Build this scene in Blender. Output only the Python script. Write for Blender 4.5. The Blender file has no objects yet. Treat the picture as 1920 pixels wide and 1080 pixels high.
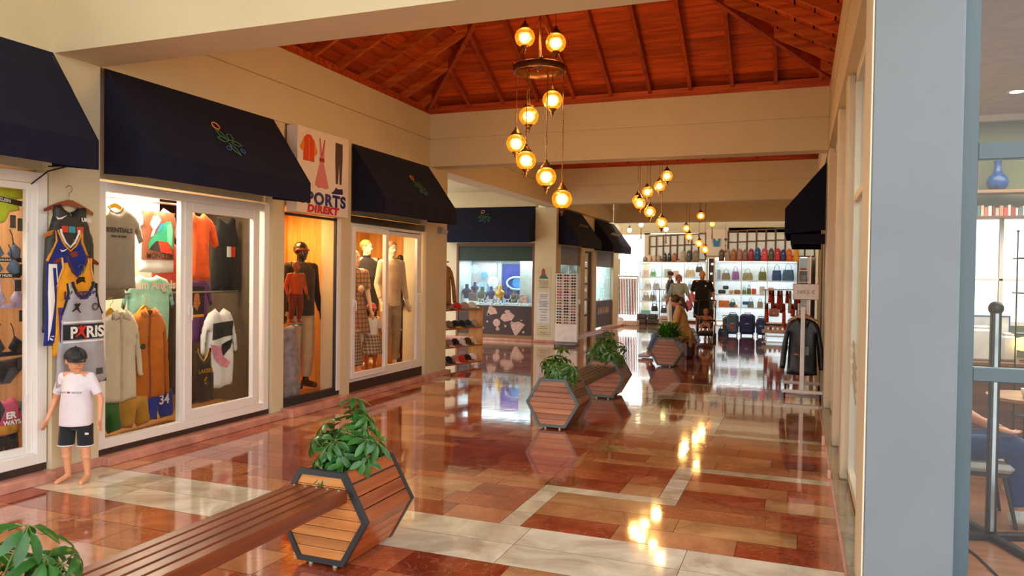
import bpy, math, random
from mathutils import Vector, Matrix, Euler
R = math.radians
PI = math.pi
SC = bpy.context.scene
COL = SC.collection

# ---------------------------------------------------------------- camera, sky, sun, big lamps, exposure
cam_d = bpy.data.cameras.new('camera')
cam = bpy.data.objects.new('camera', cam_d)
COL.objects.link(cam)
cam_d.sensor_width = 36.0
cam_d.lens = 1400.0 / 1920.0 * 36.0
cam_d.clip_start = 0.05
cam_d.clip_end = 300
def _cam_matrix(yaw, pitch, roll, loc):
    cy, sy = math.cos(yaw), math.sin(yaw)
    f = Vector((-sy * math.cos(pitch), cy * math.cos(pitch), -math.sin(pitch)))
    r0 = Vector((cy, sy, 0)); u0 = r0.cross(f)
    r = r0 * math.cos(roll) + u0 * math.sin(roll)
    u = u0 * math.cos(roll) - r0 * math.sin(roll)
    m = Matrix.Identity(4)
    for i in range(3):
        m[i][0] = r[i]; m[i][1] = u[i]; m[i][2] = -f[i]; m[i][3] = loc[i]
    return m
cam.matrix_world = _cam_matrix(R(21.02), R(1.0), R(0.80), (0, 0, 1.65))
SC.camera = cam
cam_d.dof.use_dof = True
cam_d.dof.focus_distance = 6.0
cam_d.dof.aperture_fstop = 7.0

w = bpy.data.worlds.new('world'); SC.world = w; w.use_nodes = True
wn = w.node_tree
wb = wn.nodes['Background']
_tc = wn.nodes.new('ShaderNodeTexCoord'); _sx = wn.nodes.new('ShaderNodeSeparateXYZ'); _cr = wn.nodes.new('ShaderNodeValToRGB')
wn.links.new(_tc.outputs['Generated'], _sx.inputs[0]); wn.links.new(_sx.outputs['Z'], _cr.inputs[0])
_cr.color_ramp.elements[0].position = 0.0; _cr.color_ramp.elements[0].color = (0.62, 0.58, 0.50, 1)
_cr.color_ramp.elements[1].position = 0.35; _cr.color_ramp.elements[1].color = (0.95, 0.97, 1.0, 1)
_e = _cr.color_ramp.elements.new(0.05); _e.color = (1.0, 0.97, 0.90, 1)
wn.links.new(_cr.outputs[0], wb.inputs['Color'])
wb.inputs['Strength'].default_value = 1.95

def area(name, loc, rot, sx, sy, power, color=(1, 1, 1)):
    l = bpy.data.lights.new(name, 'AREA'); l.shape = 'RECTANGLE'; l.size = sx; l.size_y = sy
    l.energy = power; l.color = color
    o = bpy.data.objects.new(name, l); COL.objects.link(o); o.location = loc; o.rotation_euler = rot
    return o

# lamps on the ceilings of the shops
area('shop_lamp', (-6.5, 3.2, 2.44), (0, 0, 0), 1.0, 1.6, 30, (1.0, 0.80, 0.58))
area('shop_lamp', (-5.95, 5.3, 2.44), (0, 0, 0), 0.5, 1.1, 52, (1.0, 0.80, 0.58))
area('shop_lamp', (-6.1, 6.3, 2.44), (0, 0, 0), 0.5, 0.5, 9, (1.0, 0.74, 0.46))
area('shop_lamp', (-6.3, 7.6, 2.44), (0, 0, 0), 0.6, 0.6, 26, (1.0, 0.60, 0.22))
area('shop_lamp', (-6.2, 9.2, 2.44), (0, 0, 0), 0.8, 1.2, 40, (1.0, 0.72, 0.42))
area('shop_lamp', (-7.2, 18.0, 2.0), (0, 0, 0), 1.9, 0.7, 15, (0.80, 0.93, 1.0))
area('shop_lamp', (-6.2, 18.2, 2.0), (0, 0, 0), 0.3, 1.2, 10, (0.85, 1.0, 0.97))
area('shop_lamp', (-6.2, 22.9, 2.0), (0, 0, 0), 0.3, 1.6, 12, (0.85, 1.0, 0.97))
for _x, _w, _zs in ((-4.38, 2.3, (2.17, 1.63, 1.17, 0.72)), (-1.46, 2.6, (2.22, 1.55, 1.05, 0.57))):
    for _z in _zs: area('cabinet_lamp', (_x, 28.06, _z), (0, 0, 0), _w, 0.3, 3.8, (0.93, 0.98, 1.0))
for _x in (-5.0, -3.6, -2.2, -0.8):  # unseen fill lights added behind the last beam to brighten the far end
    for _y in (23.75,):
        _l = bpy.data.lights.new('ceiling_spot', 'POINT'); _l.energy = 18; _l.color = (1.0, 0.9, 0.78); _l.shadow_soft_size = 0.12
        _o = bpy.data.objects.new('ceiling_spot', _l); COL.objects.link(_o); _o.location = (_x, _y, 3.72)
area('cafe_lamp', (2.6, 7.0, 3.28), (0, 0, 0), 3.0, 3.0, 95, (1.0, 0.90, 0.78))

vs = SC.view_settings
SC.display_settings.display_device = 'sRGB'
vs.view_transform = 'Standard'; vs.look = 'None'; vs.exposure = 0.75; vs.gamma = 1.0; vs.use_curve_mapping = False
cy = SC.cycles
cy.max_bounces = 10; cy.diffuse_bounces = 5; cy.glossy_bounces = 4; cy.transparent_max_bounces = 16; cy.transmission_bounces = 4
cy.sample_clamp_indirect = 4.0; cy.caustics_reflective = False; cy.caustics_refractive = False
cy.use_denoising = True

# ---------------------------------------------------------------- materials
def _new(name):
    m = bpy.data.materials.new(name); m.use_nodes = True
    return m, m.node_tree, m.node_tree.nodes['Principled BSDF']
def lin(c):
    if isinstance(c, str):
        c = tuple(int(c[i:i + 2], 16) / 255 for i in (0, 2, 4))
        c = tuple(v / 12.92 if v <= 0.04045 else ((v + 0.055) / 1.055) ** 2.4 for v in c)
    return (c[0], c[1], c[2], 1)
_mc = {}
def mat(c, rough=0.6, metal=0.0, var=0.10, scale=8.0, bump=0.0, coat=0.0, sheen=0.0, spec=0.5, stretch=None):
    key = (c, rough, metal, var, scale, bump, coat, sheen, spec, stretch)
    if key in _mc: return _mc[key]
    m, t, b = _new('mat_%d' % len(_mc)); _mc[key] = m
    c1 = lin(c)
    tc = t.nodes.new('ShaderNodeTexCoord'); n = t.nodes.new('ShaderNodeTexNoise'); n.inputs['Scale'].default_value = scale
    n.inputs['Detail'].default_value = 5
    src = tc.outputs['Object']
    if stretch:
        mp = t.nodes.new('ShaderNodeMapping'); mp.inputs['Scale'].default_value = stretch
        t.links.new(src, mp.inputs[0]); src = mp.outputs[0]
    t.links.new(src, n.inputs['Vector'])
    r = t.nodes.new('ShaderNodeValToRGB')
    r.color_ramp.elements[0].position = 0.3; r.color_ramp.elements[1].position = 0.7
    r.color_ramp.elements[0].color = tuple(v * (1 - var) for v in c1[:3]) + (1,)
    r.color_ramp.elements[1].color = tuple(min(1, v * (1 + var)) for v in c1[:3]) + (1,)
    t.links.new(n.outputs['Fac'], r.inputs[0]); t.links.new(r.outputs[0], b.inputs['Base Color'])
    b.inputs['Roughness'].default_value = rough; b.inputs['Metallic'].default_value = metal
    b.inputs['Coat Weight'].default_value = coat; b.inputs['Sheen Weight'].default_value = sheen
    b.inputs['Specular IOR Level'].default_value = spec
    if bump:
        bp = t.nodes.new('ShaderNodeBump'); bp.inputs['Strength'].default_value = bump; bp.inputs['Distance'].default_value = 0.01
        n2 = t.nodes.new('ShaderNodeTexNoise'); n2.inputs['Scale'].default_value = scale * 6; n2.inputs['Detail'].default_value = 4
        t.links.new(src, n2.inputs['Vector']); t.links.new(n2.outputs['Fac'], bp.inputs['Height']); t.links.new(bp.outputs[0], b.inputs['Normal'])
    return m
def cloth(c, var=0.12): return mat(c, 0.85, var=var, scale=14, bump=0.25, sheen=0.2, spec=0.25)
def glow(c, s):
    key = ('glow', c, s)
    if key in _mc: return _mc[key]
    m, t, b = _new('glow_%d' % len(_mc)); _mc[key] = m
    b.inputs['Base Color'].default_value = lin(c); b.inputs['Emission Color'].default_value = lin(c); b.inputs['Emission Strength'].default_value = s
    return m
def wood(c1, c2, rough=0.4, scale=3.0, axis='X', coat=0.0, bump=0.15):
    key = ('wood', c1, c2, rough, scale, axis, coat, bump)
    if key in _mc: return _mc[key]
    m, t, b = _new('wood_%d' % len(_mc)); _mc[key] = m
    tc = t.nodes.new('ShaderNodeTexCoord'); mp = t.nodes.new('ShaderNodeMapping')
    s = {'X': (0.6, 9, 9), 'Y': (9, 0.6, 9), 'Z': (9, 9, 0.6)}[axis]
    mp.inputs['Scale'].default_value = s
    t.links.new(tc.outputs['Object'], mp.inputs[0])
    n = t.nodes.new('ShaderNodeTexNoise'); n.inputs['Scale'].default_value = scale; n.inputs['Detail'].default_value = 8; n.inputs['Distortion'].default_value = 0.6
    t.links.new(mp.outputs[0], n.inputs['Vector'])
    r = t.nodes.new('ShaderNodeValToRGB'); r.color_ramp.elements[0].position = 0.32; r.color_ramp.elements[1].position = 0.68
    r.color_ramp.elements[0].color = lin(c1); r.color_ramp.elements[1].color = lin(c2)
    at = t.nodes.new('ShaderNodeAttribute'); at.attribute_name = 'tone'
    mx = t.nodes.new('ShaderNodeMix'); mx.data_type = 'RGBA'; mx.blend_type = 'MULTIPLY'; mx.inputs[0].default_value = 1.0
    t.links.new(n.outputs['Fac'], r.inputs[0]); t.links.new(r.outputs[0], mx.inputs[6])
    ad = t.nodes.new('ShaderNodeMath'); ad.operation = 'ADD'; ad.inputs[1].default_value = 1.0
    t.links.new(at.outputs['Fac'], ad.inputs[0])
    cb = t.nodes.new('ShaderNodeCombineColor')
    for i in range(3): t.links.new(ad.outputs[0], cb.inputs[i])
    t.links.new(cb.outputs[0], mx.inputs[7]); t.links.new(mx.outputs[2], b.inputs['Base Color'])
    b.inputs['Roughness'].default_value = rough; b.inputs['Coat Weight'].default_value = coat; b.inputs['Coat Roughness'].default_value = 0.15
    bp = t.nodes.new('ShaderNodeBump'); bp.inputs['Strength'].default_value = bump; bp.inputs['Distance'].default_value = 0.005
    t.links.new(n.outputs['Fac'], bp.inputs['Height']); t.links.new(bp.outputs[0], b.inputs['Normal'])
    return m
def glassmat(tint=(0.96, 0.98, 0.97), refl=1.0):
    m = bpy.data.materials.new('glass'); m.use_nodes = True; t = m.node_tree; t.nodes.clear()
    o = t.nodes.new('ShaderNodeOutputMaterial'); mx = t.nodes.new('ShaderNodeMixShader')
    tr = t.nodes.new('ShaderNodeBsdfTransparent'); tr.inputs[0].default_value = (*tint, 1)
    gl = t.nodes.new('ShaderNodeBsdfGlossy'); gl.inputs['Roughness'].default_value = 0.0; gl.inputs[0].default_value = (refl, refl, refl, 1)
    fr = t.nodes.new('ShaderNodeFresnel'); fr.inputs['IOR'].default_value = 1.5
    ge = t.nodes.new('ShaderNodeNewGeometry'); iv = t.nodes.new('ShaderNodeMath'); iv.operation = 'SUBTRACT'; iv.inputs[0].default_value = 1.0
    mu = t.nodes.new('ShaderNodeMath'); mu.operation = 'MULTIPLY'
    t.links.new(ge.outputs['Backfacing'], iv.inputs[1]); t.links.new(fr.outputs[0], mu.inputs[0]); t.links.new(iv.outputs[0], mu.inputs[1])
    t.links.new(mu.outputs[0], mx.inputs[0]); t.links.new(tr.outputs[0], mx.inputs[1]); t.links.new(gl.outputs[0], mx.inputs[2]); t.links.new(mx.outputs[0], o.inputs[0])
    return m
GLASS = glassmat()
def plaid(base, lines, k=26.0, rough=0.85):
    """woven check: base colour and up to three (colour, width, offset) line sets on object x and z"""
    m, t, b = _new('plaid'); tc = t.nodes.new('ShaderNodeTexCoord'); sp = t.nodes.new('ShaderNodeSeparateXYZ')
    t.links.new(tc.outputs['Object'], sp.inputs[0])
    cur = None
    col = t.nodes.new('ShaderNodeRGB'); col.outputs[0].default_value = lin(base); cur = col.outputs[0]
    for (c, wd, off) in lines:
        for ax in ('X', 'Z'):
            mu = t.nodes.new('ShaderNodeMath'); mu.operation = 'MULTIPLY_ADD'; mu.inputs[1].default_value = k; mu.inputs[2].default_value = off + 100
            fr = t.nodes.new('ShaderNodeMath'); fr.operation = 'FRACT'
            lt = t.nodes.new('ShaderNodeMath'); lt.operation = 'LESS_THAN'; lt.inputs[1].default_value = wd
            t.links.new(sp.outputs[ax], mu.inputs[0]); t.links.new(mu.outputs[0], fr.inputs[0]); t.links.new(fr.outputs[0], lt.inputs[0])
            mx = t.nodes.new('ShaderNodeMix'); mx.data_type = 'RGBA'; mx.inputs[7].default_value = lin(c)
            t.links.new(lt.outputs[0], mx.inputs[0]); t.links.new(cur, mx.inputs[6]); cur = mx.outputs[2]
    t.links.new(cur, b.inputs['Base Color']); b.inputs['Roughness'].default_value = rough
    return m

# ---------------------------------------------------------------- mesh builder
class MB:
    def __init__(s): s.v = []; s.f = []; s.sm = []; s.mi = []; s.tone = []; s.ct = 0.0; s.cm = 0
    def add(s, vs, fs, smooth=False):
        o = len(s.v); s.v += [tuple(p) for p in vs]
        for f in fs:
            s.f.append(tuple(i + o for i in f)); s.sm.append(smooth); s.mi.append(s.cm); s.tone.append(s.ct)
        return s
    def box(s, a, b, M=None):
        x0, y0, z0 = a; x1, y1, z1 = b
        vs = [Vector(p) for p in ((x0, y0, z0), (x1, y0, z0), (x1, y1, z0), (x0, y1, z0), (x0, y0, z1), (x1, y0, z1), (x1, y1, z1), (x0, y1, z1))]
        if M is not None: vs = [M @ p for p in vs]
        return s.add(vs, [(0, 3, 2, 1), (4, 5, 6, 7), (0, 1, 5, 4), (1, 2, 6, 5), (2, 3, 7, 6), (3, 0, 4, 7)])
    def bbox(s, a, b, r=0.004, M=None):
        """box with small chamfers"""
        x0, y0, z0 = a; x1, y1, z1 = b; vs = []
        r = min(r, abs(x1 - x0) / 2.01, abs(y1 - y0) / 2.01, abs(z1 - z0) / 2.01)
        xs, ys, zs = (x0, x1), (y0, y1), (z0, z1); sg = (1, -1)
        idx = {}
        for i in (0, 1):
            for j in (0, 1):
                for k in (0, 1):
                    for a_ in range(3):
                        p = [xs[i] + sg[i] * r, ys[j] + sg[j] * r, zs[k] + sg[k] * r]
                        p[a_] = (xs[i], ys[j], zs[k])[a_]
                        idx[(i, j, k, a_)] = len(vs); vs.append(Vector(p))
        fs = []
        for a_ in range(3):
            o1, o2 = [q for q in range(3) if q != a_]
            for e in (0, 1):
                c = []
                for (u, v_) in ((0, 0), (1, 0), (1, 1), (0, 1)):
                    t = [0, 0, 0]; t[a_] = e; t[o1] = u; t[o2] = v_; c.append(idx[(*t, a_)])
                fs.append(c)
        for a_ in range(3):
            o1, o2 = [q for q in range(3) if q != a_]
            for u in (0, 1):
                for v_ in (0, 1):
                    c = []
                    for e, ax in ((0, o1), (0, o2), (1, o2), (1, o1)):
                        t = [0, 0, 0]; t[a_] = e; t[o1] = u; t[o2] = v_; c.append(idx[(*t, ax)])
                    fs.append(c)
        for i in (0, 1):
            for j in (0, 1):
                for k in (0, 1): fs.append([idx[(i, j, k, 0)], idx[(i, j, k, 1)], idx[(i, j, k, 2)]])
        if M is not None: vs = [M @ p for p in vs]
        # orient outward
        cen = sum(vs, Vector()) / len(vs); out = []
        for f in fs:
            p = [vs[q] for q in f]; n = (p[1] - p[0]).cross(p[2] - p[0]); fc = sum(p, Vector()) / len(p)
            out.append(f if n.dot(fc - cen) >= 0 else f[::-1])
        return s.add(vs, out)
    def cyl(s, p0, p1, r0, r1=None, n=12, caps=True, smooth=True):
        r1 = r0 if r1 is None else r1
        p0, p1 = Vector(p0), Vector(p1); d = (p1 - p0)
        if d.length < 1e-7: return s
        q = d.to_track_quat('Z', 'Y'); vs = []
        for p, r in ((p0, r0), (p1, r1)):
            for i in range(n):
                a = 2 * PI * i / n; vs.append(p + q @ Vector((r * math.cos(a), r * math.sin(a), 0)))
        s.add(vs, [(i, (i + 1) % n, n + (i + 1) % n, n + i) for i in range(n)], smooth)
        if caps: s.add(vs, [tuple(range(n))[::-1], tuple(range(n, 2 * n))])
        return s
    def tube(s, pts, r, n=8, closed=False):
        """pipe along points; r number or list"""
        P = [Vector(p) for p in pts]; m = len(P); rr = r if isinstance(r, (list, tuple)) else [r] * m
        rings = []; up = None
        for i in range(m):
            if closed: d = P[(i + 1) % m] - P[i - 1]
            else: d = P[min(i + 1, m - 1)] - P[max(i - 1, 0)]
            d.normalize()
            if up is None: up = Vector((0, 0, 1)) if abs(d.z) < 0.9 else Vector((1, 0, 0))
            x = up.cross(d); x.normalize(); up = d.cross(x)
            rings.append([P[i] + (x * math.cos(2 * PI * k / n) + up * math.sin(2 * PI * k / n)) * rr[i] for k in range(n)])
        return s.loft(rings, caps=not closed, closed=closed)
    def loft(s, rings, caps=True, closed=False, smooth=True):
        n = len(rings[0]); m = len(rings); vs = [p for r in rings for p in r]; fs = []
        for j in range(m if closed else m - 1):
            a, b = j * n, ((j + 1) % m) * n
            for i in range(n): fs.append((a + i, a + (i + 1) % n, b + (i + 1) % n, b + i))
        s.add(vs, fs, smooth)
        if caps and not closed: s.add(vs, [tuple(range(n))[::-1], tuple(range((m - 1) * n, m * n))])
        return s
    def sph(s, c, r, nu=16, nv=10, M=None):
        rx, ry, rz = (r, r, r) if not isinstance(r, (tuple, list)) else r
        c = Vector(c); vs = []; fs = []
        for j in range(1, nv):
            th = PI * j / nv
            for i in range(nu):
                a = 2 * PI * i / nu; p = Vector((rx * math.sin(th) * math.cos(a), ry * math.sin(th) * math.sin(a), -rz * math.cos(th)))
                if M is not None: p = M @ p
                vs.append(c + p)
        b = Vector((0, 0, -rz)); tp = Vector((0, 0, rz))
        if M is not None: b = M @ b; tp = M @ tp
        vs += [c + b, c + tp]; nb = len(vs) - 2
        for j in range(nv - 2):
            for i in range(nu): fs.append((j * nu + i, j * nu + (i + 1) % nu, (j + 1) * nu + (i + 1) % nu, (j + 1) * nu + i))
        for i in range(nu):
            fs.append((nb, (i + 1) % nu, i)); fs.append((nb + 1, (nv - 2) * nu + i, (nv - 2) * nu + (i + 1) % nu))
        return s.add(vs, fs, True)
    def cap(s, p0, p1, r0, r1=None, n=12):
        """rounded limb"""
        r1 = r0 if r1 is None else r1
        s.cyl(p0, p1, r0, r1, n); s.sph(p0, r0, n, 8); s.sph(p1, r1, n, 8); return s
    def lathe(s, prof, c=(0, 0, 0), n=20, smooth=True):
        c = Vector(c); rings = [[c + Vector((max(r, 1e-4) * math.cos(2 * PI * i / n), max(r, 1e-4) * math.sin(2 * PI * i / n), z)) for i in range(n)] for r, z in prof]
        return s.loft(rings, True, False, smooth)
    def prism(s, poly, f, t0, t1):
        """polygon (2D) extruded between t0 and t1; f(u, v, t) -> 3D"""
        n = len(poly); vs = [f(u, v, t0) for u, v in poly] + [f(u, v, t1) for u, v in poly]
        return s.add(vs, [tuple(range(n))[::-1], tuple(range(n, 2 * n))] + [(i, (i + 1) % n, n + (i + 1) % n, n + i) for i in range(n)])
    def flip(s): s.f = [f[::-1] for f in s.f]; return s

def link(o, parent=None, loc=None, rz=None):
    COL.objects.link(o)
    if parent is not None: o.parent = parent
    if loc is not None: o.location = loc
    if rz is not None: o.rotation_euler = (0, 0, rz)
    return o
def obj(name, mb, m, parent=None, label=None, loc=None, rz=None, remesh=0.0, smooth_it=0, kind=None):
    me = bpy.data.meshes.new(name); me.from_pydata(mb.v, [], mb.f)
    me.polygons.foreach_set('use_smooth', mb.sm)
    ms = m if isinstance(m, (list, tuple)) else [m]
    for q in ms: me.materials.append(q)
    if len(ms) > 1: me.polygons.foreach_set('material_index', mb.mi)
    if any(mb.tone):
        a = me.attributes.new('tone', 'FLOAT', 'FACE'); a.data.foreach_set('value', mb.tone)
    me.update()
    o = bpy.data.objects.new(name, me); link(o, parent, loc, rz)
    if remesh:
        md = o.modifiers.new('r', 'REMESH'); md.mode = 'VOXEL'; md.voxel_size = remesh; md.use_smooth_shade = True
        if smooth_it: sm = o.modifiers.new('s', 'SMOOTH'); sm.factor = 0.5; sm.iterations = smooth_it
    if label: o['label'] = label
    if kind: o['kind'] = kind
    return o
def tag(o, label, cat, group=None, kind=None):
    o['label'] = label; o['category'] = cat
    if group: o['group'] = group
    if kind: o['kind'] = kind
    return o
def thing(name, label, cat, loc=(0, 0, 0), rz=0.0, group=None):
    o = bpy.data.objects.new(name, None); o.empty_display_size = 0.1
    link(o, None, loc, rz); return tag(o, label, cat, group)
def struct(name, mb, m, parent=None):
    o = obj(name, mb, m, parent)
    if parent is None: o['kind'] = 'structure'
    return o
def sempty(name, loc=(0, 0, 0), rz=0):
    o = bpy.data.objects.new(name, None); link(o, None, loc, rz); o['kind'] = 'structure'; return o
def dup(root, loc, rz=None, label=None, group=None, swap=None):
    """copy of a thing with its parts and sub-parts; swap = {part stem: material}"""
    def cp(o, par):
        c = o.copy(); COL.objects.link(c)
        if par is not None: c.parent = par
        st = o.name.split('.')[0]
        if swap and st in swap and o.type in ('MESH', 'FONT'):
            c.data = o.data.copy(); c.data.materials.clear(); c.data.materials.append(swap[st])
        for ch in list(o.children): cp(ch, c)
        return c
    r = cp(root, None); r.location = loc
    if rz is not None: r.rotation_euler = (0, 0, rz)
    if label: r['label'] = label
    if group: r['group'] = group
    return r
def text(name, body, size, m, parent, loc, rot=(R(90), 0, 0), align='CENTER', off=0.0, ext=0.001, sx=1.0, label=None, shear=0.0, space=1.0):
    cu = bpy.data.curves.new(name, 'FONT'); cu.body = body; cu.size = size; cu.align_x = align; cu.offset = off; cu.extrude = ext
    cu.shear = shear; cu.space_character = space
    tmp = bpy.data.objects.new(name, cu); me = bpy.data.meshes.new_from_object(tmp); bpy.data.objects.remove(tmp); me.materials.clear(); me.materials.append(m)
    o = bpy.data.objects.new(name, me); link(o, parent, loc); o.rotation_euler = rot; o.scale = (sx, 1, 1)
    if label: o['label'] = label
    return o
# ---------------------------------------------------------------- the setting
CREAM = mat('D6CAA8', 0.75, var=0.035, scale=2.0, bump=0.18)
CREAM2 = mat('DCCFB4', 0.6, var=0.03, scale=3.0, bump=0.08)
TAUPE = mat('B99F79', 0.7, var=0.03, scale=3.0, bump=0.08)
BLUEGREY = mat('767F86', 0.6, var=0.045, scale=2.5, bump=0.06)
FRAMEBLUE = mat('4E6068', 0.35, var=0.05, scale=3.0)
WHITEP = mat('ECEAE6', 0.35, var=0.02, scale=4.0)
DARKMETAL = mat('2B2A2C', 0.5, var=0.15)
BROWNTRIM = mat('3A2A22', 0.55, var=0.15)
PLINTH = mat('C98F7C', 0.22, var=0.22, scale=7.0)
SHOPWOOD = wood('C98A3C', 'E2AE60', 0.5, 2.5, 'Z')

# floor: marble tiles, each with its own tone
def marble_floor():
    m, t, b = _new('marble_tiles')
    at = t.nodes.new('ShaderNodeAttribute'); at.attribute_name = 'tilecol'
    ge = t.nodes.new('ShaderNodeTexCoord')
    n1 = t.nodes.new('ShaderNodeTexNoise'); n1.inputs['Scale'].default_value = 1.6; n1.inputs['Detail'].default_value = 9; n1.inputs['Distortion'].default_value = 1.4; n1.inputs['Roughness'].default_value = 0.62
    n2 = t.nodes.new('ShaderNodeTexNoise'); n2.inputs['Scale'].default_value = 5.0; n2.inputs['Detail'].default_value = 10; n2.inputs['Distortion'].default_value = 2.5
    at2 = t.nodes.new('ShaderNodeAttribute'); at2.attribute_name = 'tileoff'
    va = t.nodes.new('ShaderNodeVectorMath'); va.operation = 'ADD'
    t.links.new(ge.outputs['Object'], va.inputs[0]); t.links.new(at2.outputs['Vector'], va.inputs[1])
    t.links.new(va.outputs[0], n1.inputs['Vector']); t.links.new(va.outputs[0], n2.inputs['Vector'])
    r1 = t.nodes.new('ShaderNodeValToRGB'); r1.color_ramp.elements[0].position = 0.33; r1.color_ramp.elements[0].color = (0.62, 0.55, 0.5, 1); r1.color_ramp.elements[1].position = 0.68; r1.color_ramp.elements[1].color = (1.25, 1.3, 1.3, 1)
    mx = t.nodes.new('ShaderNodeMix'); mx.data_type = 'RGBA'; mx.blend_type = 'MULTIPLY'; mx.inputs[0].default_value = 1
    t.links.new(n1.outputs['Fac'], r1.inputs[0]); t.links.new(at.outputs['Color'], mx.inputs[6]); t.links.new(r1.outputs[0], mx.inputs[7])
    r2 = t.nodes.new('ShaderNodeValToRGB'); e = r2.color_ramp.elements; e[0].position = 0.485; e[0].color = (0, 0, 0, 1); e[1].position = 0.515; e[1].color = (0, 0, 0, 1)
    p = e.new(0.5); p.color = (0.22, 0.22, 0.22, 1)
    t.links.new(n2.outputs['Fac'], r2.inputs[0])
    mv = t.nodes.new('ShaderNodeMix'); mv.data_type = 'RGBA'; mv.inputs[7].default_value = lin('E3BFA4')
    t.links.new(r2.outputs[0], mv.inputs[0]); t.links.new(mx.outputs[2], mv.inputs[6]); t.links.new(mv.outputs[2], b.inputs['Base Color'])
    b.inputs['Roughness'].default_value = 0.075; b.inputs['IOR'].default_value = 1.6
    b.inputs['Coat Weight'].default_value = 0.6; b.inputs['Coat Roughness'].default_value = 0.04
    bp = t.nodes.new('ShaderNodeBump'); bp.inputs['Strength'].default_value = 0.035; bp.inputs['Distance'].default_value = 0.02
    n3 = t.nodes.new('ShaderNodeTexNoise'); n3.inputs['Scale'].default_value = 4.5; n3.inputs['Detail'].default_value = 2
    t.links.new(ge.outputs['Object'], n3.inputs['Vector']); t.links.new(n3.outputs['Fac'], bp.inputs['Height']); t.links.new(bp.outputs[0], b.inputs['Normal']); t.links.new(bp.outputs[0], b.inputs['Coat Normal'])
    return m
rnd = random.Random(7)
rects = []          # (x0, x1, y0, y1, kind)
def put(x0, x1, y0, y1, kind): rects.append((x0, x1, y0, y1, kind))
FX0, FX1 = -9.6, 0.27
PER = 6.25
WH = []             # white strips cut out of the red field
for k in range(-1, 5):
    y = 3.93 + PER * k
    WH.append((FX0, FX1, y, y + 0.65))
    if k < 0: continue
    # meander border on the right part of every bay
    WH += [(-1.83, -1.68, y + 0.65, y + 1.5), (-1.83, -0.80, y + 1.5, y + 1.65), (-0.95, -0.80, y + 1.65, y + 2.67), (-0.95, FX1, y + 2.52, y + 2.67),
           (-0.95, FX1, y + 4.08, y + 4.23), (-0.95, -0.80, y + 4.23, y + 5.25), (-1.83, -0.80, y + 5.1, y + 5.25), (-1.83, -1.68, y + 5.25, y + PER)]
def white_at(x, y):
    return any(a <= x < b and c <= y < d for a, b, c, d in WH)
xs_cuts = sorted({FX0, FX1, -1.83, -1.68, -0.95, -0.80})
reds = ['A5502F', '9A4427', 'B5603C', '8C3A22', 'B87048', 'C08058', 'A85838', '944028', 'B06844', 'BE8A64', 'A04C30']
# rows 0.30 deep of 0.60..0.9 long tiles, clipped by strips
ys = []
for k in range(-1, 5):
    y = 3.93 + PER * k
    ys += [y, y + 0.325, y + 0.65]
    for a, b, n in ((0.65, 1.5, 3), (1.65, 2.52, 3), (2.67, 4.08, 5), (4.23, 5.1, 3), (5.25, PER, 3)):
        for i in range(n + 1): ys.append(y + a + (b - a) * i / n)
ys = sorted(set(round(v, 4) for v in ys))
def rowtiles(y0, y1):
    ym = (y0 + y1) / 2; segs = []
    for a, b in zip(xs_cuts, xs_cuts[1:]): segs.append([a, b, white_at((a + b) / 2, ym)])
    mer = [segs[0]]
    for sg in segs[1:]:
        if sg[2] == mer[-1][2]: mer[-1][1] = sg[1]
        else: mer.append(sg)
    for a, b, wht in mer:
        x = a
        while x < b - 1e-6:
            L = (1.0 if wht else rnd.choice((0.6, 0.6, 0.75, 0.95)))
            x1 = min(b, x + L)
            if b - x1 < 0.18: x1 = b
            put(x, x1, y0, y1, 'w' if wht else 'r'); x = x1
for y0, y1 in zip(ys, ys[1:]):
    if y1 - y0 > 0.01: rowtiles(y0, y1)
# fields in front of the right glass: a strip of dull stone
for i in range(60):
    y0 = -2.3 + i * 0.5
    put(0.285, 0.80, y0, y0 + 0.5, 'g')
fm = MB(); fc = []; fo = []
for (x0, x1, y0, y1, kd) in rects:
    g = 0.0016
    fm.add([(x0 + g, y0 + g, 0), (x1 - g, y0 + g, 0), (x1 - g, y1 - g, 0), (x0 + g, y1 - g, 0)], [(0, 1, 2, 3)])
    if kd == 'w': c = lin(rnd.choice(['D8CDB9', 'D2C7B4', 'CDC2AC', 'DCD2C2']))
    elif kd == 'g': c = lin(rnd.choice(['8E8064', '857A62', '93866C']))
    else: c = lin(rnd.choice(reds))
    if kd == 'r' and x0 > -1.8 and rnd.random() < 0.35: c = lin(rnd.choice(['B87F58', 'BC8A60', 'B07850']))
    fc.append(c); fo.append((rnd.uniform(-9, 9), rnd.uniform(-9, 9), rnd.uniform(-9, 9)))
me = bpy.data.meshes.new('floor')
nb = len(fm.v)
fm.add([(-9.6, -2.5, -0.004), (6.0, -2.5, -0.004), (6.0, 29.5, -0.004), (-9.6, 29.5, -0.004)], [(0, 1, 2, 3)]); fc.append(lin('5A3A2C')); fo.append((0, 0, 0))
me.from_pydata(fm.v, [], fm.f)
a = me.attributes.new('tilecol', 'FLOAT_COLOR', 'FACE'); a.data.foreach_set('color', [v for c in fc for v in c])
a = me.attributes.new('tileoff', 'FLOAT_VECTOR', 'FACE'); a.data.foreach_set('vector', [v for c in fo for v in c])
me.materials.append(marble_floor())
fl = bpy.data.objects.new('floor', me); COL.objects.link(fl); fl['kind'] = 'structure'
struct('trim_1', MB().box((0.268, -2, -0.003), (0.285, 27, 0.004)), mat('C98F85', 0.4))

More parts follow.
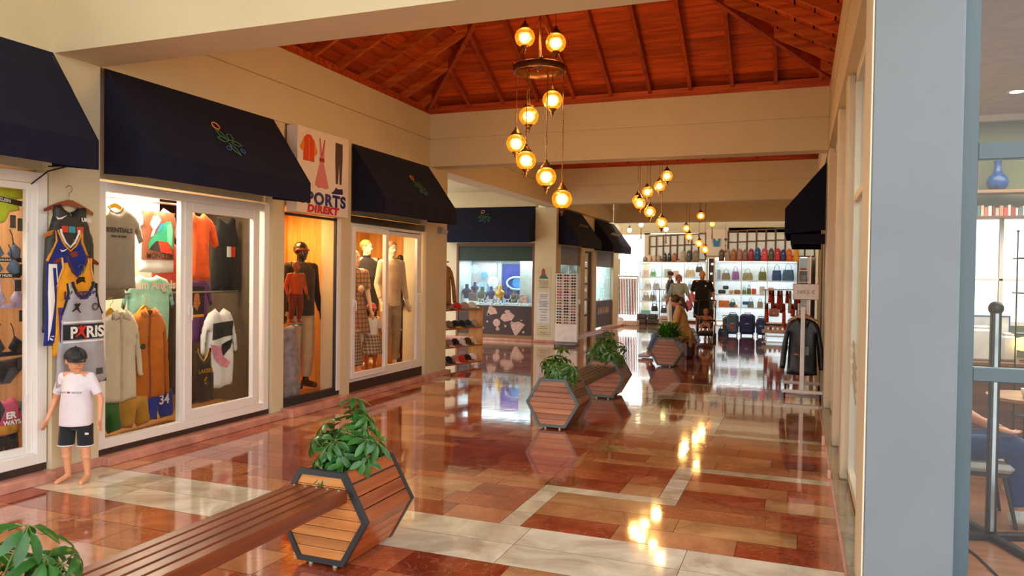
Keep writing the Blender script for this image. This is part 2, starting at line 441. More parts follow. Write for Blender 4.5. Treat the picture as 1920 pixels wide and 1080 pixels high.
# --- left shop row: pillars, edge beam, plinths
mb = MB()
for y0, y1, x0, x1 in ((4.16, 4.58, -5.75, -5.45), (6.80, 7.0, -5.75, -5.47), (8.10, 8.31, -5.75, -5.45), (10.42, 11.15, -5.85, -5.45), (1.0, 1.9, -5.75, -5.45)):
    mb.box((x0, y0, 0), (x1, y1, 3.33))
struct('wall_left', mb, CREAM)
mb = MB()                                   # edge beam with the groove line
mb.box((-5.85, -2.2, 3.33), (-5.45, 22.9, 3.745)); mb.box((-5.83, -2.2, 3.745), (-5.475, 22.9, 3.765)); mb.box((-5.85, -2.2, 3.765), (-5.45, 22.9, 4.15))
struct('trim_2', mb, CREAM)
mb = MB()
mb.box((0.32, 4.62, 3.33), (0.72, 22.9, 3.745)); mb.box((0.345, 4.6, 3.745), (0.7, 22.9, 3.765)); mb.box((0.32, 4.6, 3.765), (0.72, 22.9, 4.15))
struct('trim_3', mb, CREAM)
def cross_beam(y0, y1, name, zt=4.15, x0=-5.449, x1=0.319, zb=3.33):
    mb = MB(); mb.box((x0, y0, zb), (x1, y1, 3.745)); mb.box((x0, y0 + 0.02, 3.745), (x1, y1 - 0.02, 3.765)); mb.box((x0, y0, 3.765), (x1, y1, zt))
    struct(name, mb, CREAM)
mb = MB(); mb.box((-5.449, 4.17, 3.33), (0.319, 4.59, 4.9)); struct('trim_4', mb, CREAM)
cross_beam(10.51, 10.81, 'trim_5'); cross_beam(16.8, 17.12, 'trim_6'); cross_beam(22.95, 23.3, 'trim_7', 4.3)
# walls above the shop fronts (behind the awnings) and above the openings
mb = MB()
mb.box((-5.75, 1.9, 2.42), (-5.56, 4.16, 3.33)); mb.box((-5.75, 4.58, 2.42), (-5.56, 6.80, 3.33)); mb.box((-5.75, 7.0, 2.42), (-5.56, 8.10, 3.33)); mb.box((-5.75, 8.31, 2.42), (-5.56, 10.42, 3.33))
struct('wall_left_upper', mb, CREAM)
# plinth
PB = [(1.0, 4.15, -5.44), (4.15, 4.6, -5.44), (4.6, 6.98, -5.40), (6.98, 8.08, -5.34), (8.08, 11.17, -5.44)]
mb = MB()
mb.bbox((-5.9, 1.9, 0), (-5.36, 4.13, 0.07)); mb.bbox((-5.9, 4.13, 0), (-5.43, 4.60, 0.075), 0.004); mb.bbox((-5.9, 4.60, 0), (-5.36, 6.95, 0.07)); mb.bbox((-5.9, 6.955, 0), (-5.30, 8.06, 0.10)); mb.bbox((-5.9, 8.065, 0), (-5.36, 11.18, 0.07))
struct('baseboard_left', mb, PLINTH)
mb = MB(); mb.box((-5.62, 1.9, 0.07), (-5.50, 4.15, 0.13)); mb.box((-5.62, 4.6, 0.07), (-5.50, 6.79, 0.12)); mb.box((-5.62, 8.32, 0.07), (-5.50, 10.41, 0.20))
struct('trim_8', mb, BROWNTRIM)
# shop interiors
def room(y0, y1, xb, m, name, zc=2.46, z0=0.12, xf=-5.62, mc=None):
    mb = MB(); mb.box((xb - 0.05, y0, z0), (xb, y1, zc)); mb.box((xb, y0, z0), (xf, y0 + 0.03, zc)); mb.box((xb, y1 - 0.03, z0), (xf, y1, zc))
    r = struct(name, mb, m)
    mb = MB(); mb.box((xb, y0, zc), (xf, y1, zc + 0.04)); struct('ceiling_shop', mb, mc or mat('E9DEC8', 0.8))
    mb = MB(); mb.box((xb, y0, z0 - 0.06), (xf, y1, z0)); struct('floor_shop', mb, wood('A8713A', 'C08A50', 0.35, 2, 'Y'))
room(0.6, 4.15, -7.2, wood('9C7048', 'B88A5E', 0.5, 2.5, 'Z'), 'wall_shop_1')
room(4.6, 7.1, -7.6, mat('6E5C4A', 0.7), 'wall_shop_2', mc=mat('A89880', .8))  # dark wall and ceiling colours stand in for dark reflections and unlit depth
struct('wall_display_board', MB().bbox((-6.32, 4.66, .12), (-6.28, 6.0, 2.44)), mat('E6DCCA', .6))  # pale board added so the left half of the window looks bright
room(7.11, 8.42, -6.5, SHOPWOOD, 'wall_shop_3')
room(8.43, 10.89, -6.75, SHOPWOOD, 'wall_shop_4')

def frame(mb, y0, y1, z0, z1, t, x0, x1):
    """rectangular sash in the plane of the left wall"""
    mb.bbox((x0, y0, z0), (x1, y0 + t, z1)); mb.bbox((x0, y1 - t, z0), (x1, y1, z1)); mb.bbox((x0, y0 + t, z0), (x1, y1 - t, z0 + t)); mb.bbox((x0, y0 + t, z1 - t), (x1, y1 - t, z1))
def handle(par, y, z, x):
    mb = MB(); mb.bbox((x, y - 0.014, z - 0.05), (x + 0.012, y + 0.014, z + 0.05)); mb.bbox((x + 0.012, y - 0.008, z + 0.02), (x + 0.045, y + 0.008, z + 0.036)); mb.bbox((x + 0.033, y - 0.009, z - 0.10), (x + 0.045, y + 0.009, z + 0.036))
    obj('handle', mb, WHITEP, par)
w1 = sempty('window_1')
mb = MB(); frame(mb, 2.0, 4.15, 0.13, 2.39, 0.085, -5.56, -5.49); frame(mb, 2.9, 4.065, 0.215, 2.305, 0.055, -5.58, -5.53)
for zz in (0.62, 1.93): mb.bbox((-5.53, 4.0, zz), (-5.52, 4.02, zz + 0.07))
obj('frame', mb, WHITEP, w1); obj('pane', MB().box((-5.56, 2.95, 0.26), (-5.554, 4.02, 2.26)), GLASS, w1)
w2 = sempty('window_2')
mb = MB(); frame(mb, 4.60, 6.77, 0.12, 2.39, 0.08, -5.56, -5.49); mb.bbox((-5.56, 5.51, 0.2), (-5.50, 5.57, 2.31))
obj('frame', mb, WHITEP, w2)
mb = MB(); frame(mb, 5.55, 6.60, 0.20, 2.31, 0.095, -5.54, -5.485); sh = obj('sash', mb, WHITEP, w2)
obj('pane', MB().box((-5.53, 4.68, 0.2), (-5.524, 5.53, 2.3)), GLASS, w2); obj('pane', MB().box((-5.515, 5.64, 0.29), (-5.509, 6.51, 2.22)), GLASS, w2)
handle(w2, 5.60, 1.27, -5.485)
w3 = sempty('window_3')
mb = MB(); mb.bbox((-5.52, 7.0, 0.10), (-5.46, 8.10, 0.19)); mb.bbox((-5.50, 8.0, 0.19), (-5.46, 8.02, 2.36)); mb.bbox((-5.52, 7.0, 2.30), (-5.46, 8.10, 2.33))
obj('frame', mb, DARKMETAL, w3)
mb = MB(); mb.bbox((-5.49, 8.02, 0.15), (-5.45, 8.10, 2.42)); obj('side_post', mb, WHITEP, w3, 'white side post')
obj('pane', MB().box((-5.49, 7.0, 0.19), (-5.484, 8.01, 2.31)), GLASS, w3)
w4 = sempty('window_4')
mb = MB(); frame(mb, 8.33, 10.36, 0.20, 2.31, 0.06, -5.56, -5.50); obj('frame', mb, WHITEP, w4)
mb = MB(); frame(mb, 8.38, 9.30, 0.25, 2.27, 0.075, -5.51, -5.46); obj('sash', mb, WHITEP, w4)
mb = MB(); frame(mb, 9.28, 10.30, 0.25, 2.27, 0.075, -5.55, -5.50); obj('sash', mb, WHITEP, w4)
obj('pane', MB().box((-5.49, 8.45, 0.32), (-5.484, 9.23, 2.2)), GLASS, w4); obj('pane', MB().box((-5.53, 9.35, 0.32), (-5.524, 10.23, 2.2)), GLASS, w4)
handle(w4, 8.415, 1.25, -5.46); handle(w4, 10.26, 1.3, -5.50)
mb = MB(); mb.box((-5.56, 8.33, 2.31), (-5.47, 10.4, 2.40)); struct('trim_9', mb, BROWNTRIM)

# --- roofs: one timber hip over every bay
RED = wood('96340E', 'D05818', 0.55, 2.2, 'X', bump=0.3)
REDY = wood('96340E', 'D05818', 0.55, 2.2, 'Y', bump=0.3)
RAFX = wood('A03C10', 'D0702A', 0.5, 2.2, 'X', bump=0.25)
RAFY = wood('8A300C', 'B04E18', 0.5, 2.2, 'Y', bump=0.25)
def hip(y0, y1, idx, x0=-5.62, x1=0.50, z0=4.15, h=1.62):
    root = sempty('ceiling_%d' % idx)
    cx, cyy = (x0 + x1) / 2, (y0 + y1) / 2
    rr = random.Random(idx)
    # boards: each slope split in horizontal courses, drawn as overlapping laps
    for sd in range(4):
        mb = MB(); n = 15
        for i in range(n):
            a, b = i / n, (i + 1) / n - 0.006
            z_a, z_b = z0 + 0.13 + h * a, z0 + 0.13 + h * b
            mb.ct = rr.uniform(-0.3, 0.25)
            def P(t, s):      # s in -1..1 along the slope's eave
                if sd == 0: return (cx + (x1 - cx) * (1 - t) * s, y1 + (cyy - y1) * t)
                if sd == 1: return (cx - (x1 - cx) * (1 - t) * s, y0 + (cyy - y0) * t)
                if sd == 2: return (x0 + (cx - x0) * t, cyy + (y1 - cyy) * (1 - t) * s)
                return (x1 + (cx - x1) * t, cyy - (y1 - cyy) * (1 - t) * s)
            q = [P(a, -1), P(a, 1), P(b, 1), P(b, -1)]
            vs = [(q[0][0], q[0][1], z_a), (q[1][0], q[1][1], z_a), (q[2][0], q[2][1], z_b + 0.008), (q[3][0], q[3][1], z_b + 0.008)]
            vs += [(p[0], p[1], p[2] + 0.03) for p in vs]
            mb.add(vs, [(0, 1, 2, 3), (4, 7, 6, 5), (0, 4, 5, 1), (2, 6, 7, 3), (1, 5, 6, 2), (3, 7, 4, 0)])
        obj('boarding', mb, RED if sd < 2 else REDY, root)
    def beamseg(p, q, wd, dp, m, nm='rafter'):
        p, q = Vector(p), Vector(q); d = (q - p).normalized(); up = Vector((0, 0, 1)); s = d.cross(up).normalized() * wd / 2
        vs = []
        for e in (p, q):
            for (a, b) in ((-1, -1), (1, -1), (1, 0), (-1, 0)): vs.append(e + s * a + up * (dp * b))
        b = MB(); b.ct = rr.uniform(-0.15, 0.15)
        b.add(vs, [(0, 3, 2, 1), (4, 5, 6, 7), (0, 1, 5, 4), (1, 2, 6, 5), (2, 3, 7, 6), (3, 0, 4, 7)])
        obj(nm, b, m, root)
    ap = (cx, cyy, z0 + 0.13 + h)
    for c in ((x0, y0), (x1, y0), (x0, y1), (x1, y1)): beamseg((c[0], c[1], z0 + 0.13), ap, 0.06, 0.16, RAFY, 'hip_rafter')
    st = 0.555; k = 0
    nn = int((x1 - cx) / st)
    for i in range(-nn, nn + 1):
        x = cx + i * st; t = 1 - abs(i * st) / (x1 - cx)
        if t < 0.03: continue
        for ye in (y0, y1):
            yy = ye + (cyy - ye) * t; beamseg((x, ye, z0 + 0.13), (x, yy, z0 + 0.13 + h * t), 0.05, 0.12, RAFY)
    nn = int((y1 - cyy) / st)
    for i in range(-nn, nn + 1):
        y = cyy + i * st; t = 1 - abs(i * st) / (y1 - cyy)
        if t < 0.03: continue
        for xe in (x0, x1):
            xx = xe + (cx - xe) * t; beamseg((xe, y, z0 + 0.13), (xx, y, z0 + 0.13 + h * t), 0.05, 0.12, RAFX)
    mb = MB()                                # fascia boards between the rafters on the beam tops
    mb.box((x0, y0 - 0.02, z0), (x1, y0 + 0.12, z0 + 0.12)); mb.box((x0, y1 - 0.12, z0), (x1, y1 + 0.02, z0 + 0.12)); mb.box((x0 - 0.02, y0, z0), (x0 + 0.12, y1, z0 + 0.12)); mb.box((x1 - 0.12, y0, z0), (x1 + 0.02, y1, z0 + 0.12))
    obj('wall_plate', mb, RED, root)
def cover(y0, y1, name):
    cx, cy_ = -2.56, (y0 + y1) / 2; struct(name, MB().add([(-5.85, y0, 4.30), (0.72, y0, 4.30), (0.72, y1, 4.30), (-5.85, y1, 4.30), (cx, cy_, 6.15)], [(0, 1, 4), (1, 2, 4), (2, 3, 4), (3, 0, 4)]), mat('6A3A22', 0.8))
cover(4.3, 10.66, 'roof_1'); cover(10.66, 16.97, 'roof_2'); cover(16.97, 23.3, 'roof_3')
hip(4.45, 10.64, 1); hip(10.68, 16.95, 2); hip(17.0, 23.1, 3)

# --- beyond the last beam
struct('ceiling_4', MB().box((-8, 23.3, 3.86), (0.8, 28.1, 3.95)), CREAM)
# side space left of the second bay
struct('ceiling_5', MB().box((-9.6, 10.6, 3.75), (-5.85, 23.3, 3.85)), CREAM)
struct('wall_side', MB().box((-9.6, 10.9, 0), (-5.86, 11.14, 3.75)), CREAM)
# ---------------------------------------------------------------- right side: blue pillar, cream columns, glass wall, cafe
struct('wall_right_pillar', MB().bbox((0.33, 4.17, 0), (0.725, 4.60, 5.2), 0.006), BLUEGREY)
struct('wall_right_pillar_side', MB().box((0.322, 4.172, 0), (0.3295, 4.62, 5.2)), CREAM2)
mb = MB()
for y0, y1, x0 in ((6.72, 6.98, 0.345), (8.02, 8.30, 0.335), (10.35, 11.1, 0.33)): mb.bbox((x0, y0, 0), (0.62, y1, 3.33), 0.01)
struct('wall_right', mb, CREAM2)
mb = MB(); mb.bbox((0.24, 8.0, 0), (0.27, 8.06, 0.09)); mb.bbox((0.25, 6.68, 0), (0.275, 6.74, 0.07)); struct('trim_10', mb, mat('E8B0A0', 0.4))
WF = mat('E3DBC8', 0.4, var=0.02)
w5 = sempty('window_5')
mb = MB()
for (y0, y1) in ((4.62, 6.72), (6.98, 8.02), (8.30, 10.35)):
    mb.bbox((0.40, y0, 0.02), (0.46, y0 + 0.07, 3.33)); mb.bbox((0.40, y1 - 0.07, 0.02), (0.46, y1, 3.33)); mb.bbox((0.40, y0, 0.02), (0.46, y1, 0.10)); mb.bbox((0.40, y0, 3.25), (0.46, y1, 3.33)); mb.bbox((0.405, y0, 2.28), (0.455, y1, 2.34))
obj('frame', mb, WF, w5)
TGL = glassmat((0.90, 0.96, 0.94))
for (y0, y1) in ((4.68, 6.66), (7.04, 7.96), (8.36, 10.29)):
    obj('pane', MB().box((0.424, y0, 0.1), (0.43, y1, 2.28)), TGL, w5); obj('pane', MB().box((0.424, y0, 2.34), (0.43, y1, 3.25)), TGL, w5)
mb = MB()
for k in range(4): 
    z = 0.72 + 0.09 * k; mb.prism([(6.3, z), (6.66, z + 0.17), (6.66, z + 0.13), (6.3, z - 0.035)], lambda u, v, t: (t, u, v), 0.4195, 0.4235)
o = obj('glass_sticker', mb, mat('A88F66', 0.5)); tag(o, 'set of slanting tan sticker bars low on the corridor glass panel', 'sticker')
# cafe front
w6 = sempty('window_6')
mb = MB()
mb.bbox((0.735, 4.26, 0), (0.812, 4.34, 4.6)); mb.bbox((1.95, 4.26, 0), (2.03, 4.34, 4.6))
for z0, z1 in ((0.0, 0.13), (1.155, 1.225), (2.25, 2.335), (3.42, 3.5)): mb.bbox((0.812, 4.27, z0), (1.95, 4.33, z1))
obj('frame', mb, FRAMEBLUE, w6)
for z0, z1 in ((0.13, 1.155), (1.225, 2.25), (2.335, 3.42)): obj('pane', MB().box((0.812, 4.297, z0), (1.95, 4.303, z1)), GLASS, w6)
obj('side_strip', MB().bbox((0.7255, 4.20, 0), (0.7345, 4.5, 4.6), 0.003), mat('7F8C94', 0.5), w6)
struct('wall_cafe_front', MB().box((2.03, 4.2, 0), (6.0, 4.4, 4.6)), BLUEGREY)
CG = mat('6E7357', 0.8, var=0.05)
mb = MB(); mb.box((0.62, 9.0, 2.32), (6.0, 9.1, 3.36)); mb.box((0.62, 9.0, 0.0), (6.0, 9.1, 1.2)); mb.box((4.0, 9.0, 1.2), (6, 9.1, 2.32)); struct('wall_cafe', mb, CG)
struct('wall_cafe_right', MB().box((6.0, 4.2, 0), (6.1, 9.1, 3.4)), CG)
struct('ceiling_cafe', MB().box((0.63, 4.42, 3.36), (6.0, 9.1, 3.42)), mat('B6A894', 0.8))
struct('trim_11', MB().box((0.63, 8.93, 3.30), (6.0, 8.999, 3.36)), WHITEP)
struct('floor_cafe', MB().box((0.81, 4.36, 0.0), (6.0, 9.0, 0.012)), wood('8A5A3C', 'A87350', 0.3, 1.5, 'X'))
mb = MB(); mb.box((1.45, 9.1, 0), (1.5, 27, 3.4)); mb.box((0.62, 13.2, 0), (0.70, 27, 3.33)); struct('wall_right_far', mb, mat('8C7C64', 0.8)); struct('ceiling_right_far', MB().box((0.62, 9.1, 3.36), (1.5, 27, 3.42)), mat('A8977C', 0.8))  # unseen wall and ceiling added to darken glass reflections and side light
w7 = sempty('window_7')
mb = MB()
for x in (1.3, 1.93, 2.6, 3.3, 3.97): mb.box((x, 9.02, 1.2), (x + 0.035, 9.07, 2.32))
mb.box((0.8, 9.02, 1.2), (4.0, 9.07, 1.24)); mb.box((0.8, 9.02, 1.66), (4.0, 9.07, 1.68)); obj('frame', mb, WHITEP, w7); obj('pane', MB().box((0.8, 9.04, 1.24), (4.0, 9.045, 2.32)), GLASS, w7)

# ---------------------------------------------------------------- jewellery corner: wall facing the camera, row behind it
mb = MB()
mb.box((-9.6, 17.52, 2.44), (-6.12, 17.7, 3.75)); mb.box((-9.6, 17.52, 0), (-8.26, 17.7, 2.44)); struct('wall_jewellery', mb, CREAM)
struct('wall_corner_column', MB().bbox((-6.12, 17.46, 0), (-5.56, 17.85, 3.33), 0.01), CREAM)
mb = MB()
mb.bbox((-8.26, 17.47, 0.05), (-8.20, 17.53, 2.44)); mb.bbox((-6.18, 17.47, 0.05), (-6.12, 17.53, 2.44)); mb.bbox((-8.2, 17.47, 2.38), (-6.18, 17.53, 2.44)); struct('trim_12', mb, mat('7A4A2C', 0.5))
w8 = sempty('window_8')
obj('fascia', MB().box((-8.2, 17.49, 2.0), (-6.18, 17.52, 2.38)), mat('1F3A30', 0.6), w8)
obj('pane', MB().box((-8.2, 17.50, 0.89), (-6.18, 17.506, 2.0)), GLASS, w8)
DKB = mat('3E2A2A', 0.5)
obj('base_panel', MB().box((-8.2, 17.49, 0.14), (-6.18, 17.52, 0.87)), DKB, w8)
obj('base_strip', MB().box((-8.2, 17.48, 0.06), (-6.18, 17.51, 0.14)), mat('8A6A3C', 0.5), w8)
mb = MB(); mb.bbox((-9.5, 17.40, 0), (-6.12, 17.52, 0.06)); mb.bbox((-6.14, 17.40, 0), (-5.5, 17.9, 0.06)); mb.bbox((-5.9, 17.9, 0), (-5.5, 25.0, 0.06)); struct('baseboard_jewellery', mb, PLINTH)
# printed stones on the base panel
STN = mat('C9A79A', 0.6, var=0.35, scale=40)
def stone(cx, cz, r, kind, rot=0):
    pts = []
    if kind == 'round': pts = [(r * math.cos(2 * PI * i / 14), r * math.sin(2 * PI * i / 14)) for i in range(14)]
    elif kind == 'tri': pts = [(-r, -r * .6), (r, -r * .8), (r * .9, r * .1), (r * .2, r * .8), (-r * .2, r * .7)]
    else: pts = [(-r, 0), (-r * .6, r * .5), (r * .6, r * .5), (r, 0), (r * .5, -r * .5), (-r * .5, -r * .5)]
    return [(cx + x * math.cos(rot) - z * math.sin(rot), cz + x * math.sin(rot) + z * math.cos(rot)) for x, z in pts]
mb = MB()
def jp(px, py): return (-8.19 + (px - 330) / 350 * 2.02, 0.88 - (py - 640) / 220 * 0.76)
for px, py, r, kd, ro in ((420, 755, .17, 'round', 0), (422, 678, .085, 'round', 0), (487, 680, .15, 'tri', .3), (565, 725, .2, 'hex', .2), (515, 768, .10, 'round', 0), (605, 800, .2, 'tri', 1.0), (565, 685, .08, 'hex', 0), (400, 710, .035, 'round', 0), (470, 762, .03, 'round', 0), (476, 710, .03, 'round', 0), (450, 810, .03, 'round', 0), (520, 812, .05, 'round', 0), (556, 790, .03, 'round', 0), (630, 745, .03, 'hex', 0), (640, 830, .03, 'round', 0), (585, 765, .05, 'hex', 1)):
    x, z = jp(px, py); mb.prism(stone(x, z, r, kd, ro), lambda u, v, t: (u, t, v), 17.485, 17.4885)
obj('printed_gemstones', mb, STN, w8, 'pale pink printed gemstones')
# interior
JW = mat('CFE0E2', 0.6)
mb = MB(); mb.box((-8.3, 18.5, 0), (-6.15, 18.55, 2.44)); mb.box((-8.31, 17.7, 0), (-8.26, 18.5, 2.44)); mb.box((-6.19, 17.55, 0.85), (-6.15, 18.5, 2.44)); struct('wall_jewellery_inner', mb, JW)
struct('trim_13', MB().box((-8.26, 17.53, 0.80), (-6.19, 18.5, 0.88)), mat('E4EEEE', 0.4)); struct('ceiling_jewellery', MB().box((-8.26, 17.53, 2.02), (-6.19, 18.5, 2.06)), JW)
# row behind: fascia, windows, door
mb = MB()
mb.box((-6.1, 17.85, 2.42), (-5.62, 25.0, 3.33))
for y0, y1 in ((19.84, 20.25), (21.08, 21.52), (23.68, 24.4)): mb.bbox((-6.0, y0, 0), (-5.6, y1, 2.42))
struct('wall_left_far', mb, CREAM)
for i, (y0, y1) in enumerate(((17.86, 19.83), (21.53, 23.67))):
    wn_ = sempty('window_%d' % (9 + i))
    obj('fascia', MB().box((-5.68, y0, 1.93), (-5.64, y1, 2.41)), mat('6B5F4C', 0.5), wn_)
    obj('pane', MB().box((-5.66, y0, 0.9), (-5.655, y1, 1.93)), GLASS, wn_)
    obj('base_panel', MB().box((-5.68, y0, 0.1), (-5.64, y1, 0.9)), DKB, wn_)
    text('lettering', 'Jewellery'[:0] or '~', 0.01, DKB, wn_, (-5.6, y0, 0.2)) if False else None
    mb = MB()
    for k in range(7):
        yy = y0 + 0.35 + k * 0.2; mb.prism([(yy, 0.52), (yy + 0.05, 0.68 + 0.04 * (k % 2)), (yy + 0.13, 0.70), (yy + 0.16, 0.55), (yy + 0.08, 0.48)], lambda u, v, t: (t, u, v), -5.638, -5.635)
    obj('printed_gemstones', mb, STN, wn_)
    mb = MB(); mb.box((-6.6, y0, 0.8), (-5.69, y1, 0.88)); mb.box((-6.65, y0, 0.8), (-6.6, y1, 2.1)); mb.box((-6.6, y1 - 0.02, 0.88), (-5.7, y1, 2.1)); mb.box((-6.6, y0, 0.88), (-5.7, y0 + 0.02, 2.1)); mb.box((-6.6, y0, 2.08), (-5.7, y1, 2.1)); obj('display_niche', mb, JW, wn_)
    rr = random.Random(i + 3); mb = MB()
    for k in range(60): mb.sph((rr.uniform(-6.3, -5.75), rr.uniform(y0 + .05, y1 - .05), 0.90 + rr.uniform(0, .05)), (0.04, 0.04, 0.025), 6, 4)
    obj('white_pebbles', mb, mat('EDF2F2', 0.5), wn_, 'white pebbles heaped along the sill')
d1 = sempty('door_1')
mb = MB(); mb.bbox((-5.72, 20.27, 0), (-5.64, 20.33, 2.36)); mb.bbox((-5.72, 21.0, 0), (-5.64, 21.06, 2.36)); mb.bbox((-5.72, 20.33, 2.3), (-5.64, 21.0, 2.36)); mb.bbox((-5.70, 20.33, 0.02), (-5.66, 20.37, 2.3)); 
for z in (0.02, 0.5, 0.95, 1.4, 1.85): mb.bbox((-5.70, 20.33, z), (-5.66, 21.0, z + 0.05))
obj('frame', mb, mat('4A3020', 0.5), d1); obj('pane', MB().box((-5.69, 20.37, 0.05), (-5.685, 21.0, 2.3)), GLASS, d1)
struct('wall_far_dark', MB().box((-7.5, 20.2, 0), (-7.45, 21.1, 2.4)), mat('5A5040', 0.7))
# fronts of the wall at the far end
mb = MB()
mb.box((-5.30, 28.25, 3.30), (0.9, 28.4, 3.9)); mb.box((-7.5, 28.25, 3.25), (-5.30, 28.4, 3.9)); mb.box((-5.5, 28.25, 0), (-5.30, 28.4, 3.3)); mb.box((-7.5, 24.95, 0), (-6.5, 25.0, 3.9)); mb.box((-3.22, 28.28, 2.4), (-2.43, 28.38, 3.3)); mb.box((0.5, 23.3, 0), (0.6, 28.3, 3.9))
struct('wall_back', mb, CREAM)
struct('trim_14', MB().box((-7.5, 25.4, 0.0), (-6.45, 28.3, 0.004)), mat('D8C8A8', 0.5))
mb = MB(); mb.box((-2.43, 28.29, 0.0), (0.5, 28.34, 2.45)); mb.box((-5.3, 28.29, 0.0), (-3.22, 28.34, 2.3)); struct('wall_back_lower', mb, mat('E6EBEC', 0.6))
BAMB = wood('5A3A22', '7C5434', 0.5, 3, 'X')
def paper():
    m = bpy.data.materials.new('lattice_paper'); m.use_nodes = True; t = m.node_tree; b = t.nodes['Principled BSDF']
    b.inputs['Base Color'].default_value = (0.85, 0.84, 0.78, 1); b.inputs['Roughness'].default_value = 0.7
    tl = t.nodes.new('ShaderNodeBsdfTranslucent'); tl.inputs[0].default_value = (0.8, 0.84, 0.78, 1); mx = t.nodes.new('ShaderNodeMixShader'); mx.inputs[0].default_value = 0.3
    t.links.new(b.outputs[0], mx.inputs[1]); t.links.new(tl.outputs[0], mx.inputs[2]); t.links.new(mx.outputs[0], t.nodes['Material Output'].inputs[0]); return m
PAPER = paper()
for i, (x0, x1, za, zb, zt, n) in enumerate(((-5.30, -3.22, 2.30, 3.20, 3.30, 8), (-2.43, 0.49, 2.44, 3.37, 3.50, 9))):
    wn_ = sempty('window_%d' % (11 + i))
    mb = MB(); st = (x1 - x0) / n
    for k in range(n + 1): 
        x = x0 + st * k; mb.bbox((x - 0.03, 28.2, za), (x + 0.03, 28.245, zb + (zt - zb) * k / n))
    for k in range(n):
        for z_ in (zb - 0.02, (za + zb) / 2 - 0.02 + 0.06, za):
            f = (zt - zb) / n; q = z_ + (f * k if z_ > za else 0); mb.bbox((x0 + st * k, 28.205, q - 0.02), (x0 + st * (k + 1), 28.24, q + 0.03))
    obj('lattice', mb, BAMB, wn_); obj('pane', MB().box((x0, 28.25, za), (x1, 28.255, zt - 0.02)), PAPER, wn_)
d2 = sempty('door_2')
mb = MB(); mb.bbox((-3.15, 27.9, 0), (-3.10, 27.96, 2.42)); mb.bbox((-2.9, 27.9, 0), (-2.86, 27.96, 2.42)); mb.bbox((-3.10, 27.9, 2.36), (-2.9, 27.96, 2.42)); obj('frame', mb, mat('C9B79A', 0.6), d2)
obj('panel', MB().box((-3.10, 28.1, 0), (-2.9, 28.13, 2.36)), mat('2B211C', 0.5), d2)
mb = MB()
for z in (0.4, 0.9, 1.45, 1.8, 2.15): mb.sph((-2.98 + 0.03 * math.sin(z * 9), 28.07, z), 0.035, 8, 6)
obj('light_string', mb, glow('E8F4D8', 4), d2, 'string of small round lights')

struct('ceiling_6', MB().box((-5.85, -2.2, 4.9), (0.72, 4.6, 4.98)), CREAM)  # unseen ceiling added over the camera to keep sky light off the front beam
# ---------------------------------------------------------------- awnings and signs
NAVY = mat('191A2E', 0.9, var=0.12, scale=10, bump=0.2, sheen=0.04, spec=0.15)
def emblem(root, W, D, zt, zf, cx, f, s=1.0):
    """line drawn flower on the sloping face; f = fraction down the slope"""
    L = math.hypot(D, zt - zf)
    def P(u, v): # u along width, v up the slope
        t = f - v / L; return (cx + u, -D * t - 0.012 * (zt - zf) / L, zt - (zt - zf) * t + 0.012 * D / L)
    def oval(cu, cv, a, b, rot, n=20):
        return [P(cu + a * math.cos(q) * math.cos(rot) - b * math.sin(q) * math.sin(rot), cv + a * math.cos(q) * math.sin(rot) + b * math.sin(q) * math.cos(rot)) for q in [2 * PI * i / n for i in range(n)]]
    def leaf(cu, cv, a, b, rot, n=20):
        return [P(cu + a * math.cos(q) * math.cos(rot) - b * math.sin(q) ** 3 * math.sin(rot), cv + a * math.cos(q) * math.sin(rot) + b * math.sin(q) ** 3 * math.cos(rot)) for q in [2 * PI * i / n for i in range(n)]]
    mb = MB(); mb.tube(oval(-0.10 * s, 0.20 * s, 0.055 * s, 0.05 * s, 0), 0.008 * s, 6, True); obj('emblem_flower', mb, mat('F0842C', 0.7), root, 'orange ring')
    mb = MB()
    for cu, cv, a, b, r in ((-0.09, 0.08, .09, .035, -0.9), (-0.10, 0.0, .09, .04, -0.1), (0.05, 0.06, .07, .05, 0.9), (0.11, -0.03, .09, .035, -0.1), (0.02, -0.13, .10, .035, -1.0)): mb.tube(leaf(cu * s, cv * s, a * s, b * s, r), 0.0055 * s, 6, True)
    obj('emblem_leaves', mb, mat('4C7C44', 0.7), root, 'green leaf outlines')
    obj('emblem_berry', MB().tube(oval(-0.08 * s, -0.13 * s, 0.04 * s, 0.03 * s, 0.2), 0.0055 * s, 6, True), mat('3C70A8', 0.7), root, 'blue ring'); obj('emblem_berry', MB().tube(oval(0.16 * s, -0.13 * s, 0.03 * s, 0.035 * s, 0.5), 0.0055 * s, 6, True), mat('3C70A8', 0.7), root, 'blue ring')
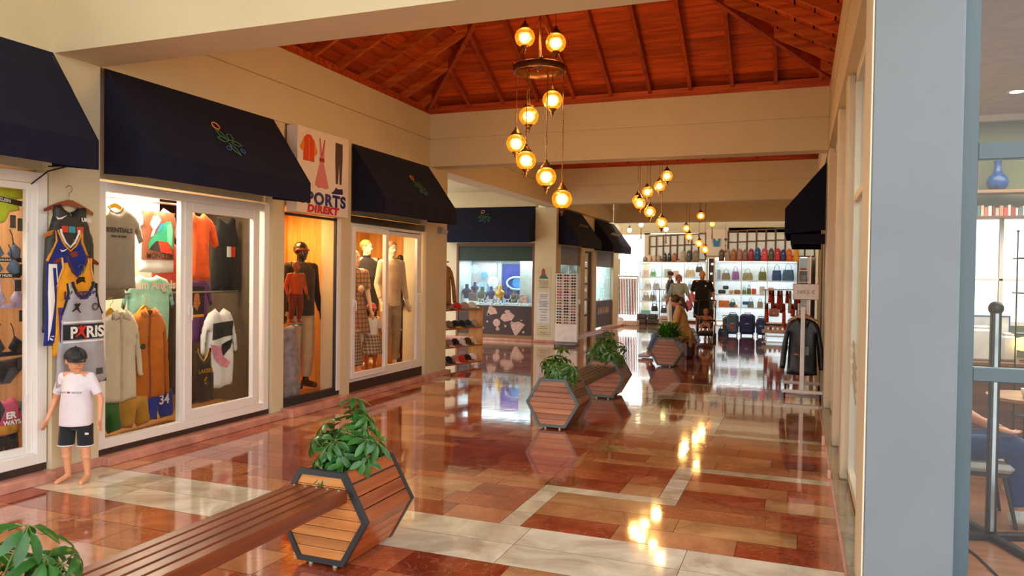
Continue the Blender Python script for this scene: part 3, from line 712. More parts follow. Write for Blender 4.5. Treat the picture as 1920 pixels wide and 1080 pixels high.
def awning(label, loc, rz, W, D, zt, zf, zb, em=None, sides=True, group='navy shop awnings'):
    r = thing('awning', label, 'awning', loc, rz, group)
    mb = MB(); t = 0.006; n = 14
    rr = random.Random(int(W * 100)); rows = []
    for j in range(9):
        f = j / 8
        rows.append([Vector((W * i / n, -D * f - 0.006 * math.sin(i * 1.7 + j) * math.sin(PI * f), zt + (zf - zt) * f - 0.008 * math.sin(PI * f) * (1 + 0.5 * math.sin(i * 2.1)))) for i in range(n + 1)])
    vs = [p for row in rows for p in row]; fs = []
    for j in range(8):
        for i in range(n): a = j * (n + 1) + i; fs.append((a, a + n + 1, a + n + 2, a + 1))
    k = len(vs); mb.add(vs, fs, True); mb.add([p + Vector((0, 0.004, -t)) for p in vs], [f[::-1] for f in fs], True)
    obj('canopy', mb, NAVY, r)
    mb = MB(); zs = 0.012
    for i in range(n):
        x0, x1 = W * i / n, W * (i + 1) / n; a = 0.006 * math.sin(i * 2.3); b = 0.006 * math.sin((i + 1) * 2.3)
        mb.add([(x0, -D, zf), (x1, -D, zf), (x1, -D + b, zb), (x0, -D + a, zb)], [(0, 3, 2, 1)], True); mb.add([(x0, -D + t, zf), (x1, -D + t, zf), (x1, -D + t + b, zb), (x0, -D + t + a, zb)], [(0, 1, 2, 3)], True)
    obj('valance', mb, NAVY, r)
    if sides:
        for x in (0, W - t): obj('side_panel', MB().prism([(0, zt), (-D, zf), (-D, zb), (0, zb + 0.05)], lambda u, v, q: (q, u, v), x, x + t), NAVY, r)
    mb = MB(); ins = 0.02
    mb.cyl((ins, -D + 0.03, zf - 0.02), (W - ins, -D + 0.03, zf - 0.02), 0.012, n=8)
    for x in (ins, W - ins): mb.cyl((x, -D + 0.03, zf - 0.02), (x, -0.02, zf - 0.02), 0.012, n=8); mb.cyl((x, -D + 0.03, zf - 0.02), (x, -0.02, zt - 0.04), 0.010, n=8)
    obj('support_bar', mb, DARKMETAL, r)
    if em: emblem(r, W, D, zt, zf, *em)
    return r
awning('large navy canvas awning over the underwear window, cut off by the picture edge, no emblem', (-5.45, 2.0, 0), R(90), 2.16, 0.49, 3.33, 2.62, 2.40)
awning('long navy canvas awning with flower emblem over the T-shirt window', (-5.45, 4.62, 0), R(90), 2.15, 0.50, 3.33, 2.61, 2.40, (1.12, 0.60, 0.80))
awning('navy canvas awning with flower emblem right of the white clothing sign', (-5.45, 8.34, 0), R(90), 2.12, 0.50, 3.33, 2.63, 2.41, (1.24, 0.62, 0.75))
awning('flat-looking navy awning with flower emblem over the jewellery window', (-8.56, 17.5, 0), 0, 2.44, 0.45, 3.36, 2.76, 2.45, (1.15, 0.45, 0.9))
r = awning('navy awning above the sunglasses stand, seen from its side', (-5.60, 17.62, 0), R(90), 2.26, 0.56, 3.33, 2.58, 2.38)
mb = MB()
for k in range(6): mb.tube([(1.0 + 0.14 * k + 0.05 * math.cos(q), -0.30 - 0.035 * math.sin(q), 2.945 + 0.04 * math.sin(q)) for q in [2 * PI * i / 8 for i in range(8)]], 0.008, 5, True)
obj('scroll_lettering', mb, mat('9A6A3A', 0.6), r, 'faded orange scroll')
r = awning('farthest dark awning, last of the row before the belt rack', (-5.60, 21.25, 0), R(90), 2.45, 0.56, 3.33, 2.58, 2.36)
mb = MB()
for k in range(8): mb.tube([(0.75 + 0.13 * k + 0.05 * math.cos(q), -0.33 - 0.035 * math.sin(q), 2.905 + 0.05 * math.sin(q)) for q in [2 * PI * i / 8 for i in range(8)]], 0.010, 5, True)
obj('scroll_lettering', mb, mat('C9C4B0', 0.6), r, 'cream scroll')
r = awning('navy awning with a stepped hem, sticking out above the jacket rack', (0.32, 13.1, 0), R(-90), 2.1, 0.52, 3.24, 2.62, 2.27)
mb = MB(); mb.box((0.05, -0.44, 2.13), (2.05, -0.42, 2.27)); mb.box((0.05, -0.42, 2.13), (0.07, 0.0, 2.27)); mb.box((2.03, -0.42, 2.13), (2.05, 0.0, 2.27)); obj('lower_valance', mb, NAVY, r)

# SPORTS DIREKT sign box
sg = thing('shop_sign', 'white box sign with printed clothes above the words ORTS and DIREKT', 'sign', (-5.30, 7.0, 0), R(90))
obj('sign_box', MB().bbox((0.0, 0.0, 2.335), (1.02, 0.15, 3.315), 0.004), mat('E9DED2', 0.4, var=0.01), sg)
F = lambda u, v, t: (u, -t, v)
def flat(nm, poly, m, par, t0=0.001, t1=0.003, f=F, label=None): return obj(nm, MB().prism(poly, f, t0, t1), m, par, label)
OR, YO, PK, PKD, DK = mat('D9421A', 0.6, var=0.02), mat('E08A1E', 0.6, var=0.02), mat('D77F86', 0.6, var=0.18, scale=60), mat('9E2230', 0.6), mat('4A3238', 0.6, var=0.03)
flat('printed_shirt', [(0.11, 3.19), (0.17, 3.235), (0.24, 3.235), (0.31, 3.17), (0.31, 2.93), (0.10, 2.93)], OR, sg, label='orange printed shirt')
flat('printed_sleeves', [(0.11, 3.19), (0.03, 3.07), (0.08, 3.03), (0.12, 3.08)], YO, sg, 0.003, 0.004); flat('printed_sleeves', [(0.31, 3.17), (0.37, 3.05), (0.33, 3.0), (0.30, 3.06)], YO, sg, 0.003, 0.004); flat('printed_placket', [(0.205, 3.2), (0.215, 3.2), (0.215, 2.93), (0.205, 2.93)], YO, sg, 0.003, 0.004)
flat('printed_dress', [(0.42, 2.96), (0.49, 2.96), (0.60, 2.66), (0.54, 2.64), (0.46, 2.65), (0.40, 2.64), (0.33, 2.67), (0.33, 2.69)], PK, sg, label='pink printed dress skirt')
flat('printed_straps', [(0.405, 3.23), (0.425, 3.23), (0.455, 3.06), (0.50, 3.23), (0.52, 3.22), (0.50, 2.98), (0.42, 2.98)], PK, sg); flat('printed_straps', [(0.41, 3.23), (0.418, 3.23), (0.455, 3.04), (0.505, 3.22), (0.513, 3.22), (0.458, 3.0)], PKD, sg, 0.003, 0.004); flat('printed_belt', [(0.41, 3.0), (0.505, 3.0), (0.505, 2.955), (0.41, 2.955)], PKD, sg, 0.003, 0.004)
flat('printed_trousers', [(0.735, 3.23), (0.885, 3.23), (0.885, 3.05), (0.865, 2.73), (0.825, 2.73), (0.815, 3.0), (0.79, 2.73), (0.745, 2.73), (0.73, 3.05)], DK, sg, label='dark printed trousers')
flat('printed_shoe', [(0.66, 2.62), (0.70, 2.63), (0.755, 2.69), (0.78, 2.67), (0.89, 2.68), (0.90, 2.63), (0.89, 2.61), (0.67, 2.60)], mat('3C2460', 0.6), sg, label='purple printed shoe'); flat('printed_sole', [(0.66, 2.60), (0.89, 2.61), (0.88, 2.59), (0.67, 2.58)], WHITEP, sg)
text('lettering', 'SPORTS', 0.19, mat('2A2E78', 0.5, var=0.02), sg, (0.50, -0.003, 2.45), off=0.009, sx=1.25, space=1.15, label='blue capitals')
text('lettering', 'DIREKT', 0.115, mat('C41E2E', 0.5, var=0.02), sg, (0.49, -0.003, 2.352), off=0.008, sx=1.42, space=1.15, shear=0.12, label='red capitals')

# poster sheets on the corner column
col = thing('column_poster', 'printed notice with a red-haired figure and lines of text on the corner column', 'poster', (-5.87, 17.455, 0))
obj('sheet', MB().box((-0.18, 0, 1.30), (0.18, 0.004, 1.86)), mat('CFC3A4', 0.7), col); obj('sheet', MB().box((-0.17, 0, 0.48), (0.17, 0.004, 1.24)), mat('D6D6D4', 0.7), col, 'white lower sheet'); obj('sheet', MB().box((-0.18, 0, 0.14), (0.18, 0.004, 0.44)), mat('CBBE9E', 0.7), col)
flat('printed_figure', [(-0.12, 1.60), (0.09, 1.60), (0.04, 1.68), (0.03, 1.78), (-0.02, 1.83), (-0.06, 1.77), (-0.06, 1.68)], mat('9C4A30', 0.7), col); flat('printed_figure', [(-0.13, 1.57), (0.13, 1.57), (0.03, 1.66), (-0.05, 1.66)], mat('2E6A7A', 0.7), col, 0.003, 0.005, label='teal printed shoulders')
mb = MB(); rr = random.Random(2)
for z in (1.50, 1.46, 1.42, 1.38, 1.34, 1.16, 1.12, 1.08, 1.0, 0.96, 0.92, 0.88, 0.80, 0.74, 0.66, 0.60, 0.54, 0.38, 0.33, 0.24, 0.19):
    w_ = rr.uniform(0.07, 0.13); k = -w_
    while k < w_: q = rr.uniform(0.015, 0.04); mb.box((k, -0.002, z), (min(k + q, w_), -0.0005, z + 0.018)); k += q + 0.008
obj('printed_text', mb, mat('7C7460', 0.7), col)

# security camera and cable on the pillar
sc_ = thing('security_camera', 'small grey security camera on the pillar edge by the hat rack', 'camera', (-5.45, 10.85, 2.36))
obj('mount', MB().bbox((0, -0.03, -0.05), (0.05, 0.06, 0.05)), mat('8A9088', .5), sc_); obj('camera_body', MB().cyl((0.03, 0.02, -0.01), (0.10, 0.10, -0.03), 0.036, n=14), mat('B8BCB8', .4), sc_); obj('lens', MB().cyl((0.095, 0.094, -0.029), (0.106, 0.107, -0.033), 0.022, n=12), mat('1A1A1C', 0.2), sc_)
o = obj('power_cable', MB().tube([(-5.445, 4.12, 2.44), (-5.43, 4.20, 2.455), (-5.40, 4.27, 2.47), (-5.43, 4.28, 2.465), (-5.42, 4.10, 2.40), (-5.44, 4.04, 2.34), (-5.47, 4.0, 2.29)][::-1], 0.006, 6), mat('17181A', 0.5)); tag(o, 'loose black cable end sticking out under the cut-off awning', 'cable')
# ---------------------------------------------------------------- hexagonal planters, benches, plants
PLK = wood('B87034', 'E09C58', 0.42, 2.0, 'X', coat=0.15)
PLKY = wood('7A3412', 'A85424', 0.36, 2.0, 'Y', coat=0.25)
PLKF = wood('9A5C3C', 'C88C66', 0.4, 2.0, 'X', coat=0.2)  # silvery reflections on the slats are put into this paler colour
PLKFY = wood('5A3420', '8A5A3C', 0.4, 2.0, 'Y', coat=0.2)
BLKM = mat('26292C', 0.4, var=0.15); GRYM = mat('5E6E72', 0.45, var=0.1)
S3 = math.sqrt(3) / 2
def hexv(s, zc): return [(s * math.cos(PI / 3 * k), zc + s * math.sin(PI / 3 * k)) for k in range(6)]   # 0 right, 1 top right ...
def planter(label, loc, m_f, m_s, m_m, s=0.30, D=0.54):
    r = thing('hexagonal_planter', label, 'planter', loc, 0, 'hexagonal wooden planters along the corridor')
    zc = s * S3 + 0.02; out = hexv(s, zc); inn = hexv(s - 0.034, zc); rr = random.Random(int(loc[1] * 10))
    for y0, y1 in ((-D / 2, -D / 2 + 0.035), (D / 2 - 0.035, D / 2)):       # two metal hexagon frames
        mb = MB()
        for k in range(6):
            a, b, c, d = out[k], out[(k + 1) % 6], inn[(k + 1) % 6], inn[k]
            mb.add([(p[0], y, p[1]) for y in (y0, y1) for p in (a, b, c, d)], [(0, 3, 2, 1), (4, 5, 6, 7), (0, 1, 5, 4), (2, 3, 7, 6)])
        mb.flip(); obj('metal_frame', mb, m_m, r)
    def halfw(z): 
        q = abs(z - zc); return (s - 0.03) - q / math.tan(PI / 3)
    for y0, y1, nm in ((-D / 2 + 0.012, -D / 2 + 0.03, 'front_panel'), (D / 2 - 0.03, D / 2 - 0.012, 'back_panel')):
        mb = MB(); n = 8; z0, z1 = zc - (s - 0.03) * S3, zc + (s - 0.03) * S3
        for k in range(n):
            a, b = z0 + (z1 - z0) * k / n + 0.002, z0 + (z1 - z0) * (k + 1) / n - 0.002; mb.ct = rr.uniform(-0.22, 0.2)
            zs = [a] + ([zc] if a < zc < b else []) + [b]
            L = [(-halfw(z), z) for z in zs]; Rr = [(halfw(z), z) for z in zs][::-1]
            mb.prism((L + Rr)[::-1], lambda u, v, t: (u, t, v), y0, y1)
        obj(nm, mb, m_f, r)
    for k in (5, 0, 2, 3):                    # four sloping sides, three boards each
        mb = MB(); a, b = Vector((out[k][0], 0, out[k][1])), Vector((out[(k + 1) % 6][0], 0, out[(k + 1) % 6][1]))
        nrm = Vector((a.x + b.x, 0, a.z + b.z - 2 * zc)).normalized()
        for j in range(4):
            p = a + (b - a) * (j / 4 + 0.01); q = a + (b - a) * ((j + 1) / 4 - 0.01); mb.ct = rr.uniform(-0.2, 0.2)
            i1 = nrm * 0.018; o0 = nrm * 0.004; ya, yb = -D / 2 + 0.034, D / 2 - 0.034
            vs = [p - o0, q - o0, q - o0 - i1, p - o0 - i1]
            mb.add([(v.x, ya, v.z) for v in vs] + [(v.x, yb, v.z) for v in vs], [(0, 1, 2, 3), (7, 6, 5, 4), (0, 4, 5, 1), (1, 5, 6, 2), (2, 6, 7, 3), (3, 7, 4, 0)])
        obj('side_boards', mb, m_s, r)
    mb = MB(); t = s / 2; zt = zc + s * S3 - 0.02
    mb.box((-t + 0.01, -D / 2 + 0.034, zc - s * S3 + 0.002), (t - 0.01, D / 2 - 0.034, zc - s * S3 + 0.02)); obj('bottom_board', mb, m_s, r)
    obj('soil', MB().box((-t - 0.035, -D / 2 + 0.04, zt - 0.10), (t + 0.035, D / 2 - 0.04, zt - 0.04)), mat('3A2A20', 0.95, var=0.4, scale=60, bump=0.6), r)
    mb = MB()
    for x in (-t + 0.02, t - 0.02): mb.box((x - 0.012, -D / 2 + 0.034, zt - 0.02), (x + 0.012, D / 2 - 0.034, zt + 0.012))
    obj('top_rim', mb, m_s, r)
    for x in (-0.08, 0.08):
        for y in (-D / 2 + 0.03, D / 2 - 0.03): obj('foot', MB().cyl((x, y, 0.0), (x, y, 0.021), 0.014, n=10), mat('C9C2B0', 0.4, metal=0.6), r)
    return r
PXC = -2.49
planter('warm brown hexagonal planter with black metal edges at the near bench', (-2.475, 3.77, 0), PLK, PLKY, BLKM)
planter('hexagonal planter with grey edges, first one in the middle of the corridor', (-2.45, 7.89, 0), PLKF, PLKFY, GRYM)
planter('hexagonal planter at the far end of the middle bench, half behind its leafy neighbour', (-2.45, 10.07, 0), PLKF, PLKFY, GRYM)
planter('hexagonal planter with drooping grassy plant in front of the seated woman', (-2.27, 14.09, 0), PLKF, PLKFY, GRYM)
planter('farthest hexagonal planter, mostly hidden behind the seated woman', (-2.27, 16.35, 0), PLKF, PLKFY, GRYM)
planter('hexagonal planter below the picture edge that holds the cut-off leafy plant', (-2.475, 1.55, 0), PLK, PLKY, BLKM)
BW = wood('5A2410', '7C3C1A', 0.36, 1.6, 'Y', coat=0.1)
BWF = wood('4A3024', '6E4C3A', 0.32, 1.6, 'Y', coat=0.4)
def bench(label, xc, y0, y1, m, mm):
    r = thing('slatted_bench', label, 'bench', (xc, (y0 + y1) / 2, 0), 0, 'slatted benches between planters')
    L = (y1 - y0) / 2; rr = random.Random(int(y0))
    n = 5; W = 0.37; sw = W / n
    for k in range(n):
        mb = MB(); mb.ct = rr.uniform(-0.12, 0.12); x = -W / 2 + sw * k
        mb.bbox((x + 0.004, -L, 0.405 if 0 < k < n - 1 else 0.375), (x + sw - 0.004, L, 0.45), 0.006)
        for y in (-L + 0.03, L - 0.03): pass
        obj('slat', mb, m, r)
    for y in (-L + 0.06, L - 0.06):
        obj('crossbar', MB().box((-W / 2 + 0.01, y - 0.02, 0.375 + 0.001), (W / 2 - 0.01, y + 0.02, 0.404)), mm, r)
    mb = MB()
    for k in range(n):
        for y in (-L + 0.035, L - 0.035): mb.cyl((-W / 2 + sw * (k + 0.5), y, 0.449), (-W / 2 + sw * (k + 0.5), y, 0.453), 0.008, n=10)
    obj('screw_heads', mb, mat('C8C8C8', 0.3, metal=0.9), r)
    return r
bench('long reddish slatted bench in front, joining two planters', -2.49, 1.83, 3.515, BW, BLKM)
bench('dark slatted bench between the two middle planters', -2.45, 8.165, 9.795, BWF, GRYM)
bench('slatted bench under the seated woman', -2.27, 14.365, 16.075, BWF, GRYM)

def leafmat(c1, c2, rough=0.28):
    m, t, b = _new('leaf'); tc = t.nodes.new('ShaderNodeTexCoord'); n = t.nodes.new('ShaderNodeTexNoise'); n.inputs['Scale'].default_value = 9
    r = t.nodes.new('ShaderNodeValToRGB'); r.color_ramp.elements[0].position = 0.35; r.color_ramp.elements[1].position = 0.65; r.color_ramp.elements[0].color = lin(c1); r.color_ramp.elements[1].color = lin(c2)
    t.links.new(tc.outputs['Object'], n.inputs['Vector']); t.links.new(n.outputs['Fac'], r.inputs[0]); t.links.new(r.outputs[0], b.inputs['Base Color'])
    b.inputs['Roughness'].default_value = rough; b.inputs['Subsurface Weight'].default_value = 0.0
    tl = t.nodes.new('ShaderNodeBsdfTranslucent'); tl.inputs[0].default_value = lin('7FB040'); mx = t.nodes.new('ShaderNodeMixShader'); mx.inputs[0].default_value = 0.12
    t.links.new(b.outputs[0], mx.inputs[1]); t.links.new(tl.outputs[0], mx.inputs[2]); t.links.new(mx.outputs[0], t.nodes['Material Output'].inputs[0]); return m
LEAF = leafmat('1E4E1C', '36742C'); LEAF2 = leafmat('2A5220', '4C7C38'); LEAFG = leafmat('1E5A14', '3C8A22', 0.4)
def leaf(mb, p, d, up, L, W, droop=0.25, seg=5):
    """pointed-oval blade with a folded midrib"""
    d = d.normalized(); s = d.cross(up)
    if s.length < 1e-3: s = Vector((1, 0, 0))
    s.normalize(); nn = s.cross(d).normalized(); vs = []
    for i in range(seg + 1):
        t = i / seg; w_ = W * (math.sin(PI * min(1, t * 0.92 + 0.06)) ** 0.75) * (0.75 + 0.35 * t) if 0 < i < seg else W * (0.06 if i == 0 else 0.02)
        c = p + d * (L * t) - nn * (droop * L * t * t)
        vs += [c - s * w_ + nn * w_ * 0.28, c, c + s * w_ + nn * w_ * 0.28]
    fs = []
    for i in range(seg):
        a = i * 3; fs += [(a, a + 1, a + 4, a + 3), (a + 1, a + 2, a + 5, a + 4)]
    mb.add(vs, fs, True)
def umbrella_plant(label, loc, seed, nst, H, spread, leafL, m, mind=0.2, base=0.42, bias=(0, 0)):
    r = thing('umbrella_plant', label, 'plant', (loc[0], loc[1], base), 0, 'leafy plants in the planters'); rr = random.Random(seed)
    st = MB(); lf = MB()
    for k in range(nst):
        a = 2 * PI * (k / nst) + rr.uniform(-.5, .5); q = math.sqrt((k + .5) / nst); rad = spread * q * rr.uniform(.75, 1.1)
        h = H * (mind + (1 - mind) * rr.random() ** 0.8) * (1.05 - 0.45 * q)
        if k == 0: h = H
        p0 = Vector((rr.uniform(-.07, .07), rr.uniform(-.12, .12), 0)); p3 = Vector((rad * math.cos(a) + bias[0], rad * math.sin(a) + bias[1], h)); pm = Vector((p0.x * .6 + p3.x * .25, p0.y * .6 + p3.y * .25, h * .55))
        pts = [p0 * (1 - t) ** 2 + pm * 2 * t * (1 - t) + p3 * t * t for t in [i / 7 for i in range(8)]]
        st.tube(pts, [0.006 - 0.003 * i / 7 for i in range(8)], 5)
        for t, sc in ((1.0, 1.0), (0.72, 0.85), (0.5, 0.7)):
            if t < 1 and rr.random() < 0.25: continue
            i = int(t * 7); c = pts[i]; ax = (pts[i] - pts[max(i - 1, 0)]).normalized()
            if t < 1:
                b2 = rr.uniform(0, 2 * PI); off = Vector((math.cos(b2), math.sin(b2), rr.uniform(.1, .7))) * leafL * 0.9; st.tube([c, c + off * .6 + Vector((0, 0, .01)), c + off], 0.0022, 4); c = c + off; ax = (off.normalized() + Vector((0, 0, .6))).normalized()
            x = ax.cross(Vector((0.3, 0.8, 0.1))).normalized(); y = ax.cross(x); n = rr.choice((7, 8, 8, 9)); ph = rr.uniform(0, 6)
            for j in range(n):
                b = ph + 2 * PI * j / n; el = rr.uniform(-.55, .12)
                d = (x * math.cos(b) + y * math.sin(b)) * math.cos(el) + ax * math.sin(el); d.z -= 0.15
                st.tube([c, c + d.normalized() * leafL * .22], 0.0016, 3)
                leaf(lf, c + d.normalized() * leafL * .2, d, ax, leafL * sc * rr.uniform(.75, 1.1), leafL * sc * .20, rr.uniform(.1, .45))
    obj('stems', st, mat('6A7A3A', 0.6), r); obj('foliage', lf, m, r, kind=None)
    return r
umbrella_plant('tall glossy umbrella plant in the black-edged planter at the near bench', (-2.47, 3.76), 5, 22, 0.50, 0.25, 0.10, LEAF, 0.15)
umbrella_plant('bushy umbrella plant in the first planter with grey edges', (-2.44, 7.87), 8, 24, 0.44, 0.24, 0.11, LEAF2, 0.15)
umbrella_plant('wide loose umbrella plant behind the middle bench', (-2.45, 10.0), 12, 22, 0.48, 0.34, 0.11, LEAF2, 0.15)
umbrella_plant('umbrella plant cut off by the lower left corner of the picture', (-2.35, 1.62), 21, 20, 0.44, 0.34, 0.10, LEAF, 0.35, bias=(0.10, 0.0))
def grassy(label, loc):
    r = thing('grassy_plant', label, 'plant', (loc[0], loc[1], 0.49)); rr = random.Random(4); lf = MB()
    for k in range(240):
        a = rr.uniform(0, 2 * PI); e = rr.uniform(0.35, 1.4); L = rr.uniform(.40, .62); d = Vector((math.cos(a) * math.cos(e), math.sin(a) * math.cos(e), math.sin(e))); p = Vector((rr.uniform(-.09, .09), rr.uniform(-.13, .13), 0)); vs = []
        s = Vector((-math.sin(a), math.cos(a), 0)); n = 7
        for i in range(n + 1):
            t = i / n; c = p + d * L * t - Vector((0, 0, 1)) * (0.42 * L * t * t * t) + Vector((math.cos(a), math.sin(a), 0)) * 0.12 * L * t * t; w_ = 0.015 * (1 - t ** 3) ; vs += [c - s * w_, c + s * w_]
        lf.add(vs, [(2 * i, 2 * i + 1, 2 * i + 3, 2 * i + 2) for i in range(n)], True)
    obj('foliage', lf, LEAFG, r); obj('root_clump', MB().sph((0, 0, -.03), (.10, .13, .05)), mat('5A5A2A', 0.9), r)
grassy('plant with long drooping grassy leaves in front of the seated woman', (-2.27, 14.09))

# ---------------------------------------------------------------- mosaic globe chandeliers
BRASS = mat('6E4420', 0.38, metal=0.75, var=0.3, scale=30)
def mosaic():
    m, t, b = _new('mosaic_glass'); tc = t.nodes.new('ShaderNodeTexCoord'); v = t.nodes.new('ShaderNodeTexVoronoi'); v.inputs['Scale'].default_value = 55; v.feature = 'DISTANCE_TO_EDGE'
    v2 = t.nodes.new('ShaderNodeTexVoronoi'); v2.inputs['Scale'].default_value = 55
    t.links.new(tc.outputs['Object'], v.inputs['Vector']); t.links.new(tc.outputs['Object'], v2.inputs['Vector'])
    r = t.nodes.new('ShaderNodeValToRGB'); r.color_ramp.elements[0].color = lin('8A3A04'); r.color_ramp.elements[0].position = 0.0; r.color_ramp.elements[1].color = lin('FF9414'); r.color_ramp.elements[1].position = 0.12
    t.links.new(v.outputs['Distance'], r.inputs[0]); 
    em = t.nodes.new('ShaderNodeEmission'); em.inputs['Strength'].default_value = 1.35
    hs = t.nodes.new('ShaderNodeHueSaturation'); sp = t.nodes.new('ShaderNodeSeparateColor'); t.links.new(v2.outputs['Color'], sp.inputs[0]); mr = t.nodes.new('ShaderNodeMapRange'); mr.inputs[3].default_value = 0.65; mr.inputs[4].default_value = 1.25
    t.links.new(sp.outputs[0], mr.inputs[0]); t.links.new(mr.outputs[0], hs.inputs['Value']); t.links.new(r.outputs[0], hs.inputs['Color']); t.links.new(hs.outputs[0], em.inputs[0])
    tr = t.nodes.new('ShaderNodeBsdfTransparent'); tr.inputs[0].default_value = (1, 0.80, 0.42, 1)
    mx = t.nodes.new('ShaderNodeMixShader'); mx.inputs[0].default_value = 0.62; t.links.new(tr.outputs[0], mx.inputs[1]); t.links.new(em.outputs[0], mx.inputs[2])
    gl = t.nodes.new('ShaderNodeBsdfGlossy'); gl.inputs['Roughness'].default_value = 0.15; mg = t.nodes.new('ShaderNodeMixShader'); mg.inputs[0].default_value = 0.06
    t.links.new(mx.outputs[0], mg.inputs[1]); t.links.new(gl.outputs[0], mg.inputs[2]); t.links.new(mg.outputs[0], t.nodes['Material Output'].inputs[0]); return m
MOS = mosaic(); BULB = glow('FFD08A', 22.0)
BL = bpy.data.lights.new('bulb_light', 'POINT'); BL.energy = 29; BL.color = (1.0, 0.68, 0.40); BL.shadow_soft_size = 0.075
def chandelier(label, c, ring_z, R_, lamps, top_z, ring_lamps=()):
    """lamps: (dx, dy, z) hanging by chains from the ring; ring_lamps stand just above it"""
    r = thing('chandelier', label, 'chandelier', (c[0], c[1], 0), 0, 'mosaic globe chandeliers')
    mb = MB(); mb.lathe([(R_ - .012, ring_z - .035), (R_ + .006, ring_z - .035), (R_ + .012, ring_z - .025), (R_ + .008, ring_z), (R_ + .012, ring_z + .025), (R_ + .006, ring_z + .035), (R_ - .012, ring_z + .035), (R_ - .012, ring_z - .035)], n=40)
    mb.f = mb.f[:-2]; mb.sm = mb.sm[:-2]; mb.mi = mb.mi[:-2]; mb.tone = mb.tone[:-2]
    for a in (0, PI / 2, PI, 3 * PI / 2):
        mb.box((-R_, -0.008, -0.006), (R_, 0.008, 0.006), Matrix.Translation((0, 0, ring_z + .02)) @ Matrix.Rotation(a / 2, 4, 'Z'))
        mb.sph((R_ * math.cos(a + .4), R_ * math.sin(a + .4), ring_z + .045), 0.018, 8, 6)
    obj('ring', mb, BRASS, r)
    mb = MB(); mb.cyl((0, 0, ring_z + .02), (0, 0, top_z), 0.008, n=8)
    for a in range(4): mb.tube([(R_ * math.cos(a * PI / 2 + .4), R_ * math.sin(a * PI / 2 + .4), ring_z + .03), (0, 0, ring_z + .55)], 0.004, 6)
    mb.lathe([(0.01, top_z - .06), (0.05, top_z - .03), (0.06, top_z)], n=16); obj('suspension', mb, BRASS, r)
    for (dx, dy, z, up) in [(*l, False) for l in lamps] + [(*l, True) for l in ring_lamps]:
        g = obj('globe_lamp', MB().lathe([(0.03, -.095), (0.06, -.083), (0.085, -.062), (0.100, -.03), (0.105, 0), (0.100, .03), (0.085, .062), (0.06, .083), (0.03, .095)], n=28), MOS, r, loc=(dx, dy, z))
        obj('bulb', MB().sph((0, 0, 0), 0.042, 14, 10), BULB, g)
        po = bpy.data.objects.new('bulb_light', BL); COL.objects.link(po); po.parent = g
        obj('lamp_cap', MB().lathe([(0.04, .085), (0.062, .088), (0.055, .105), (0.035, .125), (0.03, .14), (0.014, .15), (0.018, .16), (0.006, .175)], n=18), BRASS, g)
        obj('finial', MB().lathe([(0.003, -.175), (0.010, -.165), (0.006, -.155), (0.014, -.145), (0.02, -.135), (0.012, -.125), (0.03, -.112), (0.045, -.09), (0.03, -.086)], n=18), BRASS, g)
        mb = MB(); p0 = Vector((0, 0, .17)); a = math.atan2(dy, dx)
        rr = random.Random(int(z * 100)); zt = ring_z - z
        if up: mb.tube([p0, Vector((0, 0, .25)), Vector((-dx * .6, -dy * .6, 0.75))], 0.004, 5)
        else:
            n = max(3, int(zt / .05)); mb.tube([p0 + Vector((0.003 * math.sin(i * 1.9), 0.003 * math.cos(i * 1.3), (zt - .17) * i / n)) for i in range(n + 1)], 0.0045, 5)
            for i in range(int((zt - .17) / .03)): mb.sph((0, 0, .18 + .03 * i), (0.006, 0.006, 0.011), 6, 4)
        obj('chain', mb, BRASS, g)
    return r
cx, cyy = -2.57, 7.4
chandelier('nearest chandelier of amber mosaic globes spiralling down from a brass ring', (cx, cyy, 0), 3.80, 0.265,
           [(0.13, 0.05, 3.48), (-0.13, 0.05, 3.33), (-0.25, 0.0, 3.04), (-0.10, -0.10, 2.84), (0.13, -0.12, 2.66), (0.265, 0.0, 2.44)], 5.7, [(-0.15, -0.05, 4.13), (0.19, -0.05, 4.04)])
chandelier('second chandelier of amber mosaic globes, in the middle bay', (-2.53, 13.6, 0), 3.95, 0.27,
           [(0.26, 0.05, 3.48), (0.10, 0.22, 3.32), (-0.12, 0.22, 3.22), (-0.26, 0.04, 3.05), (-0.18, -0.18, 2.97), (0.02, -0.26, 2.81), (0.21, -0.15, 2.62)], 5.7)
chandelier('third and smallest-looking chandelier of amber globes, near the bag shop', (-2.53, 19.8, 0), 3.95, 0.27,
           [(0.10, 0.2, 3.26), (-0.24, 0.04, 2.93), (-0.14, -0.18, 2.70), (0.12, -0.22, 2.52), (0.25, -0.02, 2.37)], 5.7)
for i, (x, z, lb, c_, t_) in enumerate(((-5.81, 3.35, 'dark-capped pale hanging lantern beside the farthest awning', 'FFE8C0', 0), (-5.39, 3.54, 'white tasselled lantern over the bright exit gap', 'FFEFC8', 1), (-4.49, 3.37, 'pale green tasselled lantern over the left bag cabinets', 'E8F0A0', 1), (-2.88, 3.54, 'small orange tasselled lantern beside the hanging shop poster', 'FF9040', 1))):
    g = thing('hanging_lantern', lb, 'lantern', (x, 27.0, z), 0, 'small lanterns hung before the bag shop')
    obj('shade', MB().lathe([(0.02, -.09), (0.07, -.05), (0.085, 0.0), (0.07, .05), (0.03, .08)], n=16), glow(c_, 3.0 if i != 3 else 2.2), g)
    obj('cap', MB().lathe([(0.04, .07), (0.05, .10), (0.02, .14)], n=12), BRASS if i else DARKMETAL, g)
    obj('hanging_cord', MB().cyl((0, 0, .13), (0, 0, 3.86 - z), 0.006, n=6), DARKMETAL, g)
    if t_: obj('tassel', MB().cyl((0, 0, -.09), (0, 0, -.35), 0.012, 0.02, n=8).cyl((0, 0, -.35), (0, 0, -.52), 0.02, 0.03, n=8), mat('8A6A30', 0.7), g)
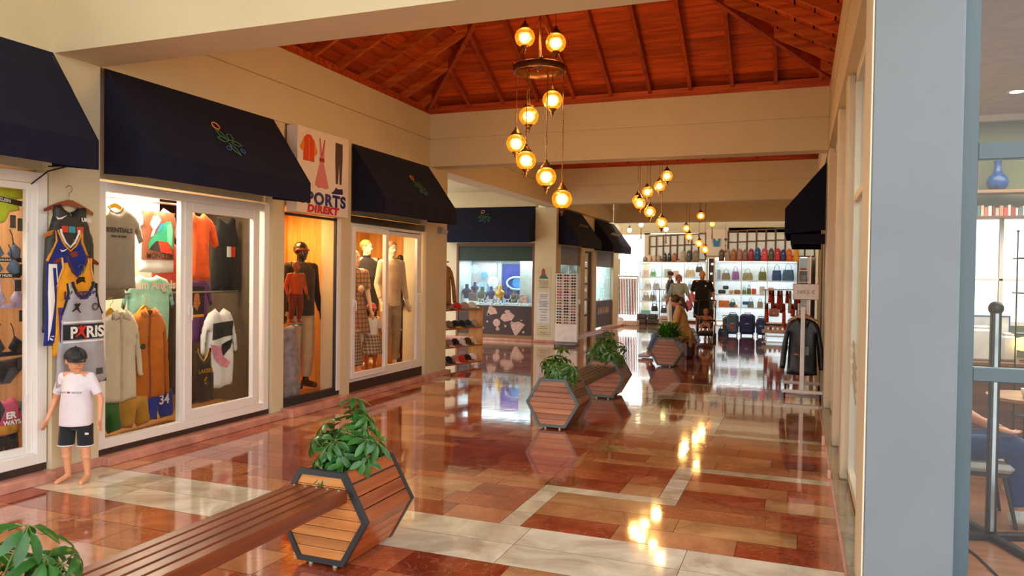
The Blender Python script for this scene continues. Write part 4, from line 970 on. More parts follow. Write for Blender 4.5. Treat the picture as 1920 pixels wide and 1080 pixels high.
# ---------------------------------------------------------------- garments: padded cloth shapes with folds
from mathutils.geometry import delaunay_2d_cdt
class Puff:
    def __init__(s, poly, thick=0.03, edge=0.05, fold=0.006, k=38.0, ph=0.0, res=0.028):
        s.poly = [Vector(p) for p in poly]; s.th = thick; s.ed = edge; s.fold = fold; s.k = k; s.ph = ph; s.res = res
    def dist(s, p):
        b = 9.0; n = len(s.poly)
        for i in range(n):
            a, c = s.poly[i], s.poly[(i + 1) % n]; e = c - a; l = e.length_squared
            t = max(0, min(1, (p - a).dot(e) / l)) if l else 0; b = min(b, (p - a - e * t).length)
        return b
    def inside(s, p):
        r = False; n = len(s.poly)
        for i in range(n):
            a, b = s.poly[i], s.poly[(i + 1) % n]
            if (a.y > p.y) != (b.y > p.y) and p.x < (b.x - a.x) * (p.y - a.y) / (b.y - a.y) + a.x: r = not r
        return r
    def wave(s, x, z): return s.fold * (math.sin(s.k * x + 3.5 * z + s.ph) + 0.6 * math.sin(s.k * 0.43 * x - 9 * z + s.ph * 2)) * min(1.0, 0.35 + abs(z) * 1.3)
    def h(s, x, z):
        d = min(s.dist(Vector((x, z))) / s.ed, 1.0); return s.th * math.sqrt(max(0, 1 - (1 - d) ** 2))
    def mesh(s, mb=None, M=None):
        mb = mb or MB(); pts = []; n = len(s.poly)
        for i in range(n):
            a, b = s.poly[i], s.poly[(i + 1) % n]; m = max(1, int((b - a).length / s.res))
            pts += [a + (b - a) * (j / m) for j in range(m)]
        nb = len(pts); x0 = min(p.x for p in pts); x1 = max(p.x for p in pts); z0 = min(p.y for p in pts); z1 = max(p.y for p in pts)
        x = x0 + s.res * .5; j = 0
        while x < x1:
            z = z0 + s.res * (.5 if j % 2 else .9)
            while z < z1:
                p = Vector((x, z))
                if s.inside(p) and s.dist(p) > s.res * .45: pts.append(p)
                z += s.res
            x += s.res * .87; j += 1
        v, e, f, *_ = delaunay_2d_cdt(pts, [(i, (i + 1) % nb) for i in range(nb)], [], 1, 1e-5)
        f = [q for q in f if s.inside(sum((v[i] for i in q), Vector((0, 0))) / len(q))]
        on = [s.dist(p) < 1e-4 for p in v]; vs = []; m = {}
        for i, p in enumerate(v): w_ = s.wave(p.x, p.y); vs.append(Vector((p.x, -(0 if on[i] else s.h(p.x, p.y)) + w_, p.y)))
        for i, p in enumerate(v):
            if on[i]: m[i] = i
            else: m[i] = len(vs); vs.append(Vector((p.x, s.h(p.x, p.y) + s.wave(p.x, p.y), p.y)))
        if M is not None: vs = [M @ p for p in vs]
        def ori(t):
            a, b, c = (v[i] for i in t); return (b - a).cross(c - a) > 0
        fr = [tuple(t) if ori(t[:3]) else tuple(t)[::-1] for t in f]; bk = [tuple(m[i] for i in t)[::-1] for t in fr]
        return mb.add(vs, fr + bk, True)
    def decal(s, poly, off=0.003, res=0.026, mb=None):
        mb = mb or MB(); q = Puff(poly, res=res); pts = []; n = len(q.poly)
        for i in range(n):
            a, b = q.poly[i], q.poly[(i + 1) % n]; m = max(1, int((b - a).length / res)); pts += [a + (b - a) * (j / m) for j in range(m)]
        nb = len(pts); x0 = min(p.x for p in pts); x1 = max(p.x for p in pts); z0 = min(p.y for p in pts); z1 = max(p.y for p in pts)
        x = x0 + res / 2
        while x < x1:
            z = z0 + res / 2
            while z < z1:
                if q.inside(Vector((x, z))) and q.dist(Vector((x, z))) > res * .3: pts.append(Vector((x, z)))
                z += res
            x += res
        v, e, f, *_ = delaunay_2d_cdt(pts, [(i, (i + 1) % nb) for i in range(nb)], [], 1, 1e-5)
        f = [t for t in f if q.inside(sum((v[i] for i in t), Vector((0, 0))) / len(t))]
        return mb.add([(p.x, -s.h(p.x, p.y) + s.wave(p.x, p.y) - off - .003, p.y) for p in v], [tuple(t) if (v[t[1]] - v[t[0]]).cross(v[t[2]] - v[t[0]]) > 0 else tuple(t)[::-1] for t in f], True)
    def y(s, x, z): return -s.h(x, z) + s.wave(x, z)
def mirror(h): return h + [(-x, z) for x, z in h[::-1] if abs(x) > 1e-6]
def tee(W, H, sl=0.24, so=0.10, nk=0.08, nd=0.07, hemx=0.0):
    w_ = W / 2
    return mirror([(0, -nd), (nk * .6, -nd * .75), (nk, 0.0), (w_ * .9, -.045), (w_ + so * .45, -.12), (w_ + so, -.05 - sl), (w_ + so * .5, -.08 - sl), (w_ - .005, -.21), (w_ + .0, -.4 * H), (w_ + hemx, -H), (0, -H - .012)])
def longshirt(W, H, sl=0.58, so=0.10, nk=0.06, nd=0.05):
    w_ = W / 2
    return mirror([(0, -nd), (nk, 0.0), (w_ * .88, -.05), (w_ + so * .3, -.14), (w_ + so * .8, -sl * .6), (w_ + so, -sl), (w_ + so * .35, -sl - .01), (w_ + so * .1, -sl * .6), (w_ - .01, -.24), (w_ + .01, -H), (0, -H - .02)])
def tank(W, H, nk=0.085, nd=0.13, st=0.05, hemx=0.02):
    w_ = W / 2
    return mirror([(0, -nd), (nk * .55, -nd * .72), (nk * .95, -nd * .25), (nk, 0.0), (nk + st, -.012), (nk + st - .005, -.09), (w_ * .86, -.20), (w_, -.25), (w_ + hemx * .4, -.5 * H), (w_ + hemx, -H), (0, -H - .01)])
def trousers(W, H, leg=0.10, gap=0.02):
    w_ = W / 2
    return mirror([(0, 0), (w_ * .85, 0), (w_, -.18), (w_ * .9 + .01, -H * .6), (gap + leg, -H), (gap, -H), (gap * .5, -.26), (0, -.24)])
def outline(poly, idx, r, n=6, M=None):
    return [(poly[i][0], 0, poly[i][1]) for i in idx]
def garment(name, label, cat, loc, rz, pf, m, group=None, tilt=0.0):
    r = thing(name, label, cat, loc, rz, group)
    if tilt: r.rotation_euler = (0, tilt, rz)
    obj('cloth', pf.mesh(), m, r); return r
def piping(r, pf, pts, m, nm='piping', rad=0.006, label=None, fy=None):
    obj(nm, MB().tube([(x, (pf.y(x, z) if fy is None else fy) - .001, z) for x, z in pts], rad, 6), m, r, label)
WDR = wood('6A1E10', '8C3018', 0.25, 3, 'X', coat=0.5); WDO = wood('B05A18', 'D07C2C', 0.3, 3, 'X', coat=0.4); STEEL = mat('9A9A98', 0.3, metal=0.9); GOLD = mat('C8961E', 0.35, metal=0.3)
BLK = mat('141416', 0.5); WHT = mat('E8E6E2', 0.7, var=0.03)
def hanger(label, loc, rz, W, m, hook=0.13, hm=STEEL, thick=0.02, drop=0.075, tilt=0.0):
    r = thing('clothes_hanger', label, 'hanger', loc, rz, 'clothes hangers'); r.rotation_euler = (0, tilt, rz)
    w_ = W / 2; top = [(-w_, -drop - .01), (-w_ * .8, -drop * .78), (-w_ * .35, -drop * .25), (-w_ * .1, 0.0), (w_ * .1, 0.0), (w_ * .35, -drop * .25), (w_ * .8, -drop * .78), (w_, -drop - .01)]
    bot = [(w_ * .98, -drop - .032), (w_ * .75, -drop * .78 - .03), (w_ * .3, -drop * .3 - .032), (0, -.038), (-w_ * .3, -drop * .3 - .032), (-w_ * .75, -drop * .78 - .03), (-w_ * .98, -drop - .032)]
    obj('hanger_bar', MB().prism((top + bot)[::-1], lambda u, v, t: (u, t, v), -thick / 2, thick / 2), m, r)
    pts = [(0, 0, -.01), (0, 0, hook * .45)] + [(0.028 * math.sin(a) , 0, hook * .45 + .03 - .028 * math.cos(a) + .0) for a in [R(q) for q in (40, 90, 140, 180, 220, 260)]]
    obj('hook', MB().tube(pts, 0.0028, 6), hm, r)
    return r
LX = R(90)
# ---- four sleeveless tops stacked on the pillar (local x = world +Y, front = world +X)
NV, PUR, YEL = cloth('1B2A7A'), cloth('4A3480'), cloth('E0961C')
pf = Puff(tank(0.42, 1.0, 0.075, 0.06, 0.075), 0.035, 0.06, 0.005)
g = garment('sleeveless_top', 'black sleeveless sports top with white UKG letters, highest of the four on the pillar', 'top', (-5.415, 4.28, 2.155), LX, pf, mat('2A2C2C', 0.5, var=0.2, bump=0.3), 'sports tops on the pillar')
text('lettering', 'UKG', 0.042, WHT, g, (0.115, -0.042, -0.125), off=0.002, label='white letters')
obj('tick_mark', MB().prism([(-.15, -.10), (-.135, -.125), (-.10, -.118), (-.055, -.085), (-.11, -.108), (-.13, -.11)][::-1], lambda u, v, t: (u, t, v), -.0400, -.042), WHT, g, 'white tick mark')
for x0, x1, c in ((-.10, -.045, 'C8382A'), (-.04, 0.02, '2A9AA8'), (.03, .09, 'C8482A')): obj('colour_block', pf.decal([(x0, -.17), (x1, -.17), (x1, -.22), (x0, -.22)]), mat(c, 0.6), g, 'coloured block')
hanger('dark red wooden hanger of the black sleeveless top', (-5.42, 4.28, 2.195), LX, 0.42, WDR)
pf = Puff(tank(0.37, 0.90, 0.085, 0.15, 0.03), 0.03, 0.05, 0.006, ph=1)
g = garment('basketball_jersey', 'blue basketball jersey with yellow and white trim, second of the four on the pillar', 'jersey', (-5.39, 4.25, 1.955), LX, pf, NV, 'sports tops on the pillar')
nkp = [(-.085, 0), (-.08, -.035), (-.045, -.108), (0, -.15), (.045, -.108), (.08, -.035), (.085, 0)]
piping(g, pf, [(x * .93, z * .94 + .004) for x, z in nkp], WHT, 'neck_trim', 0.009, 'white neck trim'); piping(g, pf, [(x * 1.13, z * 1.08 - .004) for x, z in nkp], YEL, 'neck_edge', 0.007, 'yellow neck edge')
for s_ in (-1, 1): piping(g, pf, [(s_ * .115, -.012), (s_ * .108, -.09), (s_ * .155, -.195), (s_ * .184, -.25)], YEL, 'armhole_trim', 0.010, 'yellow armhole trim')
obj('side_stripe', pf.decal([(-.18, -.27), (-.12, -.27), (-.10, -.62), (-.07, -.86), (-.19, -.86), (-.19, -.5)]), WHT, g, 'white side band'); obj('side_stripe', pf.decal([(-.155, -.30), (-.13, -.30), (-.11, -.6), (-.15, -.88), (-.19, -.88), (-.145, -.55)], 0.005), NV, g, 'blue stripe on the white band')
obj('tick_mark', MB().prism([(-.105, -.155), (-.09, -.175), (-.065, -.168), (-.03, -.14), (-.07, -.16), (-.09, -.162)][::-1], lambda u, v, t: (u, t, v), -.0400, -.042), WHT, g, 'white tick mark')
hanger('orange wooden hanger of the blue jersey', (-5.395, 4.25, 1.995), LX, 0.40, WDO, 0.10)
pf = Puff(tank(0.37, 0.78, 0.085, 0.16, 0.045), 0.03, 0.05, 0.007, ph=2)
g = garment('basketball_jersey', 'golden yellow basketball jersey with purple trim, third of the four on the pillar', 'jersey', (-5.365, 4.30, 1.748), LX, pf, YEL, 'sports tops on the pillar')
piping(g, pf, [(x * 1.0, z * 1.06) for x, z in nkp], cloth('4A3050'), 'neck_trim', 0.010, 'purple neck trim'); 
for s_ in (-1, 1): piping(g, pf, [(s_ * .128, -.012), (s_ * .122, -.09), (s_ * .16, -.2), (s_ * .184, -.25)], mat('E4B060', 0.8), 'armhole_trim', 0.008)
text('lettering', 'LAKERS', 0.085, mat('3A2A60', 0.7), g, (0.0, -0.048, -0.335), off=0.003, label='purple letters'); obj('side_stripe', pf.decal([(-.18, -.40), (-.13, -.40), (-.10, -.76), (-.16, -.76)], 0.004), PUR, g, 'purple side stripe'); obj('side_stripe', pf.decal([(.13, -.36), (.18, -.36), (.19, -.7), (.14, -.7)], 0.004), PUR, g, 'purple side stripe'); obj('side_stripe', pf.decal([(-.155, -.50), (-.145, -.50), (-.12, -.76), (-.13, -.76)], 0.006), WHT, g, 'white line on the purple stripe')
hanger('dark red hanger of the yellow jersey', (-5.37, 4.30, 1.788), LX, 0.40, WDR, 0.10)
pf = Puff(tank(0.36, 0.82, 0.10, 0.13, 0.035, 0.05), 0.03, 0.05, 0.008, ph=3)
g = garment('basketball_jersey', 'light grey basketball jersey reading PARIS, in front of the other three on the pillar', 'jersey', (-5.34, 4.33, 1.548), LX, pf, cloth('A8A8AE', 0.08), 'sports tops on the pillar')
piping(g, pf, [(x * 1.12, z * .86) for x, z in nkp], cloth('26262A'), 'neck_trim', 0.011, 'black neck trim')
for s_ in (-1, 1): piping(g, pf, [(s_ * .135, -.012), (s_ * .128, -.09), (s_ * .155, -.2), (s_ * .18, -.26)], cloth('26262A'), 'armhole_trim', 0.009, 'black armhole trim')
obj('chest_band', pf.decal([(-.178, -.31), (.178, -.31), (.18, -.325), (-.18, -.325)], 0.004), WHT, g, 'white line'); obj('chest_band', pf.decal([(-.18, -.335), (.18, -.335), (.182, -.455), (-.182, -.455)], 0.004), cloth('2E2E32'), g, 'black chest band'); obj('chest_band', pf.decal([(-.18, -.465), (.18, -.465), (.182, -.48), (-.182, -.48)], 0.004), WHT, g, 'white line')
text('lettering', 'P', 0.125, WHT, g, (-0.115, -0.056, -0.44), off=0.004, label='white letter P'); text('lettering', 'RIS', 0.125, WHT, g, (0.075, -0.056, -0.44), off=0.004, label='white letters RIS')
def jumpman(r, x, z, s, m, lab):
    P = [(0, .05), (.012, .03), (.03, .045), (.05, .04), (.035, .02), (.02, .0), (.03, -.03), (.05, -.055), (.04, -.06), (.012, -.03), (0, -.02), (-.02, -.03), (-.045, -.045), (-.05, -.035), (-.02, -.01), (-.01, .01), (-.03, .03), (-.02, .04), (-.008, .03)]
    obj('leaping_figure', MB().prism([(x + u * s, z + v * s) for u, v in P], lambda u, v, t: (u, t, v), -.054, -.057), m, r, lab)
jumpman(g, -.05, -.39, 1.0, mat('D0281E', 0.6), 'red leaping figure'); jumpman(g, -.09, -.20, 0.75, BLK, 'black leaping figure')
obj('round_crest', MB().tube([(.085 + .028 * math.cos(q), -.044, -.20 + .028 * math.sin(q)) for q in [2 * PI * i / 18 for i in range(18)]], .0028, 5, True).tube([(.085 + .019 * math.cos(q), -.044, -.20 + .019 * math.sin(q)) for q in [2 * PI * i / 14 for i in range(14)]], .002, 5, True), BLK, g, 'black round crest')
obj('hem_badge', pf.decal([(.10, -.70), (.17, -.70), (.17, -.75), (.10, -.75)], 0.004), mat('4A4A50', 0.6), g, 'dark hem badge')
hanger('black plastic hanger of the grey jersey', (-5.345, 4.33, 1.588), LX, 0.26, BLK, 0.09)

# ---- underwear window: small pieces on hangers
def bra(name, label, cat, z, y, m, m2, group, cups=0.09, w_=0.24, band_label=None, txt=None, x=-5.72):
    r = thing(name, label, cat, (x, y, z), LX, group)
    for s_ in (-1, 1):
        pf = Puff([(s_ * .01, -.10), (s_ * .06, -.01), (s_ * (w_ / 2), -.06), (s_ * (w_ / 2 - .005), -.13), (s_ * .06, -.155)], 0.03, 0.06, 0.002, res=0.018); obj('cup', pf.mesh(), m, r)
        obj('strap', MB().tube([(s_ * .06, 0, -.02), (s_ * .055, .01, .05), (s_ * .04, .015, .09)], 0.004, 5), m2, r)
    obj('band', MB().bbox((-w_ / 2, -.012, -.165), (w_ / 2, .012, -.13), 0.003), m2, r, band_label)
    obj('price_tag', MB().box((w_ / 4, -.03, -.27), (w_ / 4 + .05, -.027, -.18)), mat('3A3A3C', 0.5), r, 'grey card tag')
    if txt: text('lettering', txt, 0.026, WHT, r, (0, -.0135, -.157), off=0.0005, label='white letters')
    return r
LIME, DEN, LIL, BK2 = cloth('C9D62A'), cloth('5A6E8C', 0.35), cloth('B7A6C4', 0.3), cloth('1E2024')
for k in range(3): pass
g = thing('underwear_set', 'lime green underwear with black waistband, top left of the first window', 'underwear', (-5.72, 3.97, 2.30), LX, 'underwear hung in the first window')
pf = Puff([(-.18, 0), (.13, 0), (.14, -.03), (.15, -.10), (.02, -.14), (-.04, -.22), (-.16, -.28), (-.18, -.2)], 0.02, 0.03, 0.004); obj('briefs', pf.mesh(), LIME, g)
pf = Puff([(-.18, -.10), (.0, -.09), (.09, -.15), (.10, -.2), (.02, -.22), (-.02, -.30), (-.18, -.36)], 0.02, 0.03, 0.004, res=0.02); o = obj('briefs', pf.mesh(), LIME, g); o.location.y = -.03
for (z, t) in ((-.012, 'KLEIN'), (-.135, 'N KLEIN')):
    b = obj('waistband', MB().bbox((-.18, -.058, z - .02), (.12, -.048, z + .02), 0.002), BLK, g, 'black waistband'); b.rotation_euler = (0, R(8 if z < -.1 else 0), 0)
    t_ = text('lettering', t, 0.036, WHT, b, (-0.04, -.0585, z - .013), off=0.001, label='white letters')
obj('price_tag', MB().box((.03, -.02, -.34), (.075, -.017, -.24)), mat('4A4A4C', 0.5), g); obj('price_tag', MB().box((.09, -.02, -.36), (.135, -.017, -.26)), mat('4A4A4C', 0.5), g)
bra('bikini_top', 'faded denim-blue bra with black striped band, under the lime green set', 'bra', 1.86, 3.98, DEN, BK2, 'underwear hung in the first window', txt='HILFIGER')
bra('bikini_top', 'denim-blue bra with second striped band and red strap, lower of the two denim ones', 'bra', 1.74, 3.93, DEN, BK2, 'underwear hung in the first window', txt='Y HILFIG', x=-5.66)
bra('bikini_top', 'lilac patterned bra in the middle of the first window', 'bra', 1.50, 4.0, LIL, LIL, 'underwear hung in the first window', w_=0.27)
bra('bikini_top', 'black plain bra under the lilac one', 'bra', 1.13, 3.99, BK2, BK2, 'underwear hung in the first window', w_=0.26)
g = thing('briefs', 'black briefs hanging right below the black bra', 'underwear', (-5.72, 3.99, 0.93), LX, 'underwear hung in the first window'); obj('cloth', Puff([(-.14, 0), (.12, .02), (.12, -.08), (.03, -.18), (-.04, -.18), (-.14, -.07)], 0.02, 0.04, 0.004).mesh(), BK2, g)
pf = Puff(tee(0.22, 0.30, 0.13, 0.07, 0.05, 0.04), 0.03, 0.05, 0.004, res=0.02)
g = garment('printed_sports_shirt', 'pink, black and teal printed sports shirt lettered WAYS at the bottom of the first window', 'shirt', (-5.70, 3.96, 0.66), LX, pf, cloth('C8486A', 0.3))
obj('side_panel', pf.decal([(-.12, -.04), (-.06, -.01), (-.02, -.1), (-.10, -.28), (-.12, -.2)]), BK2, g, 'black panel'); obj('side_panel', pf.decal([(.10, -.05), (.13, -.06), (.16, -.16), (.12, -.17)]), cloth('2A88A0'), g, 'teal sleeve panel'); obj('lower_panel', pf.decal([(-.10, -.22), (.10, -.22), (.10, -.29), (-.10, -.29)]), cloth('C88A2A', 0.4), g, 'orange lower panel')
text('lettering', 'ER', 0.07, WHT, g, (0.02, -.044, -.17), off=0.003); text('lettering', 'WAYS', 0.05, WHT, g, (0.03, -.044, -.22), off=0.002)
pf = Puff([(-.12, 0), (.11, 0), (.13, -.22), (.02, -.24), (0, -.10), (-.02, -.24), (-.13, -.22)], 0.02, 0.04, 0.004); garment('sports_shorts', 'black sports shorts below the printed sports shirt', 'shorts', (-5.71, 3.96, 0.36), LX, pf, BK2)

# ---- T-shirt window
GG = 'clothes hung in the T-shirt window'
pf = Puff(tee(0.44, 0.74, 0.25, 0.09, 0.085, 0.06), 0.03, 0.06, 0.006)
g = garment('t_shirt', 'taupe grey T-shirt reading ESSENTIALS, first in the big window', 't-shirt', (-5.78, 5.02, 2.22), LX, pf, cloth('94887A', 0.06), GG)
piping(g, pf, [(-.085, 0), (-.05, -.045), (0, -.06), (.05, -.045), (.085, 0)], cloth('A0968A'), 'collar', 0.009); text('lettering', 'ESSENTIALS', 0.06, mat('3A3630', 0.7), g, (0.0, -.036, -.235), off=0.002, sx=1.0, label='dark letters'); text('lettering', 'FEAR OF GOD', 0.025, mat('3A3630', 0.7), g, (0.01, -.036, -.28), off=0.0005)
hanger('golden hanger of the taupe T-shirt', (-5.79, 5.02, 2.25), LX, 0.30, GOLD, 0.08, GOLD)
pf = Puff(tee(0.40, 0.30, 0.16, 0.05, 0.08, 0.06), 0.03, 0.05, 0.005)
garment('t_shirt', 'grey-brown T-shirt hem peeping out below the taupe one', 't-shirt', (-5.92, 5.05, 1.68), LX, pf, cloth('6E6458'), GG)
pf = Puff(tee(0.42, 0.64, 0.22, 0.06, 0.08, 0.05), 0.035, 0.06, 0.004)
g = garment('t_shirt', 'white T-shirt with brown panel showing a green and red mountain figure', 't-shirt', (-5.97, 5.67, 2.27), LX, pf, cloth('EFEDEA', 0.03), GG)
D = lambda pts, c, off, lab=None, nm='print': obj(nm, pf.decal(pts, off), mat(c, 0.75, var=0.03), g, lab)
D([(-.205, -.04), (.205, -.04), (.205, -.52), (-.205, -.52)], '8C4E30', 0.004, 'brown printed panel')
D([(-.10, -.30), (.0, -.22), (.07, -.14), (.13, -.13), (.16, -.20), (.16, -.42), (.10, -.34), (-.02, -.34), (-.14, -.42), (-.14, -.36)], '2EA07A', 0.006, 'green figure'); D([(.08, -.17), (.13, -.15), (.15, -.22), (.14, -.38), (.09, -.34)], '6ECFA0', 0.008, 'light green facet')
D([(-.12, -.30), (-.09, -.22), (-.13, -.17), (-.09, -.09), (-.03, -.08), (.01, -.12), (-.02, -.17), (-.06, -.22), (-.08, -.28)], 'F2EEE6', 0.009, 'white figure head'); D([(-.05, -.25), (.0, -.16), (.06, -.15), (.0, -.23)], '2A88B8', 0.010, 'blue facet'); D([(-.03, -.33), (.10, -.34), (.15, -.46), (.0, -.44)], 'E0401E', 0.010, 'red block'); D([(-.14, -.42), (-.06, -.34), (-.03, -.33), (.0, -.44)], '2A2420', 0.010, 'dark triangle')
text('lettering', 'MONCLER', 0.078, mat('2A1C14', 0.7), g, (0.0, -.047, -.505), off=0.001, sx=0.92, label='dark letters')
pf = Puff(tee(0.50, 0.66, 0.26, 0.07, 0.09, 0.03), 0.035, 0.06, 0.006, ph=2)
g = garment('t_shirt', 'mint green T-shirt with pale gothic lettering behind the shirts', 't-shirt', (-6.02, 5.62, 1.60), LX, pf, cloth('9AD6C2'), GG); text('lettering', 'Palm Angels', 0.115, mat('E8D6C4', 0.7), g, (0.02, -.043, -.135), off=0.004, label='pale letters')
SHB = cloth('D8C9AE', 0.06)
def shirt(label, loc, W, H, m, col, ph, hang=True, dark=None, sl=0.62):
    pf = Puff(longshirt(W, H, sl, 0.09), 0.04, 0.06, 0.010, ph=ph, k=30); r = garment('button_shirt', label, 'shirt', loc, LX, pf, m, GG)
    for s_ in (-1, 1): obj('collar', Puff([(s_ * .01, -.06), (s_ * .05, .02), (s_ * .11, -.02), (s_ * .10, -.10)], 0.012, 0.02, 0, res=0.03).mesh(M=Matrix.Translation((0, -.04, 0))), m, r)
    obj('placket', pf.decal([(-.012, -.06), (.012, -.06), (.012, -H), (-.012, -H)], 0.003), col, r); obj('chest_pocket', pf.decal([(.06, -.20), (.15, -.20), (.15, -.31), (.06, -.31)], 0.005), m, r)
    obj('neck_lining', pf.decal([(-.05, -.01), (.05, -.01), (.012, -.075), (-.012, -.075)], 0.006), dark or col, r, 'darker neck lining')
    return r
g = shirt('cream button shirt with a dark round sleeve badge, beside the burnt orange shirt', (-5.78, 5.06, 1.27), 0.36, 0.82, SHB, cloth('C8B898'), 1); obj('sleeve_badge', MB().cyl((.235, -.045, -.34), (.235, -.035, -.34), .028, n=16), mat('3A3A2A', 0.5), g, 'dark round badge')
hanger('golden hanger of the cream shirt', (-5.79, 4.98, 1.30), LX, 0.16, GOLD, 0.08, GOLD)
shirt('burnt orange long-sleeved shirt hanging in the middle of the big window', (-5.88, 5.47, 1.27), 0.40, 0.86, cloth('C06A1C', 0.08), cloth('8A4412'), 2.5, dark=cloth('7A2E10'), sl=0.86)
hanger('golden hanger of the burnt orange shirt', (-5.89, 5.45, 1.31), LX, 0.20, GOLD, 0.08, GOLD)
pf = Puff(tee(0.30, 0.72, 0.3, 0.14, 0.07, 0.05), 0.05, 0.06, 0.012, ph=4); garment('t_shirt', 'bright orange T-shirt with broad folds at the top of the sliding pane', 't-shirt', (-5.95, 6.20, 2.27), LX, pf, cloth('E0581A', 0.18), GG)
pf = Puff(tee(0.34, 0.5, 0.2, 0.09, 0.08, 0.05), 0.03, 0.06, 0.006); garment('t_shirt', 'red T-shirt half hidden behind the window post', 't-shirt', (-6.12, 5.92, 1.95), LX, pf, cloth('B83A1E', 0.2), GG)
pf = Puff(tank(0.42, 0.86, 0.09, 0.06, 0.06), 0.03, 0.06, 0.006); g = garment('sleeveless_top', 'black sleeveless top with a white and red badge high in the sliding pane', 'top', (-6.15, 6.83, 2.27), LX, pf, cloth('222224'), GG)
obj('badge', pf.decal([(-.03, -.34), (.04, -.34), (.04, -.46), (-.03, -.46)], 0.004), WHT, g, 'white square'); obj('badge', pf.decal([(.04, -.34), (.11, -.34), (.11, -.46), (.04, -.46)], 0.004), mat('D8402A', 0.6), g, 'red square')
pf = Puff(tee(0.38, 0.72, 0.26, 0.08, 0.08, 0.05), 0.03, 0.06, 0.006, ph=1); g = garment('t_shirt', 'purple T-shirt with a dark photo print', 't-shirt', (-6.05, 6.25, 1.60), LX, pf, cloth('6E3A6E', 0.2), GG)
obj('print', pf.decal([(-.13, -.12), (.10, -.12), (.10, -.42), (-.13, -.42)], 0.004), mat('2A1C1A', 0.7, var=0.5, scale=30), g, 'dark photo print'); obj('print', pf.decal([(-.13, -.42), (.10, -.42), (.10, -.45), (-.13, -.45)], 0.005), YEL, g, 'yellow print edge'); obj('print', pf.decal([(-.04, -.20), (.02, -.18), (.05, -.30), (.0, -.38), (-.06, -.33)], 0.006), mat('B8703A', 0.7, var=0.4, scale=40), g, 'orange printed figure')
pf = Puff(longshirt(0.38, 0.86, 0.50, 0.09), 0.04, 0.06, 0.012, ph=2, k=26); g = garment('sweatshirt', 'white long-sleeved sweatshirt with black and pink brush print', 'sweatshirt', (-5.93, 6.49, 1.24), LX, pf, cloth('E2E0DE', 0.05), GG)
obj('print', pf.decal([(-.15, -.16), (.17, -.14), (.16, -.30), (-.15, -.34)], 0.004), mat('2A2A2C', 0.7, var=0.4, scale=30), g, 'black brush band'); obj('print', pf.decal([(-.17, -.38), (-.02, -.42), (.02, -.52), (.12, -.60), (.08, -.66), (-.04, -.62), (-.12, -.54)], 0.006), cloth('D88AA0', 0.3), g, 'pink brush mark'); obj('print', pf.decal([(.0, -.40), (.15, -.34), (.12, -.44), (.02, -.54)], 0.005), BK2, g, 'black brush mark')
pf = Puff(tank(0.27, 0.56, 0.08, 0.13, 0.035), 0.025, 0.05, 0.004); g = garment('basketball_jersey', 'dark brown basketball jersey with gold letters low in the sliding pane', 'jersey', (-5.80, 6.12, 0.84), LX, pf, cloth('3A2C24'), GG)
text('lettering', 'LAKERS', 0.06, GOLD, g, (0, -.038, -.255), off=0.001); text('lettering', '6', 0.13, GOLD, g, (0, -.038, -.39), off=0.003, label='gold number'); piping(g, pf, [(x * .95, z * .9) for x, z in nkp], YEL, 'neck_trim', 0.006, 'gold neck trim')
pf = Puff([(-.17, 0), (.17, 0), (.18, -.27), (.02, -.28), (0, -.14), (-.02, -.28), (-.18, -.27)], 0.04, 0.06, 0.008); g = garment('basketball_shorts', 'royal blue sports shorts with the number 34 under the orange shirt', 'shorts', (-5.93, 5.66, 0.45), LX, pf, cloth('1E3C9A'), GG); text('lettering', '34', 0.13, WHT, g, (0.03, -.047, -.13), off=0.003, label='white number')
LP = lambda x0: [(x0 - .14, 0), (x0 + .13, 0), (x0 + .16, -.30), (x0 + .03, -.32), (x0, -.16), (x0 - .03, -.32), (x0 - .17, -.30)]
garment('trouser_form', 'green trousers on a lower body form in the corner of the big window', 'trousers', (-5.85, 4.98, 0.47), LX, Puff(LP(0), 0.08, 0.12, 0.004), cloth('2E6A2A'), GG)
garment('trouser_form', 'mustard trousers on a lower body form under the cream shirt', 'trousers', (-5.88, 5.33, 0.47), LX, Puff(LP(0), 0.08, 0.12, 0.004), cloth('B8862A'), GG)
o = obj('clothes_rail', MB().cyl((-6.0, 4.64, 1.42), (-6.0, 6.86, 1.42), 0.012, n=10), STEEL); tag(o, 'thin metal rail across the middle of the big clothes window', 'rail')
o = obj('clothes_rail', MB().cyl((-6.05, 4.64, 2.33), (-6.05, 6.86, 2.33), 0.012, n=10), STEEL); tag(o, 'thin metal rail high in the big clothes window', 'rail')
